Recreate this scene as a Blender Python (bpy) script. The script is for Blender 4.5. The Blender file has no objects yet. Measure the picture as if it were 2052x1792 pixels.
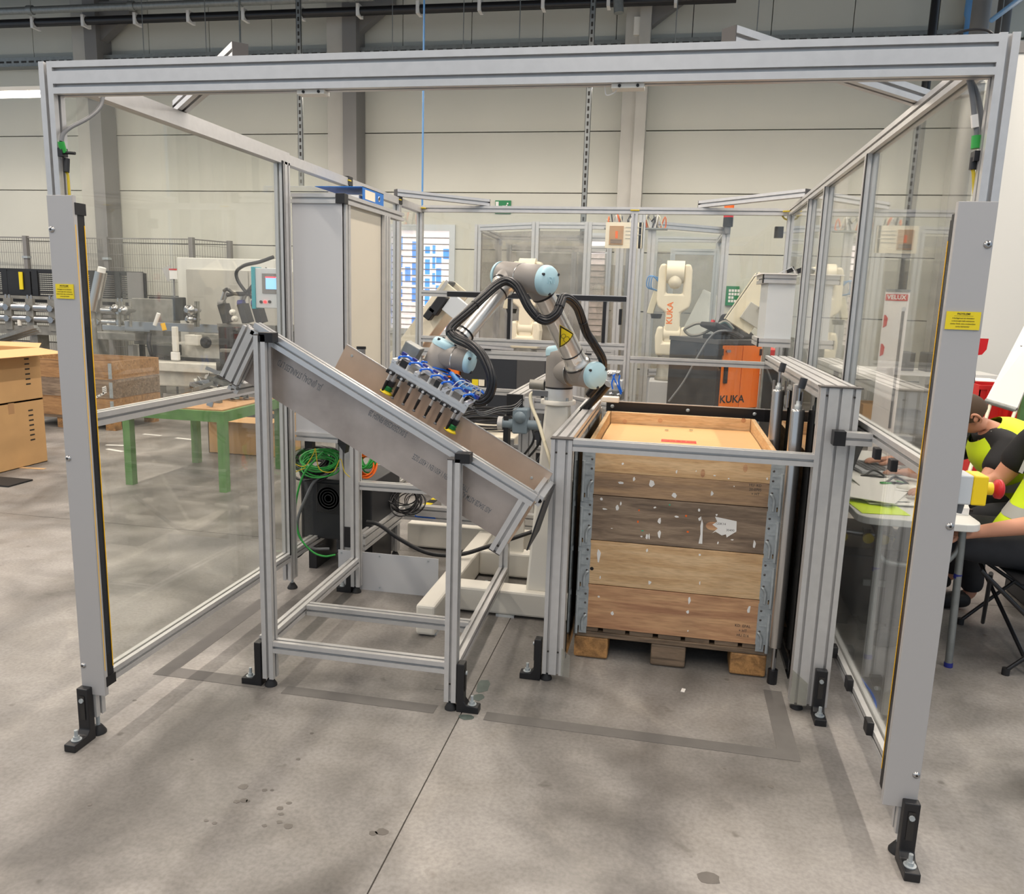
import bpy, math, random
from mathutils import Vector as V, Matrix
random.seed(7)
SC = bpy.context.scene
COL = SC.collection
PI = math.pi
# ------------------------------------------------------------------ camera
FPX = 1603.68
CP = V((1.8065, -2.1941, 1.5201))
_y, _p, _r = math.radians(-10.9648), math.radians(-10.5093), math.radians(-1.7654)
CF = V((math.sin(_y)*math.cos(_p), math.cos(_y)*math.cos(_p), math.sin(_p)))
_R0 = V((math.cos(_y), -math.sin(_y), 0)); _U0 = _R0.cross(CF)
CR = _R0*math.cos(_r) - _U0*math.sin(_r)
CU = _U0*math.cos(_r) + _R0*math.sin(_r)
cam = bpy.data.objects.new('camera', bpy.data.cameras.new('camera'))
COL.objects.link(cam)
cam.data.sensor_width = 36.0
cam.data.lens = 36.0*FPX/2052
cam.data.clip_end = 200
m = Matrix.Identity(4)
for i in range(3):
    m[i][0], m[i][1], m[i][2], m[i][3] = CR[i], CU[i], -CF[i], CP[i]
cam.matrix_world = m
SC.camera = cam
def at(u, v, **k):
    """surveyed point: photo pixel + one known world coordinate -> world point"""
    d = CF + CR*((u-1026)/FPX) - CU*((v-896)/FPX)
    (a, val), = k.items(); i = 'xyz'.index(a)
    return CP + d*((val-CP[i])/d[i])
# ------------------------------------------------------------------ view, world, lamps
SC.view_settings.view_transform = 'Standard'
SC.view_settings.look = 'None'
SC.view_settings.gamma = 1.0
SC.view_settings.use_curve_mapping = False
SC.view_settings.exposure = 0.2
w = bpy.data.worlds.new('World'); SC.world = w; w.use_nodes = True
bg = w.node_tree.nodes['Background']
bg.inputs[0].default_value = (0.70, 0.84, 1.0, 1); bg.inputs[1].default_value = 0.58
def area(name, loc, sx, sy, energy, color, rot=(0, 0, 0)):
    l = bpy.data.lights.new(name, 'AREA'); l.shape = 'RECTANGLE'; l.size = sx; l.size_y = sy
    l.energy = energy; l.color = color
    o = bpy.data.objects.new(name, l); o.location = loc; o.rotation_euler = rot; COL.objects.link(o)
    return o
WARM = (1.0, 0.89, 0.78)
LAMPS = []
for lx in (-11.5, -7.2, -2.6, 1.3, 5.1):
    for ly in (-3.6, .8, 5.2):
        LAMPS.append((lx, ly))
        area('lamp_light', (lx, ly, 5.04), 0.16, 3.6, 80 if ly < 0 else 112, WARM)
WLAMPS = [-11.2, -7.4, -3.6, .2, 4.0]
for lx in WLAMPS: area('lamp_light', (lx, 9.0, 4.27), 3.6, .16, 42, WARM)
# ------------------------------------------------------------------ mesh helpers
ORG = {}
class G:
    def __init__(s): s.v, s.f, s.s = [], [], []
    def add(s, vs, fs, smooth=False):
        n = len(s.v); s.v += [V(q) for q in vs]
        for f in fs: s.f.append([n+i for i in f]); s.s.append(smooth)
        return s
    def box(s, x0, x1, y0, y1, z0, z1):
        return s.add([(x, y, z) for z in (z0, z1) for y in (y0, y1) for x in (x0, x1)],
            [(0, 2, 3, 1), (4, 5, 7, 6), (0, 1, 5, 4), (2, 6, 7, 3), (0, 4, 6, 2), (1, 3, 7, 5)])
    def obox(s, c, ax, ay, az, sx, sy, sz):
        c, ax, ay, az = V(c), V(ax).normalized(), V(ay).normalized(), V(az).normalized()
        return s.add([c+ax*(i*sx/2)+ay*(j*sy/2)+az*(k*sz/2) for k in (-1, 1) for j in (-1, 1) for i in (-1, 1)],
            [(0, 2, 3, 1), (4, 5, 7, 6), (0, 1, 5, 4), (2, 6, 7, 3), (0, 4, 6, 2), (1, 3, 7, 5)])
    def bar(s, a, b, w, h, up=(0, 0, 1)):
        a, b = V(a), V(b); d = (b-a); x, z = axes(d, up)
        return s.obox((a+b)/2, d, x, z, d.length, w, h)
    def cyl(s, a, b, r, r2=None, n=16, caps=True):
        a, b = V(a), V(b); r2 = r if r2 is None else r2
        x, z = axes(b-a, (0, 0, 1))
        ring = [(x*math.cos(2*PI*i/n)+z*math.sin(2*PI*i/n)) for i in range(n)]
        vs = [a+q*r for q in ring]+[b+q*r2 for q in ring]
        s.add(vs, [(i, (i+1) % n, n+(i+1) % n, n+i) for i in range(n)], True)
        if caps: s.add(vs, [list(range(n))[::-1], list(range(n, 2*n))])
        return s
    def lathe(s, o, d, prof, n=24):
        """prof: list of (distance along d, radius)"""
        o = V(o); d = V(d).normalized(); x, z = axes(d, (0, 0, 1)); vs, fs = [], []
        for (t, r) in prof:
            for i in range(n):
                a = 2*PI*i/n; vs.append(o+d*t+(x*math.cos(a)+z*math.sin(a))*r)
        for k in range(len(prof)-1):
            for i in range(n):
                fs.append((k*n+i, k*n+(i+1) % n, (k+1)*n+(i+1) % n, (k+1)*n+i))
        s.add(vs, fs, True)
        e = len(prof)-1
        if prof[0][1] > 1e-5: s.add(vs[:n], [list(range(n))[::-1]])
        if prof[e][1] > 1e-5: s.add(vs[e*n:], [list(range(n))])
        return s
    def tube(s, pts, r, n=8, sub=5, rs=None):
        p = spline(pts, sub) if sub else [V(q) for q in pts]
        x, z = axes(p[1]-p[0], (0.01, 0.02, 1)); vs, fs = [], []
        for k, q in enumerate(p):
            d = (p[min(k+1, len(p)-1)]-p[max(k-1, 0)]).normalized()
            x = (x-d*x.dot(d)).normalized(); z = d.cross(x)
            rr = r if rs is None else rs(k/(len(p)-1))
            for i in range(n):
                a = 2*PI*i/n; vs.append(q+(x*math.cos(a)+z*math.sin(a))*rr)
        for k in range(len(p)-1):
            for i in range(n): fs.append((k*n+i, k*n+(i+1) % n, (k+1)*n+(i+1) % n, (k+1)*n+i))
        s.add(vs, fs, True)
        return s.add(vs, [list(range(n))[::-1], list(range(len(vs)-n, len(vs)))])
    def prism(s, poly, o, ux, uy, ext):
        """2-D polygon in the (ux, uy) frame at o, extruded by the vector ext"""
        o, ux, uy, ext = V(o), V(ux), V(uy), V(ext); n = len(poly)
        a = [o+ux*p[0]+uy*p[1] for p in poly]; b = [q+ext for q in a]
        if ux.cross(uy).dot(ext) < 0: a, b = b, a
        return s.add(a+b, [(i, (i+1) % n, n+(i+1) % n, n+i) for i in range(n)]+[list(range(n))[::-1], list(range(n, 2*n))])
    def profile(s, a, b, w=.045, h=.045, up=(0, 0, 1), sw=None, sh=None, slot=.010, dep=.013):
        """extruded aluminium section, w across (perpendicular to up), h along up, undercut T-slots on all sides"""
        a, b = V(a), V(b); d = b-a; x, z = axes(d, up)
        sw = max(1, round(w/.045)) if sw is None else sw
        sh = max(1, round(h/.045)) if sh is None else sh
        ch = slot*.8; o = slot*.5; dep = min(dep, min(w, h)/2-ch-.001); lip = min(.0035, dep*.4)
        def face(L, H, n):   # one face at distance H from the axis, walked along +L
            r = [(-L/2, H)]
            for i in range(n):
                c = -L/2+L*(2*i+1)/(2*n)
                r += [(c-o, H), (c-o, H-lip), (c-ch, H-lip), (c-ch, H-dep), (c+ch, H-dep), (c+ch, H-lip), (c+o, H-lip), (c+o, H)]
            return r
        q = [(-p, -k) for p, k in face(w, h/2, sw)][0:0]
        q += [(p, -k) for p, k in face(w, h/2, sw)]
        q += [(k, p) for p, k in face(h, w/2, sh)]
        q += [(-p, k) for p, k in face(w, h/2, sw)]
        q += [(-k, -p) for p, k in face(h, w/2, sh)]
        return s.prism(q, a, x, z, d)
    def ball(s, c, r, sc=(1, 1, 1), n=16, m=10):
        c = V(c); vs, fs = [], []
        for j in range(m+1):
            t = PI*j/m
            for i in range(n):
                a = 2*PI*i/n
                vs.append(c+V((r*sc[0]*math.sin(t)*math.cos(a), r*sc[1]*math.sin(t)*math.sin(a), r*sc[2]*math.cos(t))))
        for j in range(m):
            for i in range(n): fs.append((j*n+i, (j+1)*n+i, (j+1)*n+(i+1) % n, j*n+(i+1) % n))
        return s.add(vs, fs, True)
    def build(s, name, mt, parent=None, bevel=0, seg=2, label=None, kind=None):
        if parent is None:
            xs = [q.x for q in s.v]; ys = [q.y for q in s.v]; zs = [q.z for q in s.v]
            o = V(((min(xs)+max(xs))/2, (min(ys)+max(ys))/2, min(zs)))
        else: o = ORG[parent.name]
        me = bpy.data.meshes.new(name)
        me.from_pydata([tuple(q-o) for q in s.v], [], s.f)
        me.polygons.foreach_set('use_smooth', s.s)
        me.materials.append(M[mt] if isinstance(mt, str) else mt)
        me.validate()
        ob = bpy.data.objects.new(name, me); COL.objects.link(ob)
        if parent is None: ob.location = o
        else: ob.parent = parent
        ORG[ob.name] = o
        if bevel:
            b = ob.modifiers.new('bevel', 'BEVEL'); b.width = bevel; b.segments = seg; b.limit_method = 'ANGLE'; b.angle_limit = .6
        if label: ob['label'] = label
        if kind: ob['kind'] = kind
        return ob
def axes(d, up):
    d = V(d).normalized(); up = V(up).normalized()
    if abs(d.dot(up)) > .999: up = V((0, 1, 0)) if abs(d.y) < .9 else V((1, 0, 0))
    x = d.cross(up).normalized(); z = x.cross(d).normalized()
    return x, z
def spline(pts, sub):
    p = [V(q) for q in pts]
    if len(p) < 3: return p
    out = []
    e = [p[0]*2-p[1]]+p+[p[-1]*2-p[-2]]
    for i in range(1, len(e)-2):
        a, b, c, d = e[i-1], e[i], e[i+1], e[i+2]
        for k in range(sub):
            t = k/sub
            out.append(.5*((2*b)+(c-a)*t+(2*a-5*b+4*c-d)*t*t+(3*b-a-3*c+d)*t**3))
    return out+[p[-1]]
def tag(o, label, cat, group=None, kind=None):
    o['label'] = label; o['category'] = cat
    if group: o['group'] = group
    if kind: o['kind'] = kind
    return o
def thing(name, label, cat, loc, group=None):
    o = bpy.data.objects.new(name, None); COL.objects.link(o); o.location = loc; o.empty_display_size = .05
    ORG[o.name] = V(loc)
    return tag(o, label, cat, group)
def struct(name):
    o = bpy.data.objects.new(name, None); COL.objects.link(o); ORG[o.name] = V((0, 0, 0)); o['kind'] = 'structure'
    o.empty_display_size = .05
    return o
def dup(root, off, label=None, group=None, rz=0):
    def rec(o, par):
        c = o.copy(); COL.objects.link(c)
        if par: c.parent = par
        for ch in [q for q in o.children]: rec(ch, c)
        return c
    r = rec(root, None); r.location = root.location+V(off); r.rotation_euler = (0, 0, root.rotation_euler.z+rz)
    if label: r['label'] = label
    if group: r['group'] = group
    return r
def text(body, size, loc, ux, uy, mt, parent, name='lettering', align='CENTER', bold=0, sx=1.0):
    """flat printed lettering as thin mesh, written along ux with up uy"""
    cu = bpy.data.curves.new('t', 'FONT'); cu.body = body; cu.size = size; cu.align_x = align; cu.align_y = 'CENTER'
    cu.resolution_u = 2; cu.offset = bold*size; cu.space_line = 1.0
    tmp = bpy.data.objects.new('t', cu); COL.objects.link(tmp)
    dg = bpy.context.evaluated_depsgraph_get(); me = bpy.data.meshes.new_from_object(tmp.evaluated_get(dg))
    bpy.data.objects.remove(tmp)
    ux, uy = V(ux).normalized(), V(uy).normalized()
    o = ORG[parent.name]
    for q in me.vertices: q.co = V(loc)+ux*(q.co.x*sx)+uy*q.co.y-o
    me.materials.clear(); me.materials.append(M[mt])
    ob = bpy.data.objects.new(name, me); COL.objects.link(ob); ob.parent = parent; ORG[ob.name] = o
    me.name = name
    return ob
# ------------------------------------------------------------------ materials
M = {}
def lin(c):
    if isinstance(c, str):
        c = [int(c[i:i+2], 16)/255 for i in (0, 2, 4)]
    return tuple(((q/12.92) if q < .04045 else ((q+.055)/1.055)**2.4) for q in c)+(1,)
def mat(name, col, rough=.5, metal=0., var=0., vs=8., col2=None, bump=0., bs=60., spec=.5, stretch=None, coat=0.):
    m = bpy.data.materials.new(name); m.use_nodes = True; M[name] = m
    nt = m.node_tree; b = nt.nodes['Principled BSDF']
    b.inputs['Base Color'].default_value = lin(col); b.inputs['Roughness'].default_value = rough
    b.inputs['Metallic'].default_value = metal; b.inputs['Specular IOR Level'].default_value = spec
    b.inputs['Coat Weight'].default_value = coat
    if var or bump:
        tc = nt.nodes.new('ShaderNodeTexCoord'); mp = nt.nodes.new('ShaderNodeMapping')
        if stretch: mp.inputs['Scale'].default_value = stretch
        nt.links.new(tc.outputs['Object'], mp.inputs['Vector'])
    if var:
        n = nt.nodes.new('ShaderNodeTexNoise'); n.inputs['Scale'].default_value = vs; n.inputs['Detail'].default_value = 5
        nt.links.new(mp.outputs[0], n.inputs['Vector'])
        r = nt.nodes.new('ShaderNodeValToRGB'); c = lin(col); c2 = lin(col2) if col2 else tuple(q*(1-var) for q in c[:3])+(1,)
        r.color_ramp.elements[0].position = .35; r.color_ramp.elements[1].position = .65
        r.color_ramp.elements[0].color = c2; r.color_ramp.elements[1].color = c
        nt.links.new(n.outputs[0], r.inputs[0]); nt.links.new(r.outputs[0], b.inputs['Base Color'])
    if bump:
        n = nt.nodes.new('ShaderNodeTexNoise'); n.inputs['Scale'].default_value = bs; n.inputs['Detail'].default_value = 3
        nt.links.new(mp.outputs[0], n.inputs['Vector'])
        bp = nt.nodes.new('ShaderNodeBump'); bp.inputs['Strength'].default_value = bump; bp.inputs['Distance'].default_value = .01
        nt.links.new(n.outputs[0], bp.inputs['Height']); nt.links.new(bp.outputs[0], b.inputs['Normal'])
    return m
def glow(name, col, k):
    m = bpy.data.materials.new(name); m.use_nodes = True; M[name] = m
    b = m.node_tree.nodes['Principled BSDF']; b.inputs['Base Color'].default_value = lin(col)
    b.inputs['Emission Color'].default_value = lin(col); b.inputs['Emission Strength'].default_value = k
def glass(name, tint, haze=.02, hazecol='d8d8d4', refl=1.0):
    m = bpy.data.materials.new(name); m.use_nodes = True; M[name] = m
    nt = m.node_tree; nt.nodes.clear(); N = nt.nodes.new; L = nt.links.new
    out = N('ShaderNodeOutputMaterial'); tr = N('ShaderNodeBsdfTransparent'); tr.inputs[0].default_value = lin(tint)
    gl = N('ShaderNodeBsdfGlossy'); gl.inputs['Roughness'].default_value = .015; gl.inputs['Color'].default_value = (refl,)*3+(1,)
    df = N('ShaderNodeBsdfDiffuse'); df.inputs[0].default_value = lin(hazecol)
    lw = N('ShaderNodeLayerWeight'); lw.inputs[0].default_value = .5
    pw = N('ShaderNodeMath'); pw.operation = 'POWER'; pw.inputs[1].default_value = 4.5; L(lw.outputs['Facing'], pw.inputs[0])
    fr = N('ShaderNodeMath'); fr.operation = 'MULTIPLY_ADD'; fr.inputs[1].default_value = .9; fr.inputs[2].default_value = .035; L(pw.outputs[0], fr.inputs[0])
    m1 = N('ShaderNodeMixShader'); tc = N('ShaderNodeTexCoord'); ns = N('ShaderNodeTexNoise'); ns.inputs['Scale'].default_value = 3.5; ns.inputs['Detail'].default_value = 9; ns.inputs['Distortion'].default_value = 1.2
    L(tc.outputs['Object'], ns.inputs[0]); mr = N('ShaderNodeMapRange'); mr.inputs[1].default_value = .42; mr.inputs[2].default_value = .72; mr.inputs[3].default_value = haze*.7; mr.inputs[4].default_value = haze*2.6
    L(ns.outputs[0], mr.inputs[0]); L(mr.outputs[0], m1.inputs[0])
    m2 = N('ShaderNodeMixShader')
    L(tr.outputs[0], m1.inputs[1]); L(df.outputs[0], m1.inputs[2]); L(fr.outputs[0], m2.inputs[0])
    L(m1.outputs[0], m2.inputs[1]); L(gl.outputs[0], m2.inputs[2]); L(m2.outputs[0], out.inputs[0])
mat('alu', 'c9c8c7', .34, .45, var=.06, vs=30, stretch=(1, 1, 1))
mat('alu_bright', 'd2d2d2', .3, .7)
mat('plate_grey', 'b3b1b0', .45, .25, bump=.02, bs=400)
mat('black_plastic', '17171a', .42, bump=.03, bs=300)
mat('black_satin', '1d1d20', .3)
mat('rubber', '1b1b1d', .65)
mat('dark_cap', '4a4644', .5)
mat('yellow', 'f0b81a', .45)
mat('box_yellow', 'f2cf14', .42)
mat('sign_yellow', 'e6cf1c', .45)
mat('ink', '141414', .6)
mat('white_paper', 'e8e6e2', .7)
mat('cream_paper', 'e6dcc6', .7)
mat('steel', 'b4b4b4', .28, 1.0)
mat('zinc', 'aeb5b8', .42, .25, var=.2, vs=40)
mat('stainless', 'bdb3ac', .34, .6, var=.16, vs=7, col2='a59b94', bump=.012, bs=250)
mat('stainless_in', 'c9b6a5', .38, .45, var=.12, vs=9)  # chute inside: reflected tan tone put into a brighter base colour
mat('brushed', 'c9c6c2', .22, .9)
mat('red', 'c4161c', .4)
mat('orange', 'ee6a17', .4)
mat('green_wire', '2fa043', .45)
mat('orange_wire', 'f0701e', .45)
mat('yellow_wire', 'cfb62a', .45)
mat('blue_tube', '1467d8', .35)
mat('navy_plastic', '232a7a', .4)
mat('motor_blue', '71808a', .42)
mat('cable_black', '16161a', .35)
mat('cable_grey', '6f7174', .45)
mat('cable_cream', 'cfc8b0', .5)
mat('cream_door', 'cfc7b6', .5)
mat('cabinet_grey', 'c2c3c6', .42)
mat('anthracite', '272a30', .5)
mat('pc_black', '242528', .45)
mat('white_paint', 'e4e0d6', .42, var=.05, vs=3)
mat('silver_paint', 'cdd1d3', .38, .2)
mat('robot_grey', '8b8681', .45)
mat('robot_blue', 'a9cbd6', .42)
mat('robot_tube', 'e2dfda', .26, .7)
mat('kuka_white', 'e6dcc4', .4)
mat('kuka_orange', 'f07818', .42)
mat('cardboard', 'c79e6c', .75, var=.07, vs=6)
mat('cardboard_top', 'd9ab74', .7, var=.05, vs=4)
mat('wall_paint', 'cccbc0', .6, var=.04, vs=.8)
mat('wall_white', 'dddcd5', .6)
mat('column_paint', 'b9b6ae', .6, var=.08, vs=3)
mat('steel_dark', '4c4b4b', .55)
mat('steel_mid', '7c7a78', .5)
mat('galv', '8f9290', .42, .6, var=.15, vs=20)
mat('ceiling_panel', '8a867e', .7)
mat('machine_white', 'dad6cc', .5, var=.18, vs=9)
mat('machine_dark', '1f2023', .5, var=.2, vs=14)
mat('machine_grey', '8d8b84', .45, .3, var=.25, vs=12)
mat('table_green', '5f8a4d', .5, var=.2, vs=12)
mat('hardboard', 'b78d62', .65, var=.1, vs=9)
mat('teal', '1f97a5', .4)
mat('skin', 'c98f73', .55)
mat('hair', '43311f', .75)
mat('shirt_black', '18181b', .8)
mat('trouser', '2b2c30', .85, var=.15, vs=25)
mat('hivis', 'd4f01c', .6)
mat('reflective', 'a9aca8', .4)
mat('crate_red', 'd0221e', .45)
mat('green_sign', '0f7a48', .5)
mat('mint', '28b08c', .5)
mat('binder_blue', '1f6fc0', .4)
mat('suction_green', '1d7a3c', .5)
mat('suction_yellow', 'f0d21a', .5)
mat('table_white', 'dcdbd6', .45)
mat('laptop_grey', 'b9bcc2', .4, .3)
mat('screen_dark', '20242a', .2)
mat('pipe_blue', '5a8fc4', .4)
mat('oil_stain', '68635e', .5, var=.15, vs=30)
mat('green_stain', '4f5a55', .5, var=.2, vs=30)
mat('tape_residue', '696663', .7, var=.12, vs=14)
mat('mould_yellow', 'd9c41c', .6)
mat('slot_dark', '2a2724', .7)
mat('joint_fill', '45413d', .85)
glow('lamp_glow', 'fff4e4', 9.0)
glow('screen_glow', '7fb4e6', 1.1)
glow('led_red', 'ff2a30', 2.5)
glow('led_green', '20e080', 2.0)
glow('window_sky', 'f3e6e6', .85)
glow('window_blue', '4f95f2', .85)
glass('pane', 'fbfcfa', .019)
glass('smoke', '3a3836', .05, '2a2928')
glass('shield', 'f2f2ee', .06)
def wood(name, c1, c2, c3, sc=3.0, rough=.62, along=(1, 10, 10), dark=0.5):
    m = bpy.data.materials.new(name); m.use_nodes = True; M[name] = m
    nt = m.node_tree; b = nt.nodes['Principled BSDF']; N = nt.nodes.new; L = nt.links.new
    tc = N('ShaderNodeTexCoord'); mp = N('ShaderNodeMapping'); mp.inputs['Scale'].default_value = along
    L(tc.outputs['Object'], mp.inputs[0])
    n1 = N('ShaderNodeTexNoise'); n1.inputs['Scale'].default_value = sc; n1.inputs['Detail'].default_value = 6; n1.inputs['Distortion'].default_value = .9
    n2 = N('ShaderNodeTexNoise'); n2.inputs['Scale'].default_value = sc*7; n2.inputs['Detail'].default_value = 4
    L(mp.outputs[0], n1.inputs[0]); L(mp.outputs[0], n2.inputs[0])
    r1 = N('ShaderNodeValToRGB'); e = r1.color_ramp.elements
    e[0].position = .32; e[0].color = lin(c2); e[1].position = .62; e[1].color = lin(c1)
    q = e.new(.47); q.color = lin(c3)
    L(n1.outputs[0], r1.inputs[0])
    mx = N('ShaderNodeMixRGB'); mx.blend_type = 'MULTIPLY'; mx.inputs[0].default_value = dark
    r2 = N('ShaderNodeValToRGB'); r2.color_ramp.elements[0].position = .3; r2.color_ramp.elements[0].color = (.55, .5, .46, 1); r2.color_ramp.elements[1].position = .6
    L(n2.outputs[0], r2.inputs[0]); L(r1.outputs[0], mx.inputs[1]); L(r2.outputs[0], mx.inputs[2])
    L(mx.outputs[0], b.inputs['Base Color']); b.inputs['Roughness'].default_value = rough
    bp = N('ShaderNodeBump'); bp.inputs['Strength'].default_value = .12; bp.inputs['Distance'].default_value = .004
    L(n2.outputs[0], bp.inputs['Height']); L(bp.outputs[0], b.inputs['Normal'])
wood('wood_new', 'dcbc92', 'c6a074', 'd2ae82')
wood('wood_red', 'd0a47a', 'ab7c5c', 'c0926c', sc=2.2)
wood('wood_old', '98846f', '6d5d4e', '826f5d', sc=3.5)
wood('wood_mid', 'b89773', '8f7760', 'a5876a', sc=2.8)
wood('wood_y', 'd9b684', 'bd9560', 'cfa878', along=(10, 1, 10))
wood('wood_pallet', '8a7560', '5b4d40', '74624f', sc=4)
wood('wood_block', 'b98a55', '7d5c39', '9c7447', sc=7, along=(3, 3, 3))
wood('wood_crate', 'b48a5c', '8e6a45', 'a47c52', sc=3)
def floor_mat(name, seed):
    m = bpy.data.materials.new(name); m.use_nodes = True; M[name] = m
    nt = m.node_tree; b = nt.nodes['Principled BSDF']; N = nt.nodes.new; L = nt.links.new
    g = N('ShaderNodeNewGeometry'); mp = N('ShaderNodeMapping'); mp.inputs['Location'].default_value = (seed, seed*1.7, 0)
    L(g.outputs['Position'], mp.inputs[0])
    def noise(sc, det, dis=0):
        n = N('ShaderNodeTexNoise'); n.inputs['Scale'].default_value = sc; n.inputs['Detail'].default_value = det; n.inputs['Distortion'].default_value = dis
        L(mp.outputs[0], n.inputs[0]); return n
    def ramp(n, p0, c0, p1, c1):
        r = N('ShaderNodeValToRGB'); r.color_ramp.elements[0].position = p0; r.color_ramp.elements[1].position = p1
        r.color_ramp.elements[0].color = c0; r.color_ramp.elements[1].color = c1
        L(n.outputs[0], r.inputs[0]); return r
    a = ramp(noise(1.3, 8, .6), .38, lin('65625f'), .60, lin('989490'))
    k = ramp(noise(5, 9, .3), .32, (.78, .77, .75, 1), .6, (1, 1, 1, 1))
    f = ramp(noise(75, 6), .3, (.78, .78, .78, 1), .62, (1.05, 1.05, 1.05, 1))
    s = ramp(noise(9, 3, .4), .24, (.55, .53, .5, 1), .31, (1, 1, 1, 1))
    wp = ramp(noise(2.3, 10, 1.5), .56, (1, 1, 1, 1), .72, (1.28, 1.27, 1.25, 1))
    vo = N('ShaderNodeTexVoronoi'); vo.inputs['Scale'].default_value = 5.5; L(mp.outputs[0], vo.inputs[0])
    vr = ramp(vo, .04, (.55, .53, .51, 1), .075, (1, 1, 1, 1)); vm = ramp(noise(.9, 2), .52, (0, 0, 0, 1), .60, (1, 1, 1, 1))
    vx = N('ShaderNodeMixRGB'); vx.inputs[1].default_value = (1, 1, 1, 1); L(vm.outputs[0], vx.inputs[0]); L(vr.outputs[0], vx.inputs[2])
    mx = a
    for q, fac in ((k, .9), (f, .85), (s, .7), (wp, .8), (vx, .8)):
        x = N('ShaderNodeMixRGB'); x.blend_type = 'MULTIPLY'; x.inputs[0].default_value = fac
        L(mx.outputs[0], x.inputs[1]); L(q.outputs[0], x.inputs[2]); mx = x
    L(mx.outputs[0], b.inputs['Base Color'])
    rr = ramp(noise(2.5, 5), .3, (.34,)*3+(1,), .7, (.6,)*3+(1,)); L(rr.outputs[0], b.inputs['Roughness'])
    bp = N('ShaderNodeBump'); bp.inputs['Strength'].default_value = .08; bp.inputs['Distance'].default_value = .01
    L(noise(40, 5).outputs[0], bp.inputs['Height']); L(bp.outputs[0], b.inputs['Normal'])
floor_mat('concrete', 3.1)
# ================================================================== SETTING
fl = struct('floor')
XJ = [-16, -9.2, -4.0, 1.13, 6.2, 12]; YJ = [-7, -2.95, 2.25, 7.4, 13]
for i in range(len(XJ)-1):
    for j in range(len(YJ)-1):
        G().box(XJ[i]+.0022, XJ[i+1]-.0022, YJ[j]+.0022, YJ[j+1]-.0022, -.12, 0).build('slab', 'concrete', fl)
G().box(-16, 12, -7, 13, -.16, -.004).build('joint_filler', 'joint_fill', fl)
# residue of removed marking tape, flat on the concrete
g = G()
for a, b, c, d in ((-.14, .34, .455, .53), (.42, 1.03, .44, .50), (1.22, 2.33, .44, .50), (2.26, 2.33, .50, .95), (-.14, -.07, .53, 1.30), (.98, 1.10, .62, .66)):
    g.box(a, b, c, d, .0004, .0012)
g.build('tape_residue', 'tape_residue', fl)
rf_ = random.Random(21)
def stain(u, v, ru, rv, mt, n=11):
    c = at(u, v, z=0); q = [(c.x+math.cos(2*PI*i/n)*ru*rf_.uniform(.75, 1.1), c.y+math.sin(2*PI*i/n)*rv*rf_.uniform(.75, 1.1)) for i in range(n)]
    G().prism(q, (0, 0, .0003), (1, 0, 0), (0, 1, 0), (0, 0, .0005)).build('oil_spot', mt, fl)
for u, v, r in ((487, 1577, .018), (489, 1605, .014), (474, 1607, .011), (561, 1620, .012), (579, 1610, .010), (563, 1632, .009), (560, 1648, .010), (497, 1606, .008), (530, 1584, .009), (578, 1656, .016), (430, 1650, .008), (413, 1645, .008), (180, 1613, .008), (598, 1522, .009), (765, 1668, .020), (748, 1670, .014), (385, 1522, .007), (270, 1404, .008), (530, 1655, .008), (1545, 1577, .011), (1452, 1541, .006), (1420, 1760, .035), (625, 1470, .008), (545, 1584, .007)): stain(u, v, r, r*.8, 'oil_stain')
for u, v, a_, b_ in ((968, 1375, .03, .06), (958, 1398, .025, .03), (935, 1438, .035, .02), (940, 1415, .02, .03)): stain(u, v, a_, b_, 'green_stain')
# ---- back wall: horizontal sandwich panels between columns, upright panels above the cable tray
YW = 11.4
wb = struct('wall_back')
zs = [.42, 1.37, 2.32, 3.25, 4.21, 5.42]
cx = [-13.4, -8.56, -3.8, 1.0, 5.85]
WIN = [(-3.06, -2.02, .95, 2.62), (.36, .64, .95, 2.52)]
def cut(r, w):
    (a, b, c, d), (p, q, m_, n_) = r, w
    if p >= b or q <= a or m_ >= d or n_ <= c: return [r]
    o = []
    if p > a: o.append((a, p, c, d))
    if q < b: o.append((q, b, c, d))
    p, q = max(p, a), min(q, b)
    if m_ > c: o.append((p, q, c, m_))
    if n_ < d: o.append((p, q, n_, d))
    return o
for i in range(len(cx)):
    xa = cx[i]; xb = cx[i+1] if i+1 < len(cx) else 7.2
    for j in range(len(zs)-1):
        rs_ = [(xa+.006, xb-.006, zs[j]+.008, zs[j+1]-.008)]
        for (wa, wz, z0, z1) in WIN: rs_ = [o for r in rs_ for o in cut(r, (wa-.08, wz+.08, z0-.08, z1+.08))]
        for (a, b, c, d) in rs_: G().box(a, b, YW, YW+.12, c, d).build('wall_panel', 'wall_paint', wb)
x = -13.4
while x < 7:
    G().box(x+.006, min(x+1.17, 7.2)-.006, YW-.02, YW+.12, 5.44, 7.6).build('upright_panel', 'wall_paint', wb); x += 1.17
G().box(-13.4, 7.2, YW+.125, YW+.2, 0, 7.6).build('wall_core', 'slot_dark', wb)
G().box(-13.4, 7.2, YW-.03, YW+.12, 0, .41).build('plinth', 'column_paint', wb)
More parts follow.
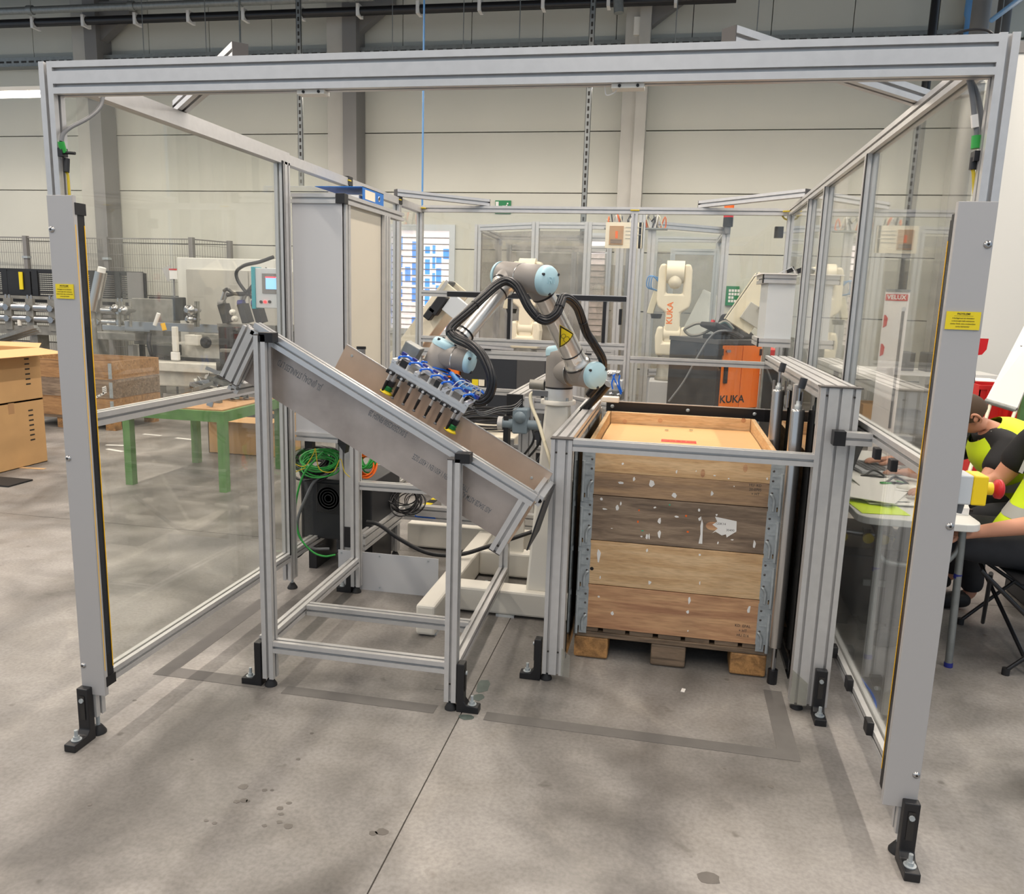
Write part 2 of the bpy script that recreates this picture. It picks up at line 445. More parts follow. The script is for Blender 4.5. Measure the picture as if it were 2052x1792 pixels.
for k, (wa, wz, z0, z1) in enumerate(WIN):
    wd = struct('window_%d' % (k+1))
    for a, b, c, d in ((wa-.1, wa, z0-.1, z1+.1), (wz, wz+.1, z0-.1, z1+.1), (wa, wz, z1, z1+.1), (wa, wz, z0-.1, z0)):
        G().box(a, b, YW-.04, YW+.1, c, d).build('window_frame', 'silver_paint', wd)
    G().box(wa, wz, YW+.05, YW+.06, z0, z1).build('window_pane', 'window_sky', wd)
    for q in range(15):
        zz = z0+.06+q*(z1-z0-.08)/15
        G().box(wa, wz, YW+.02, YW+.03, zz, zz+.016).build('window_bar', 'steel_mid', wd)
    if k == 0:
        rq = random.Random(8); x = wa+.02
        while x < wz-.05:
            ww = rq.uniform(.05, .15); zz = z0+.05
            while zz < z1-.25:
                hh = rq.uniform(.12, .30); G().box(x, min(x+ww, wz), YW+.042, YW+.048, zz, zz+hh).build('blue_facade', 'window_blue' if rq.random() < .85 else 'window_sky', wd); zz += hh+rq.uniform(.03, .10)
            x += ww+rq.uniform(.01, .05)
for i, x in enumerate(cx[1:]):
    tr = struct('trim_%d' % (i+1))
    hw = .27 if i < 2 else .19
    G().box(x-hw, x+hw*.12, YW-.34, YW-.03, 0, 7.3).build('column_face', 'column_paint', tr)
    G().box(x+hw*.12, x+hw, YW-.42, YW-.03, 0, 7.3).build('column_shade_side', 'steel_mid' if i < 2 else 'column_paint', tr)  # unlit right side of the first two columns painted as a darker material
    G().prism([(0, 0), (.75, .55), (.75, .75), (0, .75)], (x+.1, YW-.3, 5.6), (1, 0, 0), (0, 0, 1), (0, .18, 0)).build('haunch', 'steel_mid', tr)
# ---- right wall, ceiling
wr = struct('wall_right')
q = at(1950, 400, y=8.0)
for i in range(5): G().box(q.x+i*1.2+.003, q.x+(i+1)*1.2-.003, 8.0, 8.1, 0, 4.3).build('wall_sheet', 'wall_white', wr)
G().box(q.x-.02, q.x+6, 7.97, 8.1, 4.3, 4.42).build('wall_cap', 'steel_mid', wr); G().box(q.x, q.x+6, 7.985, 8.0, 0, .1).build('skirting', 'column_paint', wr)
ce = struct('ceiling')
G().box(-14, 8, -7, 13, 7.6, 7.7).build('roof_sheet', 'ceiling_panel', ce)
for y in (10.2, 6.2, 2.2, -1.8):
    G().box(-14, 8, y-.12, y+.12, 7.15, 7.58).build('roof_beam', 'steel_mid', ce)
# ---- services under the roof
t = thing('conduit_run', 'long black conduit with white clips high on the back wall', 'conduit', (-3, 10.7, 5.9))
G().tube([(-13, 10.7, 5.93), (-4, 10.7, 5.90), (2.4, 10.7, 5.88)], .07, sub=0).build('conduit', 'black_satin', t)
for q in range(15): G().box(-12.2+q*.98, -12.15+q*.98, 10.61, 10.8, 5.81, 5.99).build('clip', 'white_paper', t)
g = G(); g.tube([(-13, 10.4, 6.02), (-5.4, 10.4, 6.0), (-3.0, 10.4, 5.99)], .06, sub=0)
for q in range(5): g.cyl((-11+q*1.9, 10.4, 6.017-.004*q), (-10.9+q*1.9, 10.4, 6.016-.004*q), .072)
tag(g.build('steel_pipe', 'galv'), 'silver pipe running above the black conduit at upper left', 'pipe')
g = G(); g.tube([(-13, 10.2, 6.55), (-3, 10.2, 6.5), (5, 10.2, 6.5)], .13, sub=0)
tag(g.build('duct_pipe', 'steel_mid'), 'thick grey duct under the roof at the very top edge', 'duct')
t = thing('cable_tray', 'perforated galvanised cable tray along the back wall', 'cable tray', (-3, 11.2, 5.4))
g = G(); g.box(-13, 6, 11.14, 11.16, 5.36, 5.50); g.box(-13, 6, 11.14, 11.34, 5.35, 5.362); g.build('tray_side', 'galv', t)
g = G()
for q in range(120): g.box(-12.9+q*.155, -12.8+q*.155, 11.134, 11.139, 5.41, 5.44)
g.build('perforation', 'slot_dark', t, kind='stuff')
for q in range(12): G().box(-12.6+q*1.55, -12.5+q*1.55, 11.16, 11.37, 5.30, 5.35).build('bracket', 'galv', t)
def strip(px, v0, v1, y, lab, wdt=.07):
    a, b = at(px, v0, y=y), at(px, v1, y=y); x = a.x
    t = thing('hanging_strut', lab, 'strut', (x, y, b.z))
    g = G(); g.box(x-wdt/2, x+wdt/2, y, y+.006, b.z, a.z+.6)
    g.box(x-wdt/2, x-wdt/2+.005, y, y+.03, b.z, a.z+.6); g.box(x+wdt/2-.005, x+wdt/2, y, y+.03, b.z, a.z+.6); g.build('rail', 'galv', t)
    g = G(); n = int((a.z+.5-b.z)/.09)
    for q in range(n): g.box(x-.012, x+.012, y-.004, y, b.z+.03+q*.09, b.z+.08+q*.09)
    g.build('perforation', 'slot_dark', t, kind='stuff')
strip(597, 0, 372, 8.5, 'perforated galvanised hanging strut above the left electric cabinet')
strip(1186, 60, 590, 8.5, 'perforated galvanised hanging strut left of the light wall column')
for px, vb, r, mtn, lab, y in ((850, 418, .012, 'pipe_blue', 'thin blue air hose hanging down from the roof', 7.5), (479, 110, .014, 'galv', 'thin grey rod hanging from the pipes above the left brace', 9.0),
                              (1043, 105, .007, 'galv', 'thin wire hanging behind the middle of the front beam', 9.0), (1191, 100, .012, 'cable_cream', 'pale cable hanging behind the front beam beside the right perforated strut', 9.0)):
    a, b = at(px, 0, y=y), at(px, vb, y=y)
    tag(G().cyl((a.x, y, b.z), (a.x, y, 7.15), r, n=8).build('hanging_line', mtn), lab, 'hose' if 'hose' in lab else 'cable')
tag(G().box(*[q for q in (.93, 1.17)], 11.0, 11.1, 5.52, 5.78).build('junction_box', 'white_paint', bevel=.01), 'white junction box on the wall column above the front beam', 'box')
tag(G().cyl(at(1232, 0, y=10)+V((0, 0, .5)), at(1240, 26, y=10), .07).build('drain_pipe', 'galv'), 'short grey pipe end at the top edge above the wall column', 'pipe')
# steelwork at the upper right
for px, wdt, mtn, y, lab in ((1872, .12, 'black_satin', 10.6, 'slim black upright post at the upper right'), (1965, .22, 'steel_mid', 9.6, 'round grey downpipe above the right end of the front beam'), (2012, .16, 'steel_dark', 9.2, 'dark upright column at the upper right corner')):
    a = at(px, 30, y=y)
    tag(G().cyl((a.x, y, 0), (a.x, y, 7.1), wdt/2, n=14).build('steel_post', mtn), lab, 'post')
a, b = at(1988, 40, y=8.6), at(2052, -8, y=7.6)
tag(G().cyl(a, b+(b-a)*1.2, .03, n=10).build('blue_pipe', 'pipe_blue'), 'slanted light blue pipe at the upper right corner', 'pipe')
a = at(1938, 60, y=10.2)
tag(G().lathe((a.x, 10.2, 4.6), (0, 0, 1), [(0, .075), (.5, .075), (.55, .04), (.75, .04), (.8, .06), (1.15, .06)]).build('gas_cylinder', 'pipe_blue'), 'faded blue cylinder between the posts at upper right', 'cylinder')
# linear lamps
lamp0 = None
for (lx, ly) in LAMPS:
    if lamp0 is None:
        lamp0 = thing('linear_lamp', 'long white tube lamp hanging under the hall roof', 'lamp', (lx, ly, 5.05), 'tube lamps under the hall roof')
        G().box(lx-.1, lx+.1, ly-1.85, ly+1.85, 5.12, 5.21).build('lamp_body', 'white_paint', lamp0)
        G().box(lx-.05, lx+.05, ly-1.8, ly+1.8, 5.105, 5.12).build('tube', 'lamp_glow', lamp0)
        for q in (-1.4, 1.4): G().cyl((lx, ly+q, 5.21), (lx, ly+q, 7.6), .006, n=6).build('hanger', 'galv', lamp0)
        L0 = V((lx, ly, 0))
    else: dup(lamp0, V((lx, ly, 0))-L0)
for i, lx in enumerate(WLAMPS):
    t = thing('wall_lamp', ('glowing white tube lamp left of the enclosure near the back wall', 'tube lamp of the back wall row above the louvred guards and grey switch cabinet', 'tube lamp of the back wall row above the window with blue facade', 'tube lamp of the back wall row above the picture board', 'rightmost tube lamp of the back wall row above the green notice sign')[i], 'lamp', (lx, 9.0, 4.3), 'tube lamps along the back wall')
    G().cyl((lx-1.85, 9.0, 4.335), (lx+1.85, 9.0, 4.335), .045, n=12).build('tube', 'lamp_glow', t)
    G().box(lx-1.87, lx+1.87, 8.94, 9.06, 4.38, 4.44).build('lamp_body', 'white_paint', t)
    for q in (-1.4, 1.4): G().cyl((lx+q, 9.0, 4.44), (lx+q, 9.0, 7.6), .006, n=6).build('hanger', 'galv', t)
# ================================================================== SAFETY ENCLOSURE
XL, XR, HT = -.073, 2.557, 2.163
def foot(g_parent, x, y, dx=0, dy=-1, r=.026, bracket=True):
    g = G(); g.lathe((x, y, 0), (0, 0, 1), [(0, r), (.006, r), (.022, r*.62), (.03, .011)]); g.build('foot_pad', 'rubber', g_parent)
    G().cyl((x, y, .025), (x, y, .1), .007, n=8).build('foot_stem', 'zinc', g_parent)
def bracket(parent, x, y, d, wdt=.042, h=.19, base=.10, top=.0):
    """black floor bracket: upright with a slot, flat toe with an anchor bolt; d = direction of the toe"""
    d = V(d); s = V((-d.y, d.x, 0))
    g = G(); t = .028
    c = V((x, y, 0))
    g.prism([(0, 0), (base, 0), (base, .026), (t+.012, .03), (t, .045), (t, h), (0, h)], c-s*wdt/2, d, (0, 0, 1), s*wdt)
    b = g.build('floor_bracket', 'black_plastic', parent, bevel=.003)
    g = G(); o = c+d*(t+.001)
    g.prism([(-.009, .08), (.009, .08), (.009, .165), (-.009, .165)], o, s, (0, 0, 1), d*.002); g.build('bracket_slot', 'slot_dark', b)
    g = G(); o = c+d*(base*.66)
    g.cyl(o+V((0, 0, .026)), o+V((0, 0, .030)), .017, n=14); g.cyl(o+V((0, 0, .030)), o+V((0, 0, .04)), .0105, n=6); g.cyl(o+V((0, 0, .04)), o+V((0, 0, .062)), .006, n=8)
    g.build('anchor_bolt', 'zinc', b)
    g = G(); o = c+d*t+V((0, 0, .15)); g.cyl(o, o+d*.008, .008, n=8); g.build('bracket_screw', 'zinc', b)
enc = thing('safety_enclosure', 'aluminium profile safety enclosure with clear panes around the robot cell', 'enclosure', (1.24, 1.8, 0))
def P_(name, a, b, w=.045, h=.045, up=(0, 0, 1), mt='alu', par=None, **k): return G().profile(a, b, w, h, up, **k).build(name, mt, par or enc)
xl, xr = XL+.0225, XR-.0225
P_('post', (xl, .0225, .075), (xl, .0225, HT), up=(0, 1, 0)); P_('post', (xr, .0225, .075), (xr, .0225, HT+.003), up=(0, 1, 0))
P_('top_beam', (XL+.045, .0225, HT-.045), (XR-.045, .0225, HT-.045), .045, .09)
foot(enc, xl, .03); foot(enc, xr, .03)
bracket(enc, xl-.005, -.002, (0, -1, 0)); bracket(enc, xr+.004, -.002, (0, -1, 0), base=.095)
YC = [1.4675, 2.24, 3.1, 3.6]
P_('corner_post', (xl, YC[0], .06), (xl, YC[0], 2.12), .045, .075, (0, 1, 0)); foot(enc, xl, YC[0]+.02)
for y in YC[1:]: P_('post', (xl, y, .06), (xl, y, 2.12), up=(0, 1, 0)); foot(enc, xl, y)
P_('top_rail', (xl, .045, 2.137), (xl, YC[0]+.037, 2.137), h=.056, sw=0, sh=0); P_('top_rail', (xl, YC[0]+.037, 2.135), (xl, 3.62, 2.135), h=.045, sw=0, sh=0)
P_('middle_rail', (xl, .045, 1.087), (xl, YC[0]-.037, 1.087)); P_('bottom_rail', (xl, .045, .188), (xl, YC[0]-.037, .188))
P_('bottom_rail', (xl, YC[0]+.037, .188), (xl, 3.58, .188))
RY = [1.33, 2.24, 2.74, 3.6]
for y in RY: P_('post', (xr, y, .06), (xr, y, 2.12), up=(0, 1, 0)); foot(enc, xr, y)
P_('top_rail', (xr, .045, 2.1425), (xr, 3.62, 2.1425)); P_('middle_rail', (xr, .045, 1.09), (xr, 1.31, 1.09)); P_('bottom_rail', (xr, .045, .188), (xr, 3.58, .188))
P_('top_rail', (XL+.045, 3.6, 2.1425), (XR-.045, 3.6, 2.1425)); P_('post', (1.5, 3.6, .06), (1.5, 3.6, 2.12), up=(0, 1, 0))
P_('middle_rail', (1.52, 3.6, 1.118), (XR-.045, 3.6, 1.118)); P_('bottom_rail', (XL+.045, 3.6, .188), (XR-.045, 3.6, .188))
# pass-through frame in the back wall of the cell
P_('hatch_rail', (XL+.045, 3.6, 1.54), (1.478, 3.6, 1.54)); P_('hatch_rail', (XL+.045, 3.6, 1.205), (1.478, 3.6, 1.205)); P_('hatch_rail', (XL+.045, 3.6, 1.11), (1.478, 3.6, 1.11), h=.06)
G().box(.17, 1.475, 3.568, 3.577, 1.522, 1.556).build('black_seal', 'black_satin', enc)
for x in (.64, 1.02, 1.33):
    P_('hatch_post', (x, 3.6, 1.228), (x, 3.6, 1.518), .03, .03, (0, 1, 0), sw=1, sh=1); G().box(x-.016, x+.008, 3.574, 3.582, 1.228, 1.518).build('black_seal', 'black_satin', enc)
for x in (.46, 1.2): G().box(x, x+.05, 3.565, 3.577, 1.14, 1.15).build('hatch_clip', 'black_plastic', enc)
G().cyl((1.44, 3.56, 1.36), (1.44, 3.56, 1.47), .011, n=10).build('hatch_handle', 'black_plastic', enc)
for a, b in (((.545, .055), (-.075, .70)), ((1.90, .055), (2.56, .75)), ((-.06, 3.10), (.45, 3.62)), ((2.54, 3.0), (1.94, 3.62))):
    z = 2.19; A, B = V((a[0], a[1], z)), V((b[0], b[1], z))
    br = P_('corner_brace', A, B)
    d = (B-A).normalized(); s = V((-d.y, d.x, 0))
    for q, e in ((A, -1), (B, 1)): G().obox(q+d*e*.002, d, s, (0, 0, 1), .004, .045, .045).build('end_cap', 'dark_cap', br)
# clear panes
def pane(x0, x1, y0, y1, z0, z1, m_='pane'): G().box(x0, x1, y0, y1, z0, z1).build('pane', m_, enc)
pane(xl-.002, xl+.002, .04, YC[0]-.035, 1.105, 2.125); pane(xl-.002, xl+.002, .04, YC[0]-.035, .205, 1.07)
for a, b in ((YC[0]+.03, YC[1]), (YC[1], YC[2]), (YC[2], YC[3])): pane(xl-.002, xl+.002, a+.02, b-.02, .205, 2.12)
pane(xr-.002, xr+.002, .04, RY[0]-.02, 1.108, 2.125); pane(xr-.002, xr+.002, .04, RY[0]-.02, .205, 1.07)
for a, b in zip(RY[:-1], RY[1:]): pane(xr-.002, xr+.002, a+.02, b-.02, .205, 2.125)
pane(XL+.045, 1.48, 3.598, 3.602, 1.56, 2.125); pane(1.52, XR-.045, 3.598, 3.602, 1.138, 2.125); pane(1.52, XR-.045, 3.598, 3.602, .205, 1.1)
# gaskets beside the right-hand posts, pane clamps on the lower rail
for y in RY[:3]: G().box(xr-.026, xr-.0225, y-.032, y-.0225, .21, 2.12).build('gasket', 'rubber', enc)
G().box(xl+.0225, xl+.026, YC[0]-.045, YC[0]-.036, .2, 2.12).build('gasket', 'rubber', enc)
for y in (.917, .64, .341): G().box(2.492, 2.514, y-.022, y+.022, .19, .235).build('pane_clamp', 'black_plastic', enc, bevel=.003)
for y in (.42, .62): G().box(2.492, 2.513, y-.02, y+.02, 1.03, 1.068).build('pane_clamp', 'black_plastic', enc, bevel=.003)
# short stub rail that ties the pallet station column to the side wall
P_('tie_rail', (2.425, .76, 1.073), (2.513, .76, 1.073), .045, .045); G().box(2.385, 2.425, .735, .785, 1.047, 1.098).build('end_cap', 'black_plastic', enc)
# yellow marked joints on the top rails
for x, y in ((xl, 2.24), (xl, 3.1), (xl+.02, 3.58), (1.5, 3.6), (xr-.03, 3.57)):
    G().box(x-.026, x+.026, y-.03, y+.03, 2.118, 2.1665).build('joint_clip', 'black_plastic', enc) if x == xl and y < 3.3 else None
    G().box(x-.03, x+.03, y-.034, y+.0, 2.140, 2.147).build('cable_tie', 'yellow_wire', enc)
# front cover plates of the light curtains
def cover(x0, x1, side):
    z0, z1 = .161, 1.785
    G().box(x0, x1, -.006, -.002, z0, z1).build('cover_plate', 'plate_grey', enc, bevel=.0015)
    xa = x1 if side < 0 else x0
    G().box(min(xa, xa+side*.002), max(xa, xa+side*.002), -.004, .012, z0, z1).build('cover_fold', 'plate_grey', enc)
    xs_ = x0+.011 if side < 0 else x1-.012
    for z in (1.684, .974, .264):
        g = G(); g.lathe((xs_, -.006, z), (0, -1, 0), [(0, .010), (.003, .009), (.0055, .005)], 14); s_ = g.build('cover_screw', 'steel', enc)
        G().cyl((xs_, -.0105, z), (xs_, -.0118, z), .0035, n=6).build('screw_socket', 'slot_dark', s_)
cover(-.073, .014, -1); cover(2.467, 2.556, 1)
def curtain(xf, s_, z0, z1, lab, dy):
    # the optical face looks across the opening: xf is its plane, s_ its direction
    t = thing('light_curtain', lab, 'light curtain', (xf, .03, z0))
    xb = xf-s_*.03; xa, xc = min(xf, xb), max(xf, xb)
    G().box(xa, xc, .0, dy, z0, z1).build('housing', 'black_plastic', t)
    for y in (.0015, dy-.0035): xs_ = sorted((xf, xf+s_*.0012)); G().box(xs_[0], xs_[1], y, y+.003, z0+.05, z1-.05).build('edge_strip', 'yellow', t)
    xs_ = sorted((xf, xf+s_*.0008)); G().box(xs_[0], xs_[1], dy*.3, dy*.7, z0+.1, z1-.1).build('lens', 'screen_dark', t)
    for z in (z0-.01, z1-.02): G().box(xa+.004, xc+.003, .004, dy+.006, z, z+.035).build('mount', 'black_plastic', t)
    return t
curtain(.013, 1, .2, 1.75, 'black light curtain bar with yellow edges behind the left cover plate', .044)
curtain(2.470, -1, .19, 1.745, 'black light curtain bar with a yellow edge behind the right cover plate', .050)
def sign(x0, x1, z0, z1, lab):
    t = thing('warning_sign', lab, 'sign', ((x0+x1)/2, -.009, z0))
    G().box(x0, x1, -.010, -.0065, z0, z1).build('sign_board', 'sign_yellow', t)
    c = (x0+x1)/2; wd = x1-x0; h = z1-z0
    text('FIGYELEM!', h*.15, (c, -.0104, z1-h*.13), (1, 0, 0), (0, 0, 1), 'ink', t, bold=.02)
    G().box(c-wd*.28, c+wd*.28, -.0104, -.01, z1-h*.245, z1-h*.235).build('rule', 'ink', t)
    for i, s_ in enumerate(('A fényfüggönnyel való áthaladáskor', 'a robotmozgást leálló vészhelyzetet', 'okozhat. Kérjük, zárja a munkaterületet', 'nyomja alaphelyzetbe!')):
        text(s_, h*.105, (c, -.0104, z1-h*(.37+.155*i)), (1, 0, 0), (0, 0, 1), 'ink', t, bold=.012, sx=.78)
sign(-.060, .001, 1.478, 1.522, 'small yellow warning sign on the left cover plate')
sign(2.471, 2.549, 1.478, 1.522, 'small yellow warning sign on the right cover plate')
# emergency stop on the right post
t = thing('emergency_stop', 'yellow and grey emergency stop box with red mushroom button on right post', 'emergency stop', (2.60, .05, 1.04))
G().box(2.557, 2.592, .01, .085, 1.03, 1.108).build('box_base', 'silver_paint', t, bevel=.004)
G().box(2.592, 2.628, .01, .085, 1.03, 1.108).build('box_cover', 'box_yellow', t, bevel=.004)
G().cyl((2.628, .048, 1.07), (2.65, .048, 1.07), .017, n=18).build('button_collar', 'box_yellow', t)
g = G(); g.lathe((2.648, .048, 1.07), (1, 0, 0), [(0, .014), (.008, .016), (.012, .025), (.022, .026), (.027, .02), (.028, 0)]); g.build('mushroom_button', 'red', t)
G().cyl((2.58, .05, 1.03), (2.575, .05, 1.0), .012, n=10).build('cable_gland', 'cable_grey', t)
# sensor cables at both posts
t = thing('sensor_cable', 'dark sensor cable with green plug on the left post', 'cable', (-.03, .05, 1.6))
A = [at(*q, x=-.016) for q in ((207, 190), (200, 215), (176, 237), (142, 255), (127, 268), (123, 284))]
G().tube(A, .0062).build('cable_sheath', 'cable_grey', t)
b = [at(*q, x=-.016) for q in ((122, 284), (128, 306), (134, 318), (133, 345), (136, 352), (139, 392))]
G().cyl(b[0], b[1], .0095).build('green_plug', 'green_wire', t); G().cyl(b[2], b[3], .0085).build('black_plug', 'black_plastic', t); G().tube([b[3], b[4], b[5]], .004).build('yellow_lead', 'yellow_wire', t)
G().box(b[1].x-.012, b[1].x+.004, b[1].y-.012, b[1].y+.012, b[1].z-.012, b[1].z+.012).build('cable_clip', 'black_plastic', t); G().cyl(b[1]+V((0, 0, .0)), b[1]+V((.038, 0, -.002)), .0045, n=8).build('clip_tail', 'black_plastic', t)
t = thing('sensor_cable', 'dark sensor cable with green plug on the right post', 'cable', (2.52, .05, 1.6))
A = [at(*q, y=.05) for q in ((1940, 150), (1948, 190), (1952, 225), (1954, 245), (1957, 262), (1956, 274))]
G().tube(A, .0065).build('cable_sheath', 'cable_grey', t)
A = [at(*q, y=.06) for q in ((1938, 150), (1958, 190), (1968, 250), (1967, 310), (1960, 360), (1954, 400))]
G().tube(A, .007).build('cable_sheath', 'cable_grey', t)
b = [at(*q, y=.05) for q in ((1957, 272), (1955, 298), (1952, 316), (1949, 340), (1951, 350), (1953, 400))]
G().cyl(b[0], b[1], .011).build('green_plug', 'green_wire', t); G().cyl(b[2], b[3], .009).build('black_plug', 'black_plastic', t); G().tube([b[3], b[4], b[5]], .0045).build('yellow_lead', 'yellow_wire', t)
G().tube([at(u, v, y=.08) for u, v in ((1900, 74), (1925, 64), (1950, 59), (1975, 60), (1990, 68))], .003).build('cable_loop', 'cable_black', t); q = at(1968, 314, y=.045); G().box(q.x-.022, q.x+.008, .03, .06, q.z-.012, q.z+.012).build('cable_clip', 'black_plastic', t)
q = at(1953, 243, y=.045); G().obox(q, (1, 0, .2), (0, 1, 0), (-.2, 0, 1), .014, .01, .03).build('cable_label', 'white_paper', t)
# white access sensors under the front beam
for k, (u0, u1, v, lab) in enumerate(((600, 655, 184, 'small white sensor under the front beam, left one'), (1226, 1292, 174, 'small white sensor under the front beam, right one'))):
    a, b = at(u0, v, y=.03), at(u1, v-2, y=.03)
    t = thing('door_sensor', lab, 'sensor', a)
    z = 2.0735
    G().box(a.x, b.x, .012, .05, z-.012, z).build('sensor_body', 'white_paint', t, bevel=.002)
    for f in (.25, .8): G().cyl((a.x+(b.x-a.x)*f, .012, z-.006), (a.x+(b.x-a.x)*f, .009, z-.006), .004, n=8).build('sensor_dot', 'ink', t)
a = at(1212, 175, y=.03); G().tube([(a.x, .03, 2.072), (a.x+.005, .03, 2.05), (a.x+.025, .03, 2.055), (a.x+.035, .03, 2.068)], .0016, n=6).build('sensor_lead', 'white_paper', t)
# ================================================================== STAINLESS CHUTE
ch = thing('parts_chute', 'sloping stainless steel chute on an aluminium profile stand', 'chute', (.7, .9, 0))
def Q_(name, a, b, w=.045, h=.045, up=(0, 0, 1), **k): return G().profile(a, b, w, h, up, **k).build(name, 'alu', ch)
Q_('leg', (.352, .4925, .035), (.352, .4925, 1.362), up=(0, 1, 0)); Q_('leg', (1.0835, .4925, .035), (1.0835, .4925, .955), up=(0, 1, 0))
Q_('leg', (.29, 1.5225, .035), (.29, 1.5225, .99), up=(0, 1, 0)); Q_('leg', (1.045, 1.62, .035), (1.045, 1.62, .62), up=(0, 1, 0))
for x, y in ((.352, .4925), (1.0835, .4925), (.29, 1.5225), (1.045, 1.62)): foot(ch, x, y, r=.024)
bracket(ch, .322, .4925, (-1, 0, 0), h=.18, base=.085); bracket(ch, 1.108, .4925, (1, 0, 0), h=.19, base=.085); bracket(ch, .268, 1.52, (-1, 0, 0), h=.17, base=.08)
Q_('lower_rail', (.375, .4925, .169), (1.061, .4925, .169)); Q_('lower_rail', (.318, .515, .169), (.29, 1.5, .169)); Q_('lower_rail', (1.0835, .515, .16), (1.045, 1.6, .16))
Q_('cross_rail', (.335, .87, .169), (1.055, .87, .169)); Q_('rear_rail', (.3125, 1.53, .57), (1.0, 1.56, .57), h=.04)
G().box(.33, .373, .470, .515, 1.362, 1.366).build('end_cap', 'dark_cap', ch); G().box(1.06, 1.107, .470, .515, .955, .959).build('end_cap', 'dark_cap', ch)
TH = math.atan2(1.404-.838, 1.375-.313); D = V((math.cos(TH), 0, -math.sin(TH))); Nn = V((math.sin(TH), 0, math.cos(TH))); O = V((.313, 0, 1.405)); LS = 1.205
def cp(s, t, y): return O+D*s+Nn*t+V((0, y, 0))
G().profile(cp(0, -.0225, .5375), cp(LS, -.0225, .5375), .045, .045, Nn).build('side_rail', 'alu_bright', ch)
YF = .79
g = G(); g.prism([(.0, -.03), (LS-.02, -.03), (LS-.02, -.228), (.0, -.228)], cp(0, 0, .562), D, Nn, (0, .003, 0)); pl = g.build('near_wall', 'stainless', ch)
g = G(); g.prism([(.25, .040), (LS, .030), (LS, -.228), (.25, -.228)], cp(0, 0, YF), D, Nn, (0, .003, 0)); fp = g.build('far_wall', 'stainless_in', ch)
g = G(); g.prism([(.15, -.228), (LS, -.228), (LS, -.224), (.15, -.224)], cp(0, 0, .565), D, Nn, (0, YF-.565, 0)); g.build('chute_floor', 'stainless_in', ch)
G().bar(cp(.25, .041, YF+.0015), cp(LS, .031, YF+.0015), .007, .003, Nn).build('wall_lip', 'alu_bright', ch)
for s_, t_ in ((.29, .012), (.29, -.2), (LS-.06, -.03), (.9, -.19)):
    G().lathe(cp(s_, t_, YF), (0, -1, 0), [(0, .006), (.003, .005)], 10).build('rivet', 'zinc', fp)
# printed mill marking, upside down on the near wall
for s_, t_, b, sz in ((.22, -.095, 'JSL (JINDAL) STAINLESS LTD', .034), (.60, -.075, '5.0X1250X2500 FINISH 2B', .032), (.86, -.13, 'TYPE 304/304L/EN 1.4301/EN 1.4307 SIZE', .030), (1.02, -.155, 'AISI 304/2B ASTM A240', .030)):
    text(b, sz, cp(s_, t_, .5615), -D, -Nn, 'cable_grey', pl, bold=.012, sx=.46)
# upper and lower cross beams, perpendicular to the slope
u = cp(-.005, 0, .5375)
G().profile(cp(.0, -.03, .5375), cp(.0, -.245, .5375), .045, .075, D).build('upper_beam', 'alu', ch)
G().profile(cp(.022, -.26, .5375), cp(.022, -.26, .78), .045, .045, D).build('upper_beam', 'alu', ch)
G().obox(cp(.0, -.247, .5375), Nn, (0, 1, 0), D, .004, .045, .075).build('end_cap', 'dark_cap', ch)
G().profile(cp(LS-.028, -.045, .5375), cp(LS-.028, -.262, .5375), .045, .045, D).build('lower_beam', 'alu', ch)
G().obox(cp(LS-.028, -.264, .5375), Nn, (0, 1, 0), D, .004, .045, .045).build('end_cap', 'dark_cap', ch)
G().profile(cp(LS+.002, -.02, .545), cp(LS+.002, -.02, YF), .045, .04, Nn).build('stop_beam', 'alu_bright', ch)
q = cp(LS+.027, -.005, .53); G().prism([(0, 0), (.006, 0), (-.05, -.19), (-.056, -.19)], q, (1, 0, 0), (0, 0, 1), (0, .262, 0)).build('stop_plate', 'black_plastic', ch)
for s_ in (.065, .90):
    c = cp(s_, -.03, 0); G().box(c.x-.007, c.x+.048, .470, .517, c.z-.010, c.z+.026).build('corner_bracket', 'black_plastic', ch, bevel=.002)
for x, z in ((1.0835, .11), ): G().cyl((x, .470, z), (x, .468, z), .004, n=8).build('hole', 'slot_dark', ch)
q = cp(LS-.028, -.235, .515); G().cyl(q, q-V((0, .002, 0)), .005, n=8).build('hole', 'slot_dark', ch)
# small sensor on the rear leg behind the chute
t = thing('proximity_sensor', 'small chrome capped sensor poking up behind the chute wall', 'sensor', (.33, 1.47, .9))
a = at(724, 712, y=1.47); G().cyl(a-V((0, 0, .03)), a+V((0, 0, .03)), .02, n=14).build('sensor_barrel', 'steel', t); G().cyl(a+V((0, 0, .03)), a+V((0, 0, .042)), .023, n=14).build('sensor_cap', 'black_plastic', t)
G().cyl((a.x, 1.47, .9), a-V((0, 0, .03)), .008, n=8).build('sensor_rod', 'steel', t); G().box(a.x-.03, a.x+.012, 1.46, 1.5, .9, .93).build('sensor_arm', 'galv', t)
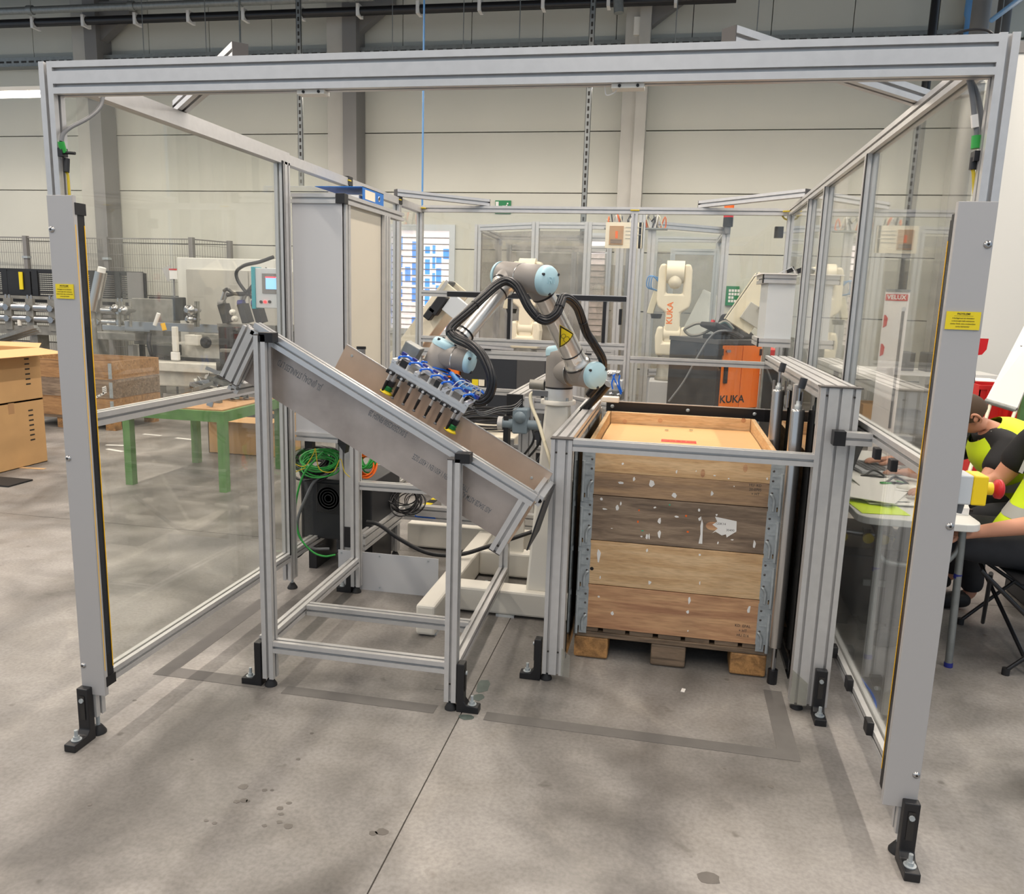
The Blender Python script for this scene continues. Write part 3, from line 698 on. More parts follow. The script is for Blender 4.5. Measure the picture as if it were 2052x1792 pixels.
# ================================================================== PALLET STATION FRAME
ps = thing('pallet_station', 'aluminium pallet station frame with tall ribbed column and cylinders', 'frame', (1.9, 1.6, 0))
def S_(name, a, b, w=.045, h=.045, up=(0, 0, 1), mt='alu', **k): return G().profile(a, b, w, h, up, **k).build(name, mt, ps)
S_('left_post', (1.4195, .8225, .03), (1.4195, .8225, .995), .082, .045, (0, 1, 0)); G().box(1.376, 1.463, .797, .847, .995, 1.0).build('end_cap', 'dark_cap', ps)
S_('front_rail', (1.462, .8225, .976), (2.338, .8225, .976)); S_('side_rail', (1.416, .845, .978), (1.416, 2.09, .978), .082, .045)
S_('column', (2.405, .8225, .03), (2.405, .8225, 1.243), .135, .05, (0, 1, 0), sw=3); G().box(2.335, 2.478, .792, .85, 1.243, 1.248).build('end_cap', 'dark_cap', ps)
S_('top_beam', (2.405, .85, 1.2225), (2.405, 2.6, 1.2225), .135, .045, sw=3); G().box(2.337, 2.473, 2.6, 2.605, 1.2, 1.245).build('end_cap', 'dark_cap', ps)
S_('rear_post', (1.4195, 2.11, .03), (1.4195, 2.11, .955), .082, .045, (0, 1, 0)); S_('rear_column', (2.405, 2.58, .03), (2.405, 2.58, 1.2), .135, .045, (0, 1, 0), sw=3)
for x, y in ((1.393, .8225), (1.45, 2.11), (2.44, 2.57), (2.37, .83)): foot(ps, x, y, r=.024)
bracket(ps, 1.372, .815, (-1, 0, 0), h=.175, base=.085); bracket(ps, 2.437, .793, (0, -1, 0), h=.19, base=.09)
for x, z in ((1.40, .945), (1.44, .943), (1.40, .13), (1.44, .13), (2.36, 1.215), (2.452, 1.213)): G().cyl((x, .798, z), (x, .7965, z), .0042, n=8).build('hole', 'slot_dark', ps)
# smoked side guards
G().box(1.462, 1.466, .86, 2.08, .08, .94).build('left_guard', 'smoke', ps); 
for a, b, c in ((.86, 1.33, 1.2), (1.37, 1.83, 1.2), (1.87, 2.58, 1.2)): G().box(2.333, 2.337, a, b, .1, c).build('right_guard', 'smoke', ps)
G().box(2.34, 2.344, .86, 2.58, .1, 1.1).build('guard_backing', 'black_satin', ps)
for y in (1.35, 1.85):
    G().box(2.325, 2.34, y-.02, y+.02, 1.02, 1.2).build('hanger', 'alu', ps); G().cyl((2.305, y, 1.10), (2.305, y, 1.17), .006, n=8).build('rod', 'steel', ps)
g0 = [(.86, .05)]
g = G(); g.prism([(0, 0), (.035, 0), (.035, .09), (0, .12)], (1.455, .795, .03), (1, 0, 0), (0, 0, 1), (0, .004, 0)); g.build('corner_shield', 'shield', ps)
g = G(); g.prism([(0, 0), (.06, 0), (.06, .09), (0, .14)], (2.337, .79, .03), (1, 0, 0), (0, 0, 1), (0, .004, 0)); g.build('corner_shield', 'shield', ps)
G().box(1.466, 2.333, 2.35, 2.355, .895, .965).build('rear_plate', 'black_satin', ps)
G().box(1.466, 2.333, 2.348, 2.357, .962, .967).build('plate_edge', 'alu_bright', ps); P0 = (1.50, 1.92, 2.28)
for x in P0: G().lathe((x, 2.35, .935), (0, -1, 0), [(0, .011), (.004, .010), (.007, .005)], 12).build('bolt', 'zinc', ps)
S_('rear_rail', (1.462, 2.375, .93), (2.338, 2.375, .93), .04, .06)
# white pneumatic mount at the rear left corner
q = at(1216, 800, y=2.28); G().box(q.x-.03, q.x+.07, 2.25, 2.3, .968, 1.0).build('connector_block', 'white_paint', ps, bevel=.006)
for x, y, zt, r in ((2.297, 1.6, 1.15, .027), (2.300, 1.02, 1.135, .0265)):
    cy = G().lathe((x, y, .16), (0, 0, 1), [(0, r*.95), (.01, r), (zt-.17, r), (zt-.163, r*.94), (zt-.16, r*.85)], 28).build('guide_cylinder', 'brushed', ps)
    G().lathe((x, y, zt), (0, 0, 1), [(0, .014), (.016, .014), (.018, .009), (.03, .009), (.036, .005)], 8).build('cylinder_nut', 'zinc', cy); G().cyl((x, y, zt+.03), (x, y, zt+.085), .0075, n=10).build('piston_rod', 'steel', cy)
    G().cyl((x, y, .06), (x, y, .16), .009, n=10).build('rod_foot', 'steel', cy); G().cyl((x, y, 0), (x, y, .06), .02, n=10).build('base_foot', 'black_plastic', cy)
    G().cyl((x+.004, y, zt+.08), (x+.012, y, zt+.12), .014, n=12).build('rod_eye', 'anthracite', cy)
# ================================================================== PALLET, COLLARS, BOARD
X0, YB = 1.477, 1.0539
pt = thing('wooden_pallet', 'weathered wooden pallet on the floor under the box collars', 'pallet', (X0+.4, YB+.6, 0))
for i, bx in enumerate((0, .3275, .655)):
    for j, by in enumerate((0, .5275, 1.055)):
        G().box(X0+bx+.0, X0+bx+.145, YB+by, YB+by+.145, .022 if j else .004, .10).build('block', 'wood_block' if i != 1 else 'wood_pallet', pt, bevel=.008)
    G().box(X0+bx+.01, X0+bx+.135, YB+.01, YB+1.19, 0, .022).build('skid_board', 'wood_pallet', pt)
for j, by in enumerate((0, .5275, 1.055)): G().box(X0, X0+.8, YB+by, YB+by+.145, .10, .122).build('cross_board', 'wood_pallet', pt, bevel=.002)
for k in range(7): G().box(X0+k*.1165+.004*(k % 2), X0+k*.1165+.099, YB+.006, YB+1.194, .122, .144).build('deck_board', 'wood_pallet', pt, bevel=.002)
T = .02
def collar(k, mtl, lab, halves=1, hh=.195):
    z0 = .144+.195*k; z1 = z0+hh-.003
    t = thing('pallet_collar', lab, 'pallet collar', (X0+.4, YB+.6, z0), 'stacked pallet collars')
    hz = [z0+(z1-z0)*i/halves for i in range(halves+1)]
    for i in range(halves):
        a, b = hz[i]+(.001 if i else 0), hz[i+1]
        G().box(X0+.026, X0+.774, YB, YB+T, a, b).build('front_board', mtl if i or halves == 1 else 'wood_old2', t, bevel=.0015)
    G().box(X0+.026, X0+.774, YB+1.2-T, YB+1.2, z0, z1).build('back_board', 'wood_new', t, bevel=.0015)
    for x in (X0+.004, X0+.796-T): G().box(x, x+T, YB+.006, YB+1.194, z0, z1).build('side_board', 'wood_y', t, bevel=.0015)
    for sx, xx in ((1, X0), (-1, X0+.8)):
        for yy, sy in ((YB, 1), (YB+1.2, -1)):
            g = G()
            xa, xb = sorted((xx, xx+sx*.052)); ya, yb = sorted((yy-sy*.003, yy-sy*.001))
            g.box(xa, xb, ya, yb, z0+.004, z1-.012)
            xs2 = sorted((xx-sx*.001, xx+sx*.002)); ys2 = sorted((yy, yy+sy*.06)); g.box(xs2[0], xs2[1], ys2[0], ys2[1], z0+.002, z1-.004)
            h = g.build('hinge', 'zinc', t)
            g = G(); px = xx+sx*.006; 
            g.cyl((px, yy-sy*.006, z0-.03), (px, yy-sy*.006, z1-.05), .007, n=10); g.build('hinge_pin', 'zinc', h)
            if sy > 0:
                g = G(); xc = xx+sx*.034
                g.tube([(xc+sx*.012, yy-.004, z0+.055), (xc+sx*.005, yy-.008, z0+.05), (xc-sx*.004, yy-.008, z0+.03), (xc-sx*.004, yy-.008, z0-.012)], .006, n=6)
                g.box(xc-.016, xc+.016, yy-.006, yy-.004, z0-.026, z0+.012); g.build('locking_tongue', 'zinc', h)
                for zz in (.06, .11, .15): 
                    g = G(); g.lathe((xx+sx*.040, yy-.003, z0+zz), (0, -1, 0), [(0, .005), (.002, .004), (.003, .001)], 8); g.build('rivet', 'dark_cap', h)
                for zz in (.085, .13, .165):
                    g = G(); a = xx+sx*.012; g.bar((min(a, a+sx*.03), yy-.0035, z0+zz), (max(a, a+sx*.03), yy-.0035, z0+zz), .003, .006); g.build('rib', 'zinc', h)
    return t, z0
M['wood_old2'] = M['wood_old']
rs = random.Random(5)
def scraps(t, z0, spots, mtl='white_paper'):
    for (u, v, w_, h_) in spots:
        c = at(1080+u/2.756, 750+v/2.756, y=YB-.001)
        w_, h_ = w_/1000, h_/1000; n = 6; po = []
        for i in range(n):
            a = 2*PI*i/n+rs.uniform(-.3, .3); k = rs.uniform(.6, 1.15); po.append((math.cos(a)*w_/2*k, math.sin(a)*h_/2*k))
        G().prism(po, (c.x, YB-.0004, c.z), (1, 0, 0), (0, 0, 1), (0, -.0008, 0)).build('paper_scrap', mtl, t)
t1, z = collar(0, 'wood_red', 'reddish grained pine collar lowest on the pallet')
scraps(t1, z, ((830, 1253, 12, 34), (822, 1315, 14, 22), (1160, 1298, 14, 36), (403, 1322, 16, 20), (330, 1230, 12, 14), (822, 1418, 6, 8)))
for i, b in enumerate(('KD  EPAL', '+ HT', 'HU 016')): c = at(1080+1125/2.756, 750+(1392+26*i)/2.756, y=YB-.001); text(b, .017, (c.x, YB-.0008, c.z), (1, 0, 0), (0, 0, 1), 'dark_cap', t1, sx=.9)
t2, z = collar(1, 'wood_new', 'pale clean pine collar second from the bottom')
scraps(t2, z, ((330, 1000, 16, 60), (338, 1125, 8, 16), (611, 1150, 14, 22), (597, 972, 8, 20), (888, 998, 10, 12), (888, 1155, 6, 18)))
q = at(1080+292/2.756, 750+1074/2.756, y=YB); G().lathe((q.x, YB-.0003, q.z), (0, -1, 0), [(0, .008), (.0006, .006)], 10).build('knot', 'ink', t2)
t3, z = collar(2, 'wood_old', 'weathered grey collar with a torn white label, third from bottom')
scraps(t3, z, ((345, 690, 12, 14), (432, 737, 14, 26), (452, 715, 8, 16), (362, 745, 24, 8), (640, 737, 12, 10), (884, 750, 14, 18), (760, 788, 18, 12), (665, 812, 16, 30), (663, 882, 14, 44), (596, 897, 10, 34), (608, 897, 8, 30), (565, 897, 12, 8), (402, 852, 10, 4), (1190, 940, 12, 38), (988, 932, 8, 12), (1067, 915, 14, 6), (982, 778, 10, 10), (890, 800, 14, 22)))
scraps(t3, z, ((553, 752, 8, 12), (547, 815, 8, 12), (812, 783, 10, 12), (822, 870, 12, 10)), 'orange'); scraps(t3, z, ((722, 722, 10, 8), (572, 865, 14, 6)), 'mint')
c = at(1080+895/2.756, 750+865/2.756, y=YB-.001); G().prism([(-.006, -.055), (.009, -.055), (.007, -.01), (.006, .03), (.0, .05), (-.004, .02), (-.001, -.015)], (c.x, YB-.0004, c.z), (1, 0, 0), (0, 0, 1), (0, -.001, 0)).build('paper_scrap', 'white_paper', t3)
c = at(1080+1030/2.756, 750+845/2.756, y=YB-.001)
G().prism([(-.05, -.03), (-.038, -.022), (-.012, -.036), (.004, -.03), (.008, -.043), (.024, -.03), (.044, -.015), (.042, .028), (.0, .034), (-.044, .04), (-.034, .02), (-.052, .006), (-.03, -.008)], (c.x, YB-.0004, c.z), (1, 0, 0), (0, 0, 1), (0, -.001, 0)).build('torn_label', 'white_paper', t3)
text('120K14', .013, (c.x-.02, YB-.0016, c.z+.012), (1, 0, 0), (0, 0, 1), 'ink', t3); text('30490', .013, (c.x+.02, YB-.0016, c.z-.012), (1, 0, 0), (0, 0, 1), 'ink', t3)
g = G(); g.prism([(math.cos(i*PI/8)*.028, math.sin(i*PI/8)*.018) for i in range(16)], (c.x-.05, YB-.0002, c.z), (1, 0, 0), (0, 0, 1), (0, -.0003, 0)); g.build('knot', 'wood_red', t3)
M['wood_old2'] = M['wood_mid']
t4, z = collar(3, 'wood_new', 'topmost collar of two boards with paper scraps', halves=2)
scraps(t4, z, ((462, 495, 14, 14), (524, 580, 12, 26), (455, 600, 26, 12), (620, 608, 26, 40), (746, 668, 20, 28), (956, 658, 16, 22), (1260, 578, 12, 14), (760, 540, 8, 18), (970, 560, 12, 6), (1078, 620, 6, 8), (868, 536, 6, 10), (1048, 577, 8, 6)))
for i, b in enumerate(('HU  KD', '20-0705', '+ HT')): c = at(1080+1195/2.756, 750+(615+24*i)/2.756, y=YB-.001); text(b, .016, (c.x, YB-.0008, c.z), (1, 0, 0), (0, 0, 1), 'dark_cap', t4, sx=.9)
for u, v in ((905, 548), (1140, 520)): c = at(1080+u/2.756, 750+v/2.756, y=YB-.001); G().prism([(math.cos(i*PI/6)*.009, math.sin(i*PI/6)*.017) for i in range(12)], (c.x, YB-.0002, c.z), (1, 0, 0), (0, 0, 1), (0, -.0003, 0)).build('knot', 'wood_red', t4)
for u, v in ((1323, 843), (1252, 845), (1490, 843)): c = at(u, v, y=YB+1.179); G().prism([(math.cos(i*PI/6)*.013, math.sin(i*PI/6)*.013) for i in range(12)], (c.x, YB+1.1798, c.z), (1, 0, 0), (0, 0, 1), (0, -.0004, 0)).build('knot', 'wood_red', t4)
bd = thing('cardboard_sheet', 'flat brown cardboard lid with a red printed label inside the collars', 'cardboard', (X0+.4, YB+.6, .8))
q = at(1330, 856, y=YB+1.17); ZB = .868
g = G(); n = 12
for i in range(n):
    a, b = i/n, (i+1)/n; ya, yb = YB+.03+1.14*a, YB+.03+1.14*b
    za, zb = ZB-.012+.012*math.sin(PI*a), ZB-.012+.012*math.sin(PI*b)
    g.add([(X0+.03, ya, za), (X0+.77, ya, za), (X0+.77, yb, zb), (X0+.03, yb, zb), (X0+.03, ya, za-.006), (X0+.77, ya, za-.006), (X0+.77, yb, zb-.006), (X0+.03, yb, zb-.006)],
          [(0, 1, 2, 3), (4, 7, 6, 5), (0, 4, 5, 1), (2, 6, 7, 3), (0, 3, 7, 4), (1, 5, 6, 2)])
g.build('sheet', 'cardboard_top', bd)
G().box(X0+.03, X0+.77, YB+.03, YB+1.17, .146, ZB-.03).build('packed_goods', 'cardboard', bd)
a = at(1360, 885, z=ZB); G().obox((a.x, a.y, ZB+.0006), (1, 0, 0), (0, 1, 0), (0, 0, 1), .165, .07, .0008).build('red_label', 'red', bd)
text('VELUX', .045, (a.x, a.y, ZB+.0014), (1, 0, 0), (0, 1, 0), 'orange', bd, bold=.02, sx=1.15)
for u in (1336, 1385): a = at(u, 862, z=ZB); G().obox((a.x, a.y, ZB+.0004), (1, 0, 0), (0, 1, 0), (0, 0, 1), .018, .016, .0008).build('hand_hole', 'slot_dark', bd)
# ================================================================== ROBOT STAND
st = thing('robot_stand', 'white painted welded steel stand with a tapered column for the robot', 'robot stand', (1.1, 1.8, 0))
def W_(name, x0, x1, y0, y1, z0, z1, b=.012): return G().box(x0, x1, y0, y1, z0, z1).build(name, 'white_paint', st, bevel=b)
W_('outrigger', .752, .842, 1.08, 2.42, .008, .150)
W_('cross_beam',   .842, 1.425, 1.40, 1.52, .012, .135); W_('cross_beam', .842, 1.425, 1.93, 2.03, .012, .15); W_('cross_beam', .30, 1.425, 2.30, 2.42, .012, .16)
g = G(); g.add([(1.19, 1.44, .128), (1.395, 1.44, .128), (1.395, 1.75, .128), (1.19, 1.75, .128), (1.236, 1.54, 1.03), (1.346, 1.54, 1.03), (1.346, 1.66, 1.03), (1.236, 1.66, 1.03)],
    [(0, 3, 2, 1), (4, 5, 6, 7), (0, 1, 5, 4), (1, 2, 6, 5), (2, 3, 7, 6), (3, 0, 4, 7)]); g.build('column', 'white_paint', st, bevel=.012)
G().prism([(0, 0), (.22, 0), (.22, .36)], (.86, 1.965, .15), (1, 0, 0), (0, 0, 1), (0, .03, 0)).build('gusset', 'white_paint', st)
G().lathe((1.291, 1.6, 1.03), (0, 0, 1), [(0, .084), (.018, .084), (.02, .08)], 32).build('flange', 'white_paint', st)
G().box(.845, .965, 1.7, 1.78, .0, .014).build('anchor_plate', 'white_paint', st); G().cyl((.93, 1.74, .014), (.93, 1.74, .05), .009, n=6).build('anchor_bolt', 'zinc', st)
for x, y in ((.797, 1.15), (.797, 2.3), (1.30, 2.35), (1.10, 1.44)): G().box(x-.045, x+.045, y-.04, y+.04, 0, .012).build('foot_plate', 'silver_paint', st)
# floor machine frame behind the chute
t = thing('base_frame', 'low aluminium base frame with cables lying on it behind the chute', 'frame', (.8, 2.2, .1))
for n_, a, b in (('frame_beam', (.2775, 1.62, .24), (.2775, 2.25, .24)), ('frame_beam', (.30, 2.2725, .24), (1.36, 2.2725, .24))): G().profile(a, b, .045, .09, sh=2).build(n_, 'alu', t)
for x, y in ((.2775, 2.15), (1.2, 2.2725), (.9, 2.2725)): G().profile((x, y, .03), (x, y, .195), .045, .045, (0, 1, 0)).build('frame_leg', 'alu', t); G().lathe((x, y, 0), (0, 0, 1), [(0, .024), (.02, .015), (.03, .01)]).build('foot_pad', 'rubber', t)
t = thing('shield_plate', 'plain grey sheet metal shield standing low behind the chute legs', 'plate', (.44, 1.57, .0))
G().box(.172, .715, 1.565, 1.569, .0, .205).build('sheet', 'cabinet_grey', t)
for x, z in ((.19, .19), (.40, .19), (.66, .19), (.40, .02), (.19, .03)): G().cyl((x, 1.565, z), (x, 1.562, z), .005, n=8).build('screw', 'zinc', t)
# ================================================================== ROBOT ARM
AN = math.radians(54); RA = V((math.sin(AN), -math.cos(AN), 0)); RH = V((-math.cos(AN), -math.sin(AN), 0)); UZ = V((0, 0, 1))
RB = V((1.291, 1.6, 1.05)); S0 = V((1.412, 1.477, 1.190)); E1 = V((1.228, 1.224, 1.599)); E2 = V((1.104, 1.291, 1.617)); W0 = V((.91, 1.024, 1.302))
rb = thing('industrial_robot', 'grey and silver six-axis robot arm with pale blue joint caps', 'robot', RB)
def R_(name, g, mt): return g.build(name, mt, rb)
G().lathe(RB, UZ, [(0, .068), (.004, .07), (.04, .066), (.055, .066)], 32).build('base_ring', 'silver_paint', rb)
for k in range(4):
    a = PI/4+k*PI/2; p_ = RB+V((math.cos(a)*.07, math.sin(a)*.07, 0)); G().cyl(p_, p_+UZ*.014, .008, n=6).build('base_bolt', 'zinc', rb)
G().lathe(RB+UZ*.055, UZ, [(0, .067), (.008, .067)], 32).build('joint_seal', 'black_satin', rb)
def capped(c0, c1, r, name, cap='robot_blue', capl=.03, sub=True, dome=.012, ringmat='steel'):
    """joint housing from c0 to c1 with a blue cap on the c1 end"""
    d = (c1-c0).normalized(); L = (c1-c0).length
    h = G().lathe(c0, d, [(0, r*.96), (.006, r), (L, r), (L+.001, r*.9)], 36).build(name, 'robot_grey', rb)
    k = G().lathe(c1, d, [(0, r*1.01), (capl*.55, r*1.01), (capl*.85, r*.93), (capl, r*.84), (capl+.003, 0)], 36).build('joint_cap', cap, h)
    x, z = axes(d, UZ)
    for q in range(3):
        a = q*2*PI/3+.5; p_ = c1+d*(capl*.80)+(x*math.cos(a)+z*math.sin(a))*r*.86
        G().cyl(p_, p_+d*.009, .006, n=8).build('cap_screw', 'anthracite', h)
    return h
# base joint housing (upright) with slanted cap
bh = G().lathe(RB+UZ*.063, UZ, [(0, .0655), (.13, .0655), (.165, .061), (.18, .05), (.184, .0)], 36).build('base_joint', 'robot_grey', rb)
q = RB+UZ*.225-RA*.012; d = (UZ*1-RA*.18).normalized(); G().lathe(q, d, [(-.012, .062), (.012, .061), (.026, .055), (.031, .046), (.033, 0)], 36).build('joint_cap', 'robot_blue', bh)
c0 = RB+UZ*.14+RA*.01; c1 = S0+RA*.072
h = capped(c0, c1, .062, 'shoulder_joint')
G().lathe(S0-RA*.062, RA, [(0, .0635), (.003, .0635)], 36).build('joint_ring', 'steel', h)
def tube_(a, b, r0, r1, name):
    d = (b-a).normalized(); L = (b-a).length
    t_ = G().lathe(a, d, [(.058, r0*1.16), (.068, r0*1.16), (.073, r0*1.05), (.09, r0), (L-.085, r1), (L-.075, r1*1.04), (L-.045, r1*1.04)], 36).build(name, 'robot_tube', rb)
    G().lathe(a, d, [(.0, r0*1.2), (.05, r0*1.22), (.058, r0*1.22)], 36).build('tube_socket', 'robot_grey', t_)
    G().lathe(a, d, [(.0515, r0*1.235), (.0585, r0*1.235)], 36).build('joint_seal', 'black_satin', t_)
    G().lathe(a, d, [(L-.078, r1*1.09), (L-.068, r1*1.09)], 36).build('joint_seal', 'black_satin', t_)
    G().lathe(a, d, [(L-.068, r1*1.12), (L-.03, r1*1.2), (L, r1*1.2)], 36).build('tube_socket', 'robot_grey', t_)
    return t_, d, L
ua, ud, uL = tube_(S0, E1, .050, .048, 'upper_arm')
eh = capped(E2-RA*.055, E1+RA*.048, .063, 'elbow_joint', capl=.034)
G().lathe(E2-RA*.055, -RA, [(0, .0625), (.012, .062), (.024, .053), (.027, 0)], 36).build('joint_cap', 'robot_blue', eh)
for f in (.5,): q = E2.lerp(E1, f); G().lathe(q, RA, [(-.002, .0640), (.002, .0640)], 36).build('joint_ring', 'steel', eh)
fa, fd, fL = tube_(E2, W0, .045, .042, 'forearm')
# embossed logo on the elbow cap
q = E1+RA*(.05+.0365); x, z = axes(RA, UZ)
for b_ in (((-.022, -.012), (-.022, .012)), ((-.012, -.014), (-.012, .012)), ((-.012, .012), (.0, .012)), ((.0, .012), (.004, .004)), ((.004, .004), (-.004, -.002)), ((-.004, -.002), (.006, -.014)), ((.016, -.014), (.016, .014)), ((.022, -.014), (.022, .014))):
    a_, c_ = [q+x*(-p_[0])+z*p_[1] for p_ in b_]; G().bar(a_, c_, .0022, .002, RA).build('emboss', 'robot_blue', eh)
# warning triangle on the upper arm (curved with the tube)
side = V((.02, -.96, -.1)); side = (side-ud*side.dot(ud)).normalized(); tn = ud.cross(side)
def curved(poly, mt, name, rr, cc, parent):
    vs = []; 
    for (t_, s_) in poly: a = s_/rr; vs.append(S0+ud*(cc+t_)+(side*math.cos(a)+tn*math.sin(a))*rr)
    g = G(); c = sum(vs, V())/len(vs); g.add(vs, [list(range(len(vs)))]); return g.build(name, mt, parent)
def tri(s): # finely sampled triangle edge, point toward the right
    P = [(.058*s, -.028*s), (.006*s, .046*s), (-.058*s, -.028*s)]; out = []
    for i in range(3):
        for k in range(6): f = k/6; out.append((P[i][0]*(1-f)+P[(i+1) % 3][0]*f, P[i][1]*(1-f)+P[(i+1) % 3][1]*f))
    c, n = math.cos(.44), math.sin(.44)
    return [(a*c-b*n, a*n+b*c) for a, b in out]
wt = None
def fan(poly, mt, name, rr, parent, cc=.235):
    def pt(t_, s_): a = s_/rr+.32; return S0+ud*(cc+t_)+(side*math.cos(a)+tn*math.sin(a))*rr
    vs, fs = [], []; K = 5; n = len(poly)
    cx_ = sum(p_[0] for p_ in poly)/n; cy_ = sum(p_[1] for p_ in poly)/n
    for k in range(K+1):
        for p_ in poly: vs.append(pt(cx_+(p_[0]-cx_)*k/K, cy_+(p_[1]-cy_)*k/K))
    for k in range(K):
        for i in range(n): fs.append((k*n+i, k*n+(i+1) % n, (k+1)*n+(i+1) % n, (k+1)*n+i))
    return G().add(vs, fs, True).build(name, mt, parent)
wt = fan(tri(1.06), 'sign_yellow', 'warning_label', .0500, ua); fan(tri(1.0), 'ink', 'label_border', .0504, ua); fan(tri(.80), 'sign_yellow', 'label_field', .0508, ua)
def ring2(cx_, cy_, r, w_):
    def pt(t_, s_, rr=.0512): a = s_/rr+.32; return S0+ud*(.235+t_)+(side*math.cos(a)+tn*math.sin(a))*rr
    vs, fs = [], []
    for i in range(20):
        a = 2*PI*i/20
        for q in (r, r-w_): vs.append(pt(cx_+math.cos(a)*q, cy_+math.sin(a)*q))
    for i in range(20): fs.append((2*i, 2*i+1, (2*i+3) % 40, (2*i+2) % 40))
    G().add(vs, fs).build('label_symbol', 'ink', ua)
ring2(.010, -.008, .011, .002); ring2(-.012, -.002, .0145, .002)
fan([(.02, -.02), (.02, .02), (-.022, .02), (-.022, -.02)], 'white_paper', 'type_label', .0506, ua, cc=.105)
# cable ties around the tubes
for (o_, d_, f_, r_) in ((S0, ud, .125, .0515), (S0, ud, .365, .0505), (E2, fd, .105, .0468), (E2, fd, .355, .0455)):
    x, z = axes(d_, UZ); g = G(); g.lathe(o_+d_*f_, d_, [(-.003, r_), (.003, r_), (.003, r_-.002), (-.003, r_-.002), (-.003, r_)], 28); g.build('tube_tie', 'cable_black', rb)
# wrist
A0 = at(893, 685, y=.93); AF = at(866, 744, y=.93); ad = (A0-AF).normalized()
wa = capped(AF+ad*.022, A0-ad*.022, .049, 'wrist_joint', capl=.026)
G().lathe(AF+ad*.022, -ad, [(0, .05), (.003, .05), (.003, .046), (.024, .046), (.03, .05), (.036, .05)], 32).build('tool_flange', 'silver_paint', wa); G().lathe(AF+ad*.024, -ad, [(0, .0505), (.004, .0505)], 32).build('joint_seal', 'black_satin', wa)
B0 = (A0+AF)/2+V((0, 0, .01)); B1 = at(946, 727, y=.90)
wb2 = capped(B0, B1-(B1-B0).normalized()*.02, .0455, 'wrist_joint', capl=.022)
G().lathe(B0+(B1-B0)*.50, B1-B0, [(-.002, .0465), (.002, .0465)], 32).build('joint_ring', 'steel', wb2)
G().lathe(W0, (B0-W0), [(-.02, .0), (-.012, .036), (0, .04), ((B0-W0).length, .04)], 28).build('wrist_link', 'robot_grey', rb)
# ================================================================== CABLE BUNDLE ON THE ARM
cb = thing('cable_bundle', 'thick black cable bundle looping along the robot arm down to the gripper', 'cable bundle', (1.2, 1.2, 1.0))
path = [((1180, 792), 1.62), ((1200, 765), 1.58), ((1208, 725), 1.47), ((1190, 690), 1.40), ((1176, 668), 1.37), ((1166, 640), 1.33), ((1156, 615), 1.28), ((1142, 600), 1.23), ((1128, 597), 1.19), ((1122, 612), 1.16), ((1114, 630), 1.14), ((1096, 642), 1.13), ((1078, 636), 1.13), ((1060, 616), 1.13), ((1047, 592), 1.14), ((1034, 572), 1.15), ((1014, 563), 1.15), ((992, 574), 1.12), ((964, 600), 1.06), ((934, 628), 1.0), ((910, 650), .96), ((902, 664), .94), ((914, 678), .92), ((940, 690), .88), ((962, 708), .86), ((978, 735), .84), ((986, 765), .83), ((980, 792), .83), ((964, 805), .83), ((946, 802), .83), ((930, 790), .84)]
ctr = spline([at(u, v, y=y) for (u, v), y in path], 5)
g = G(); NS = 8
for k in range(NS):
    pts = []; x = V((1, 0, 0)); n = len(ctr)
    for i, q in enumerate(ctr):
        d = (ctr[min(i+1, n-1)]-ctr[max(i-1, 0)]).normalized(); x = (x-d*x.dot(d)).normalized(); z = d.cross(x)
        a = 2*PI*k/(NS-1)+i*.045; rr = 0 if k == NS-1 else .0125
        pts.append(q+(x*math.cos(a)+z*math.sin(a))*rr)
    g.tube(pts, .0075, n=7, sub=0)
g.build('strands', 'cable_black', cb, kind='stuff')
for i in (24, 46, 60, 92, 106):
    d = (ctr[i+1]-ctr[i-1]).normalized(); G().lathe(ctr[i], d, [(-.0025, .0205), (.0025, .0205), (.0025, .0185), (-.0025, .0185), (-.0025, .0205)], 16).build('bundle_tie', 'black_plastic', cb)
t = thing('robot_hose', 'thick black hose slanting down from behind the shoulder joint', 'hose', (1.3, 1.7, .9))
G().tube([at(1218, 770, y=1.62), at(1196, 795, y=1.66), at(1165, 826, y=1.7), at(1120, 870, y=1.76), at(1080, 930, y=1.8)], .021).build('hose', 'cable_black', t)
t = thing('power_lead', 'cream power lead with grey plug hanging from the robot base', 'cable', (1.2, 1.5, 1.0))
p0 = at(1098, 789, y=1.56); q = at(1068, 787, y=1.54)
G().obox((p0+q)/2, p0-q, (0, 1, 0), UZ, (p0-q).length, .026, .026).build('plug', 'cable_grey', t)
G().tube([q, at(1063, 793, y=1.53), at(1066, 815, y=1.5), at(1080, 850, y=1.44), at(1092, 890, y=1.36), at(1100, 915, y=1.30), at(1108, 950, y=1.28)], .0085).build('lead', 'cable_cream', t)
# ================================================================== GRIPPER
gr = thing('suction_gripper', 'long aluminium vacuum gripper with a row of black suction fingers', 'gripper', (.9, .8, 1.1))
GA = V((.7605, 0, 1.251)); GB_ = V((1.049, 0, 1.101)); GD = (GB_-GA).normalized(); GN = V((-GD.z, 0, GD.x)); GL = (GB_-GA).length
def gp(s, t, y): return GA+GD*s+GN*t+V((0, y, 0))
YA, YB2 = .74, .875
for y in (YA, YB2): G().profile(gp(-.008, 0, y), gp(GL+.008, 0, y), .016, .03, GN, sw=1, sh=1, slot=.006, dep=.004).build('finger_bar', 'alu_bright', gr)
for s_ in (.0, .1, .225, GL): G().profile(gp(s_, .022, YA-.012), gp(s_, .022, YB2+.012), .022, .014, GN, sw=1, sh=1, slot=.005, dep=.003).build('cross_bar', 'alu_bright', gr)
G().profile(gp(.02, .036, .80), gp(.30, .036, .80), .03, .012, GN, sw=1, sh=1, slot=.004, dep=.003).build('spine_bar', 'alu_bright', gr)
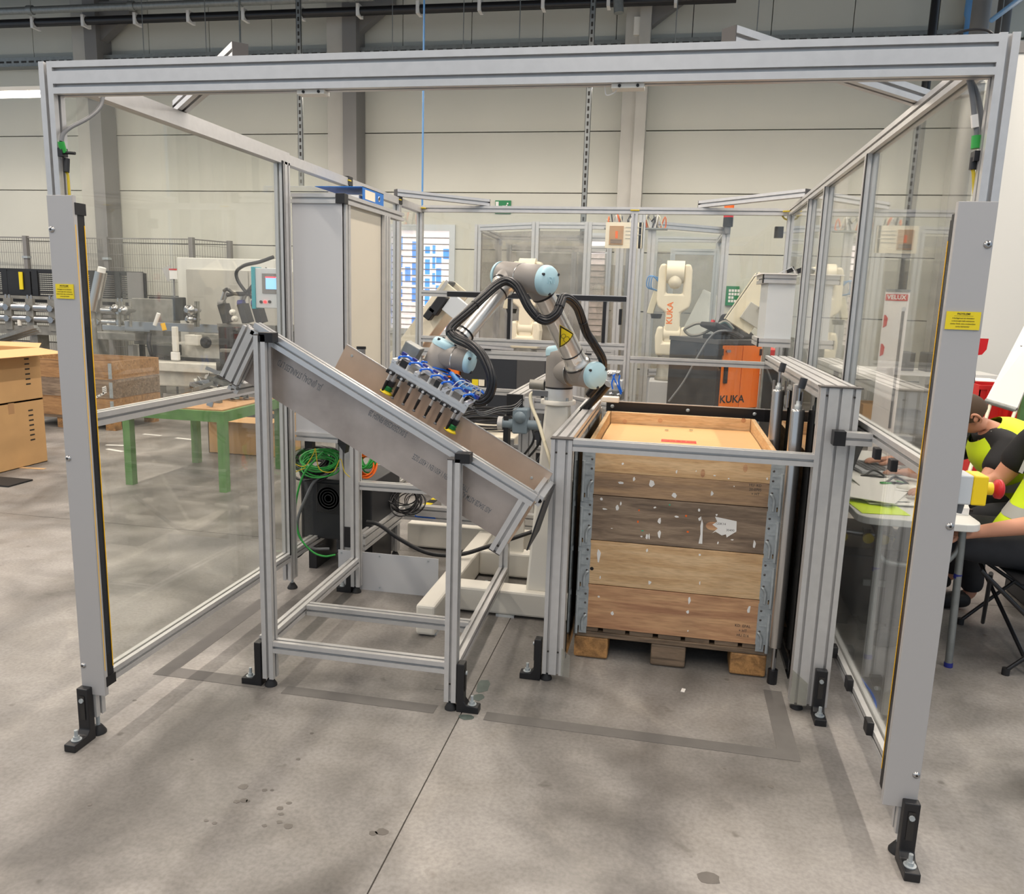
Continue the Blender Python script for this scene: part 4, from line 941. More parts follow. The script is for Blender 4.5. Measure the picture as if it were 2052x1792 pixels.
for s_, y in ((.035, .755), (.19, .755)): G().obox(gp(s_, .03, y), GD, (0, 1, 0), GN, .03, .03, .028).build('end_block', 'black_plastic', gr, bevel=.002)
# flange adapter
G().lathe(AF-ad*.012, -ad, [(0, .046), (.014, .046), (.02, .05), (.03, .05)], 28).build('flange_adapter', 'alu_bright', gr)
G().obox(gp(.125, .040, .86), GD, (0, 1, 0), GN, .10, .10, .012).build('adapter_plate', 'alu', gr)
G().obox(gp(.0, .055, .90), GD, (0, 1, 0), GN, .07, .06, .06).build('valve_block', 'galv', gr, bevel=.004)
SS = [.008+i*.0487 for i in range(7)]
def finger(s, y, big, off=0):
    f = G().cyl(gp(s, -.058, y), gp(s, .038+off, y), .0062, n=12).build('suction_finger', 'alu_bright', gr)
    G().cyl(gp(s, .038+off, y), gp(s, .046+off, y), .0045, n=10).build('finger_fitting', 'blue_tube', f)
    g = G(); g.lathe(gp(s, -.056, y), -GN, [(0, .0058), (.006, .0062), (.024, .0062), (.03, .0052), (.04, .0052), (.048, .0042)], 12); g.build('finger_sleeve', 'black_plastic', f)
    G().lathe(gp(s, -.104, y), -GN, [(0, .0035), (.003, .0055), (.007, .008), (.008, .006)], 12).build('suction_tip', 'cable_grey', f)
    G().obox(gp(s-.002, -.022, y-.010), GD, (0, 1, 0), GN, .032, .014, .016).build('clamp', 'black_plastic', f, bevel=.002)
    G().cyl(gp(s+.002, -.022, y-.017), gp(s+.002, -.022, y-.020), .0055, n=10).build('clamp_screw', 'alu_bright', f)
def bigcup(s, y):
    f = G().cyl(gp(s, -.055, y), gp(s, -.01, y), .0115, n=16).build('cup_holder', 'alu_bright', gr)
    G().obox(gp(s, -.066, y), GD, (0, 1, 0), GN, .03, .026, .024).build('cup_body', 'black_plastic', f, bevel=.003)
    G().lathe(gp(s, -.078, y), -GN, [(0, .012), (.006, .017), (.010, .013), (.016, .019), (.02, .014)], 18).build('cup_bellows', 'suction_green', f)
    G().lathe(gp(s, -.097, y), -GN, [(0, .013), (.006, .02), (.011, .027), (.012, .02)], 18).build('cup_lip', 'suction_yellow', f)
for i, s_ in enumerate(SS):
    finger(s_, YA, False)
for i, s_ in enumerate(SS): finger(s_+.006, YB2, False)
bigcup(SS[0]+.014, YA+.014); bigcup(SS[-1]+.014, YA+.014)
# vacuum manifolds: navy fittings joined by blue tube
for row, (y, s0, n_, t0) in enumerate(((.82, .0, 8, .046), (.95, .155, 5, .05))):
    prev = None
    for i in range(n_):
        s_ = s0+i*.0475; c = gp(s_, t0, y)
        b = G().obox(c, GD, (0, 1, 0), GN, .022, .012, .016).build('tee_fitting', 'navy_plastic', gr, bevel=.0015)
        G().cyl(c-GN*.012+V((0, -.006, 0)), c+V((0, -.014, 0))-GN*.014, .004, n=8).build('fitting_collar', 'silver_paint', b)
        if prev is not None: 
            G().cyl(prev, c, .0042, n=8).build('manifold_tube', 'blue_tube', gr); G().cyl(prev+GD*.011, prev+GD*.018, .0058, n=8).build('fitting_collar', 'silver_paint', gr)
        prev = c
        if row == 0 and i > 0:
            e = gp(SS[i-1], .046, YA); m_ = (c+e)/2+GN*.008-V((0, .008, 0)); G().tube([c-GN*.008, m_, e], .0036, n=7, sub=5).build('branch_tube', 'blue_tube', gr)
        elif row == 1 and i < 6:
            e = gp(SS[min(i+1, 6)]+.006, .046, YB2); m_ = (c+e)/2+GN*.006; G().tube([c-GN*.008, m_, e], .0036, n=7, sub=4).build('branch_tube', 'blue_tube', gr)
G().tube([gp(.20, .075, .83), gp(.235, .065, .82), gp(.27, .055, .82), gp(.30, .06, .83)], .008, n=9).build('supply_tube', 'pipe_blue', gr); G().tube([gp(.19, .07, .85), gp(.22, .06, .84), gp(.26, .05, .83)], .008, n=9).build('supply_tube', 'blue_tube', gr)
for k in range(5):
    s_ = .23+k*.018; G().tube([gp(s_, .03, .79+.01*k), gp(s_+.02, .075, .80+.012*k), gp(s_+.06, .07, .83+.01*k), gp(s_+.075, .03, .85)], .0022, n=6).build('sensor_wire', 'silver_paint', gr)
for k in range(3):
    G().tube([gp(GL-.02, .01, .84+.015*k), at(962, 826+3*k, y=.9), at(1000, 816+4*k, y=1.2), at(1030, 812+5*k, y=1.6), at(1045, 800+4*k, y=2.4)], .002, n=6).build('trailing_wire', 'cable_grey', gr)
# ================================================================== LEFT ELECTRIC CABINET
ec = thing('electric_cabinet', 'grey and cream electric cabinet framed in profiles at the left wall', 'cabinet', (.1, 1.8, .79))
x0, x1, y0, y1, z0, z1 = -.04, .245, 1.512, 2.08, .78, 1.985
def E_(name, a, b, w=.045, h=.045, up=(0, 0, 1), **k): return G().profile(a, b, w, h, up, **k).build(name, 'alu', ec)
h = .0225
G().box(x0+.01, x1-.02, y0+.012, y0+.018, z0+.04, z1-.04).build('front_panel', 'cabinet_grey', ec)
G().box(x1-.028, x1-.02, y0+.03, y1-.03, z0+.04, z1-.04).build('side_door', 'cream_door', ec)
G().box(x0, x1-.03, y0+.02, y1-.02, z0+.03, z0+.036).build('floor_sheet', 'cabinet_grey', ec); G().box(x0, x1-.03, y1-.03, y1-.024, z0+.04, z1-.04).build('back_panel', 'cabinet_grey', ec)
G().box(x0, x1-.03, y0+.03, y1-.03, z1-.03, z1-.026).build('roof_sheet', 'cabinet_grey', ec); G().box(x0-.0, x0+.006, y0+.03, y1-.03, z0+.04, z1-.04).build('side_panel', 'cabinet_grey', ec)
for z in (z0+h, z1-h):
    E_('frame_rail', (x0+.01, y0+h, z), (x1-.047, y0+h, z)); E_('frame_rail', (x1-h, y0+.045, z), (x1-h, y1+.3, z)); E_('frame_rail', (x0+.01, y1-h, z), (x1-.045, y1-h, z))
    G().box(x1-.045, x1+.0, y0-.003, y0+.042, z-.0235, z+.0235).build('corner_cube', 'black_plastic', ec, bevel=.002)
E_('upright', (x1-.03, y0+.06, z0+.045), (x1-.03, y0+.06, z1-.045), .045, .06, (0, 1, 0)); E_('upright', (x1-h, y1+.02, z0+.045), (x1-h, y1+.02, z1-.045), .045, .09, (0, 1, 0)); E_('upright', (x0+.02, y1-h, .03), (x0+.02, y1-h, z1-.045), up=(0, 1, 0))
E_('upright', (.21, 1.63, .05), (.21, 1.63, z0), .09, .045, (0, 1, 0)); G().box(.19, .24, 1.602, 1.607, .21, .32).build('name_plate', 'black_satin', ec)
G().box(x0+.05, x0+.09, y0+.02, y0+.06, z0-.04, z0).build('cable_entry', 'black_plastic', ec); G().prism([(0, 0), (.05, 0), (.04, -.05)], (x1-.05, y0, z0), (1, 0, 0), UZ, (0, .05, 0)).build('corner_flap', 'black_plastic', ec)
G().lathe((.21, 1.63, 0), UZ, [(0, .026), (.02, .018), (.05, .01)]).build('foot_pad', 'rubber', ec)
# binder lying on the cabinet
bn = thing('ring_binder', 'blue lever arch binder lying on top of the electric cabinet', 'binder', (.2, 2.2, 1.986))
zb = 1.986; bx, by = .222, 1.80
q0 = at(797, 425, z=zb+.0)
G().box(bx-.26, bx, by, by+.30, zb, zb+.003).build('cover', 'binder_blue', bn); G().box(bx-.26, bx, by, by+.30, zb+.067, zb+.07).build('cover', 'binder_blue', bn)
G().box(bx-.003, bx, by, by+.30, zb, zb+.07).build('spine', 'binder_blue', bn); G().box(bx, bx+.001, by+.03, by+.17, zb+.012, zb+.058).build('spine_label', 'cream_paper', bn)
G().lathe((bx, by+.23, zb+.035), (1, 0, 0), [(0, .014), (.002, .014), (.002, .010), (.0, .009)], 20).build('finger_ring', 'steel', bn); G().cyl((bx-.001, by+.23, zb+.035), (bx+.0006, by+.23, zb+.035), .0095, n=16).build('finger_hole', 'slot_dark', bn)
G().box(bx-.22, bx-.03, by+.02, by+.28, zb+.006, zb+.03).build('sheets', 'white_paper', bn)
# controller box below the cabinet
pc = thing('controller_box', 'black controller box with a round fan grille under the electric cabinet', 'controller', (.1, 1.95, .19))
G().box(-.115, .286, 1.75, 2.2, .195, .53).build('housing', 'pc_black', pc, bevel=.006); G().box(-.118, -.108, 1.745, 2.2, .19, .535).build('side_trim', 'black_satin', pc)
G().box(-.03, .115, 1.742, 1.75, .345, .51).build('fan_frame', 'black_satin', pc, bevel=.004)
for r in (.02, .035, .05, .065): G().lathe((.042, 1.742, .427), (0, -1, 0), [(0, r+.002), (.003, r+.002), (.003, r-.002), (0, r-.002)], 24).build('fan_ring', 'pc_black', pc)
for x in (-.09, .24): G().box(x-.015, x+.03, 1.8, 2.1, 0, .195).build('stand_leg', 'black_satin', pc)
# cables under the cabinet
def coil(name, lab, mt, c, r, n_, wr, sq=(1, .5, .8), seed=1, rad=.004):
    q = random.Random(seed); g = G()
    for k in range(n_):
        pts = []; ph = q.uniform(0, 6.28); rx, ry, rz = [r*s_*q.uniform(.75, 1.1) for s_ in sq]; o = V(c)+V((q.uniform(-wr, wr), q.uniform(-wr, wr), q.uniform(-wr, wr))); tl = q.uniform(-.4, .4)
        for i in range(15):
            a = ph+2*PI*i/14; pts.append(o+V((rx*math.cos(a), ry*math.sin(a)+tl*rz*math.sin(a), rz*math.sin(a))))
        g.tube(pts, rad, n=6, sub=2)
    return tag(g.build(name, mt), lab, 'cables', kind='stuff')
a = at(640, 925, y=1.66)
coil('cable_coil', 'tangle of dark green cables right under the electric cabinet', 'green_wire', a, .09, 10, .03, (1.1, .4, .5), 3, .004)
coil('cable_coil', 'tangle of black cables under the electric cabinet behind the green ones', 'cable_black', at(632, 930, y=1.78), .1, 16, .035, (1.1, .6, .6), 4, .007)
coil('cable_coil', 'bright green coiled cables behind the chute leg', 'green_wire', at(737, 905, y=1.72), .075, 9, .015, (.7, .4, 1.2), 5, .0045)
coil('cable_coil', 'bright orange coiled cables below the green coil behind the chute leg', 'orange_wire', at(735, 935, y=1.70), .065, 6, .012, (.75, .4, .85), 6, .0045)
coil('cable_coil', 'black cable tangle lying on the base frame beam', 'cable_black', at(815, 1000, y=2.05), .075, 12, .03, (1.2, .7, .8), 8, .0035)
coil('cable_coil', 'loose black cable loop at the corner of the base frame', 'cable_black', at(828, 1008, y=2.27), .05, 3, .01, (1, .4, 1), 9, .003)
def cable(lab, mt, pts, r, name='loose_cable'): return tag(G().tube([at(u, v, y=y) for u, v, y in pts], r).build(name, mt), lab, 'cable')
cable('long green cable hanging from the cabinet to the floor', 'green_wire', [(648, 905, 1.6), (612, 945, 1.58), (597, 985, 1.56), (592, 1030, 1.56), (600, 1075, 1.56), (625, 1105, 1.57), (650, 1115, 1.57), (672, 1112, 1.6)], .0052)
cable('thick grey cable curving down in front of the controller box', 'cable_grey', [(655, 950, 1.72), (630, 965, 1.70), (612, 1000, 1.68), (597, 1040, 1.66), (600, 1075, 1.66), (625, 1098, 1.68), (660, 1100, 1.72)], .008)
cable('yellow wire hanging in a loop from the cabinet bottom', 'yellow_wire', [(575, 905, 1.55), (585, 925, 1.55), (610, 935, 1.55), (628, 910, 1.55), (632, 900, 1.55), (640, 940, 1.55), (668, 945, 1.55), (682, 920, 1.55), (690, 945, 1.54), (703, 958, 1.53)], .0025)
cable('yellow wire drooping along the corner post below the cabinet', 'yellow_wire', [(612, 938, 1.56), (585, 950, 1.55), (578, 965, 1.54), (577, 985, 1.54)], .0025)
cable('black cable lying on the floor near the corner post', 'cable_black', [(648, 1090, 1.75), (615, 1103, 1.7), (600, 1115, 1.66), (585, 1122, 1.6)], .004)
cable('thick dark power cable sagging from the base frame to the robot stand', 'machine_dark', [(735, 1046, 1.62), (760, 1052, 1.62), (800, 1080, 1.64), (850, 1106, 1.68), (890, 1113, 1.72), (930, 1110, 1.76), (970, 1098, 1.8), (1010, 1085, 1.84), (1075, 1063, 1.9)], .0115)
cable('blue tool cable lying on the rear base frame beam', 'blue_tube', [(832, 1032, 2.26), (850, 1036, 2.27), (868, 1038, 2.27), (880, 1042, 2.28)], .012)
cable('black cables lying along the rear base frame beam', 'cable_black', [(860, 1040, 2.3), (890, 1032, 2.3), (915, 1040, 2.3), (950, 1046, 2.3), (985, 1040, 2.3)], .01)
g = G(); 
for i in range(5):
    a, b = at(852+i*9, 1014-i*6, z=0), at(861+i*9, 1008-i*6, z=0); tg = (b-a); nn = V((-tg.y, tg.x, 0)).normalized()*.03
    g.add([a-nn, b-nn, b+nn, a+nn, *(q+V((0, 0, .001)) for q in (a-nn, b-nn, b+nn, a+nn))], [(4, 5, 6, 7), (0, 3, 2, 1), (0, 1, 5, 4), (1, 2, 6, 5), (2, 3, 7, 6), (3, 0, 4, 7)]).build('tape_stripe', 'sign_yellow' if i % 2 == 0 else 'ink', fl); g = G()
a, b = at(850, 1016, z=0), at(925, 1012, z=0); G().box(a.x, b.x, a.y-.02, a.y+.04, .0, .001).build('tape_stripe', 'sign_yellow', fl)
# ================================================================== BACKGROUND, LEFT
def box_thing(name, lab, cat, pieces, group=None, base=None):
    xs = [p[1][i] for p in pieces for i in (0, 1)]; ys = [p[1][i] for p in pieces for i in (2, 3)]; zs = [p[1][4] for p in pieces]
    t = thing(name, lab, cat, base or ((min(xs)+max(xs))/2, (min(ys)+max(ys))/2, min(zs)), group)
    for p in pieces: G().box(*p[1]).build(p[0], p[2], t, bevel=p[3] if len(p) > 3 else 0)
    return t
# mesh fence
fc = thing('mesh_fence', 'grey wire mesh machine fence with dark square posts at the back left', 'fence', (-8.5, 10.8, 0))
FP = [(-12.6, 11.0), (-9.94, 10.9), (-8.15, 10.75), (-6.35, 10.55), (-6.05, 11.25)]
for (x, y) in FP: G().box(x-.04, x+.04, y-.04, y+.04, 0, 2.38).build('fence_post', 'steel_mid', fc)
for (x, y) in FP[1:]: G().box(x-.06, x+.06, y-.06, y+.04, 1.98, 2.02).build('post_clip', 'zinc', fc)
for (a, b) in zip(FP[:-1], FP[1:]):
    A, B = V((a[0], a[1], 0)), V((b[0], b[1], 0)); d = (B-A).normalized(); L = (B-A).length; g = G()
    n = int(L/.05)
    for i in range(1, n): q = A+d*(i*L/n); g.bar(q+UZ*.12, q+UZ*2.34, .004, .004, d)
    for z in (.15, .45, .75, 1.05, 1.35, 1.62, 1.85, 2.08, 2.26): g.bar(A+UZ*z, B+UZ*z, .005, .006)
    g.bar(A+UZ*2.35, B+UZ*2.35, .02, .02); g.build('wire_panel', 'steel_mid', fc, kind='stuff')
# big grey switch cabinet
box_thing('switch_cabinet', 'large light grey double door switch cabinet behind the machines at left', 'cabinet', [
    ('cabinet_body', (-5.95, -3.55, 9.5, 10.1, 0, 2.0), 'wall_white', .01), ('door', (-5.78, -4.72, 9.47, 9.5, .15, 1.82), 'column_paint', .005), ('door', (-4.70, -3.65, 9.47, 9.5, .15, 1.82), 'column_paint', .005), ('door_label', (-5.05, -4.8, 9.46, 9.47, 1.44, 1.5), 'white_paper')])
# black louvred guards
for k, (xa, xb, lab) in enumerate(((-9.8, -7.15, 'black louvred guard panel at the far left edge above the rollers'), (-7.1, -5.86, 'black louvred guard panel right of the left cover plate'))):
    t = thing('louvre_guard', lab, 'machine guard', ((xa+xb)/2, 8.5, 1.25))
    G().box(xa, xb, 8.5, 8.53, 1.69, 1.74).build('guard_rail', 'machine_dark', t); G().box(xa, xb, 8.5, 8.53, 1.24, 1.36).build('guard_rail', 'machine_dark', t)
    n = 5 if k == 0 else 3; w_ = (xb-xa)/n
    for i in range(n+1): G().box(xa+i*w_-.05, xa+i*w_+.05, 8.49, 8.53, 1.3, 1.72).build('guard_post', 'machine_dark', t)
    if k == 0: G().box(-8.15, -7.75, 8.485, 8.53, 1.3, 1.7).build('blank_panel', 'machine_dark', t)
    if k == 1: G().box(-6.1, xb+.02, 8.48, 8.53, 1.25, 1.73).build('blank_panel', 'steel_mid', t); G().box(-7.08, -6.78, 8.45, 8.53, 1.25, 1.72).build('blank_panel', 'machine_dark', t)
    g = G()
    for i in range(11): z = 1.375+i*.03; g.box(xa, xb, 8.505, 8.525, z, z+.017)
    g.build('louvre_slats', 'machine_dark', t, kind='stuff')
    if k == 0: a = at(40, 545, y=8.46); G().box(a.x-.03, a.x+.03, 8.46, 8.475, a.z-.26, a.z).build('yellow_tag', 'sign_yellow', t)
    for x in (xa+.1, xb-.1): G().box(x-.03, x+.03, 8.52, 8.58, 0, 1.3).build('guard_leg', 'machine_dark', t)
# roller line
rl = thing('roller_line', 'long roll forming line of paired steel rollers at the back left', 'machine', (-7.2, 8.0, 0))
G().box(-9.6, -5.2, 7.9, 8.3, .80, .92).build('line_bed', 'machine_grey', rl); G().box(-9.6, -5.0, 7.85, 8.35, .42, .50).build('lower_bed', 'white_paint', rl); G().box(-6.4, -5.0, 7.8, 8.4, .28, .42).build('bed_skirt', 'machine_white', rl)
for x in (-9.2, -8.2, -7.3, -6.3, -5.4): G().box(x-.05, x+.05, 7.98, 8.2, .0, .8).build('line_leg', 'machine_grey', rl)
for i in range(12):
    x = -9.45+i*.365
    st_ = G().box(x-.06, x+.06, 7.88, 7.93, .86, 1.31).build('roller_bracket', 'machine_grey', rl)
    for z, r in ((1.18, .06), (1.02, .055)):
        G().cyl((x+.06, 7.93, z), (x+.29, 7.93, z), r, n=14).build('roller', 'steel', st_); G().cyl((x, 7.88, z), (x, 7.84, z), .045, n=12).build('shaft_end', 'steel', st_)
    for dx in (-.03, .03): G().cyl((x+dx, 7.9, 1.31), (x+dx, 7.9, 1.36), .014, n=8).build('set_screw', 'steel', st_)
    if i % 2: G().cyl((x+.17, 7.9, .92), (x+.17, 7.9, 1.0), .03, n=10).build('bearing', 'white_paint', st_)
G().box(-9.6, -5.2, 8.0, 8.25, 1.30, 1.34).build('line_cover', 'machine_grey', rl)
t = thing('steel_tube', 'shiny slanted steel tube beside the left light curtain', 'tube', at(188, 622, y=7.2))
a, b = at(187, 622, y=7.3), at(203, 545, y=7.3); G().cyl(a, b, .075, n=16).build('tube_body', 'brushed', t); G().cyl(b, b+(b-a).normalized()*.06, .05, n=14).build('tube_neck', 'white_paper', t); G().cyl((a.x, 7.3, 0), a, .03, n=10).build('tube_stand', 'machine_grey', t)
# clamping head machine in the middle distance
mh = thing('bending_machine', 'oily machine with chrome spindles, hand wheel and hoses on a white bed', 'machine', (-4.8, 7.9, 0))
def mb(name, u0, v0, u1, v1, y, dpt, mt, bev=.01):
    a, b = at(u0, v1, y=y), at(u1, v0, y=y); return G().box(a.x, b.x, y, y+dpt, a.z, b.z).build(name, mt, mh, bevel=bev)
mb('machine_body', 268, 600, 345, 690, 7.7, .17, 'machine_grey'); mb('machine_cover', 300, 596, 360, 640, 7.72, .15, 'machine_dark'); mb('slide_bar', 250, 652, 460, 660, 7.5, .06, 'steel', .003); mb('slide_bar', 205, 655, 300, 661, 7.6, .05, 'steel', .003)
mb('slide_bed', 345, 692, 470, 720, 7.4, .38, 'machine_white'); mb('oil_tray', 295, 722, 470, 732, 7.3, .48, 'machine_dark'); mb('carriage', 390, 670, 440, 690, 7.3, .3, 'machine_grey'); mb('white_block', 370, 672, 396, 692, 7.2, .2, 'machine_white')
mb('plastic_crate', 306, 692, 345, 712, 7.2, .25, 'machine_dark'); mb('belt_table', 190, 668, 270, 680, 7.5, .28, 'teal' if 0 else 'machine_grey')
a = at(416, 686, y=7.15); G().lathe(a, (0, -1, 0), [(0, .02), (.03, .02), (.03, .075), (.05, .075), (.05, .05), (.04, .02), (.06, .015)], 20).build('hand_wheel', 'machine_dark', mh)
for u, v, r in ((382, 622, .07), (382, 640, .05), (232, 618, .05), (250, 622, .06)): a = at(u, v, y=7.3); G().lathe(a, (0, -1, 0), [(-.2, r*.4), (0, r), (.05, r), (.06, r*.6), (.1, r*.4)], 16).build('spindle', 'steel', mh)
for u in (392, 397, 240, 262): a, b = at(u, 655, y=7.4), at(u, 604, y=7.4); G().cyl(a, b, .018, n=8).build('guide_rod', 'machine_grey', mh)
for u0, v0, u1, v1, mt, r in ((310, 652, 318, 628, 'white_paper', .025), (326, 648, 330, 662, 'yellow', .03)): G().cyl(at(u0, v0, y=7.2), at(u1, v1, y=7.2), r, n=10).build('lever', mt, mh)
mb('oil_pump', 345, 655, 352, 705, 7.1, .06, 'white_paint'); mb('oil_bottle', 342, 706, 356, 722, 7.1, .06, 'white_paper'); G().tube([at(300, 668, y=7.1), at(298, 690, y=7.05), at(304, 712, y=7.05), at(312, 718, y=7.1)], .025).build('hose', 'cable_black', mh)
mb('white_bed', 290, 733, 470, 742, 7.0, .78, 'machine_white'); mb('white_base', 297, 740, 470, 772, 7.1, .68, 'machine_white', .02); G().box(at(290, 770, y=7.05).x, at(470, 770, y=7.05).x, 7.1, 7.78, 0, .03).build('machine_foot', 'machine_dark', mh)
mb('bed_leg', 258, 692, 266, 735, 7.6, .1, 'steel_mid')
# sign card on a pole
t = thing('info_card', 'tilted paper card and red topped tag on a slim pole', 'sign', at(350, 640, y=8.0)); a, b = at(349, 640, y=8.0), at(348, 540, y=8.0)
G().cyl((a.x, 8.0, 0), b, .015, n=8).build('pole', 'steel_mid', t); c = at(338, 548, y=7.97); G().obox(c, (1, 0, .45), (0, 1, 0), (-.45, 0, 1), .13, .006, .19).build('card', 'plate_grey', t); c = at(347, 546, y=7.95); G().box(c.x-.06, c.x+.06, 7.95, 7.956, c.z-.09, c.z+.05).build('tag', 'white_paper', t); G().box(c.x-.06, c.x+.06, 7.944, 7.95, c.z+.03, c.z+.05).build('tag_band', 'red', t)
# clamp station with panel
cs = thing('clamp_station', 'dark clamp heads with blue cylinders and black hoses behind the chute', 'machine', (-2.6, 5.4, 0))
for u in (441, 480, 508):
    c = at(u, 600, y=5.3); d = V((.35, 0, 1)).normalized()
    b_ = G().obox(at(u+12, 628, y=5.3), (.3, 0, -1), (0, 1, 0), (1, 0, .3), .19, .12, .07).build('clamp_body', 'machine_dark', cs)
    G().cyl(at(u-2, 608, y=5.28), at(u+9, 608, y=5.28), .035, n=14).build('clamp_joint', 'navy_plastic' if u > 450 else 'steel_mid', b_); G().cyl(at(u+3, 602, y=5.28), at(u+10, 580, y=5.28), .014, n=10).build('rod', 'steel', b_); G().cyl(at(u+9, 602, y=5.3), at(u+15, 586, y=5.3), .012, n=10).build('rod', 'steel', b_)
    G().box(c.x+.0, c.x+.16, 5.25, 5.5, .95, 1.15).build('clamp_foot', 'machine_dark', b_)
for u, v in ((468, 626), (472, 639)): G().lathe(at(u, v, y=5.2), (0, -1, 0), [(0, .03), (.03, .03), (.032, .01), (.05, .01)], 16).build('roller_knob', 'white_paint', cs)
for pts in (((448, 583), (456, 580), (468, 588), (485, 590), (496, 584), (520, 555), (535, 538)), ((455, 592), (475, 588), (500, 590), (510, 598)), ((505, 598), (500, 585), (505, 577), (512, 580)), ((498, 592), (478, 565), (474, 545), (490, 532), (520, 525), (548, 515)), ((490, 585), (495, 590))): G().tube([at(u, v, y=5.25) for u, v in pts], .018).build('hose', 'cable_black', cs)
def cb2(name, u0, v0, u1, v1, y, dpt, mt):
    a, b = at(u0, v1, y=y), at(u1, v0, y=y); return G().box(a.x, b.x, y, y+dpt, a.z, b.z).build(name, mt, cs, bevel=.008)
cb2('machine_table', 435, 652, 552, 662, 5.3, .6, 'machine_grey'); cb2('machine_frame', 440, 662, 548, 735, 5.4, .5, 'anthracite'); cb2('side_bar', 440, 700, 470, 706, 5.2, .2, 'machine_grey'); a = at(490, 750, y=5.4); G().box(a.x-.35, a.x+.35, 5.45, 5.9, 0, a.z+.1).build('machine_base', 'machine_dark', cs)
hm = thing('operator_panel', 'grey operator panel with teal edge, lit screen and red button', 'control panel', at(530, 620, y=5.0))
a, b = at(513, 617, y=5.0), at(556, 538, y=5.0)
G().box(a.x, b.x, 5.0, 5.12, a.z, b.z).build('panel_body', 'silver_paint', hm, bevel=.006); G().box(a.x-.035, a.x+.002, 4.985, 5.13, a.z-.01, b.z+.01).build('teal_edge', 'teal', hm, bevel=.004)
G().box(a.x+.075, b.x-.005, 4.99, 5.0, a.z+.14, b.z-.05).build('screen_bezel', 'steel_mid', hm); G().box(a.x+.115, b.x-.01, 4.985, 4.99, a.z+.18, b.z-.08).build('screen', 'screen_glow', hm); G().box(a.x+.115, b.x-.01, 4.983, 4.985, b.z-.09, b.z-.08).build('screen_bar', 'led_red', hm)
for u, mt in ((524, 'ink'), (532, 'led_red'), (541, 'ink')): c = at(u, 605, y=5.0); G().cyl(c, c-V((0, .015, 0)), .014, n=12).build('button', mt, hm)
G().box(a.x+.1, a.x+.16, 5.12, 5.3, a.z+.1, a.z+.16).build('panel_arm', 'machine_dark', hm); G().box(a.x+.08, a.x+.18, 5.3, 5.4, 0, a.z+.2).build('panel_post', 'machine_dark', hm)
# green table with brackets
gt = thing('work_table', 'green painted steel work table with a brown hardboard top', 'table', (-1.9, 3.6, 0))
tx0, tx1, ty0, ty1, tz = -2.30, -1.44, 3.20, 4.15, .625
G().box(tx0+.03, tx1-.03, ty0+.03, ty1-.03, tz-.006, tz+.006).build('hardboard_top', 'hardboard', gt)
for a in ((tx0, tx1, ty0, ty0+.05), (tx0, tx1, ty1-.05, ty1), (tx0, tx0+.05, ty0+.05, ty1-.05), (tx1-.05, tx1, ty0+.05, ty1-.05)): G().box(*a, tz-.085, tz-.005).build('table_rail', 'table_green', gt)
for x in (tx0, tx1-.06):
    for y in (ty0, ty1-.06): G().box(x, x+.06, y, y+.06, 0, tz-.085).build('leg', 'table_green', gt)
rb2 = random.Random(11); br0 = None
for i in range(44):
    x, y = rb2.gauss(-1.90, .13), rb2.gauss(3.86, .11)
    x, y = max(-2.15, min(-1.6, x)), max(3.5, min(4.05, y)); h_ = max(0, .24-.9*math.hypot(x+1.90, y-3.86))*(.25+.75*rb2.random())
    g = G(); L_ = rb2.uniform(.10, .2); an = rb2.uniform(0, PI); d = V((math.cos(an), math.sin(an), rb2.uniform(-.5, .6))).normalized(); q = V((x, y, tz+.03+h_))
    g.bar(q-d*L_/2, q+d*L_/2, .035, .004); x_, z_ = axes(d, UZ); g.bar(q-d*L_/2+x_*.016+z_*.014, q+d*L_/2+x_*.016+z_*.014, .004, .03)
    mz = min(v.z for v in g.v)
    if mz < tz+.008: g.v = [v+V((0, 0, tz+.008-mz)) for v in g.v]
    tag(g.build('metal_bracket', 'galv' if i % 3 else 'steel'), 'grey sheet metal bracket in the heap on the green table', 'bracket', 'metal brackets heaped on the green table')
g = G().box(tx0+.12, tx0+.62, ty0+.35, ty0+.39, tz+.007, tz+.03); g.box(tx0+.12, tx0+.62, ty0+.35, ty0+.354, tz+.03, tz+.06)
tag(g.build('angle_strip', 'galv'), 'long folded metal strip lying across the green table', 'strip'); q = (tx0+.1, ty0+.33)
tag(G().obox((-1.62, 3.34, tz+.07), (.3, .1, 1), (1, 0, -.3), (0, 1, 0), .12, .05, .015).build('hinge_part', 'steel'), 'shiny metal hinge part near the front corner of the green table', 'hinge'); q = at(551, 797, y=3.8)
tag(G().ball((tx1-.1, ty1-.22, tz+.04), .034).build('red_ball_grip', 'red'), 'round red knob at the back right of the green table', 'knob')
# cardboard tray under the table
t = thing('cardboard_tray', 'open cardboard tray box standing behind the green table', 'box', (-2.05, 4.75, 0))
x0, x1, y0, y1, h = -2.42, -1.70, 4.55, 5.0, .36
for a in ((x0, x1, y0, y0+.008), (x0, x1, y1-.008, y1), (x0, x0+.008, y0, y1), (x1-.008, x1, y0, y1)): G().box(*a, 0.0, h).build('side', 'cardboard', t)
G().box(x0, x1, y0, y1, 0, .006).build('bottom', 'cardboard', t); G().box(x0+.1, x1-.1, y0+.1, y1-.1, .30, .35).build('contents', 'machine_dark', t); G().prism([(0, 0), (x1-x0, 0), (x1-x0-.03, .10), (.03, .10)], (x0, y0, h), (1, 0, 0), (0, -.8, -.4), (0, .003, .003)).build('flap', 'cardboard', t)
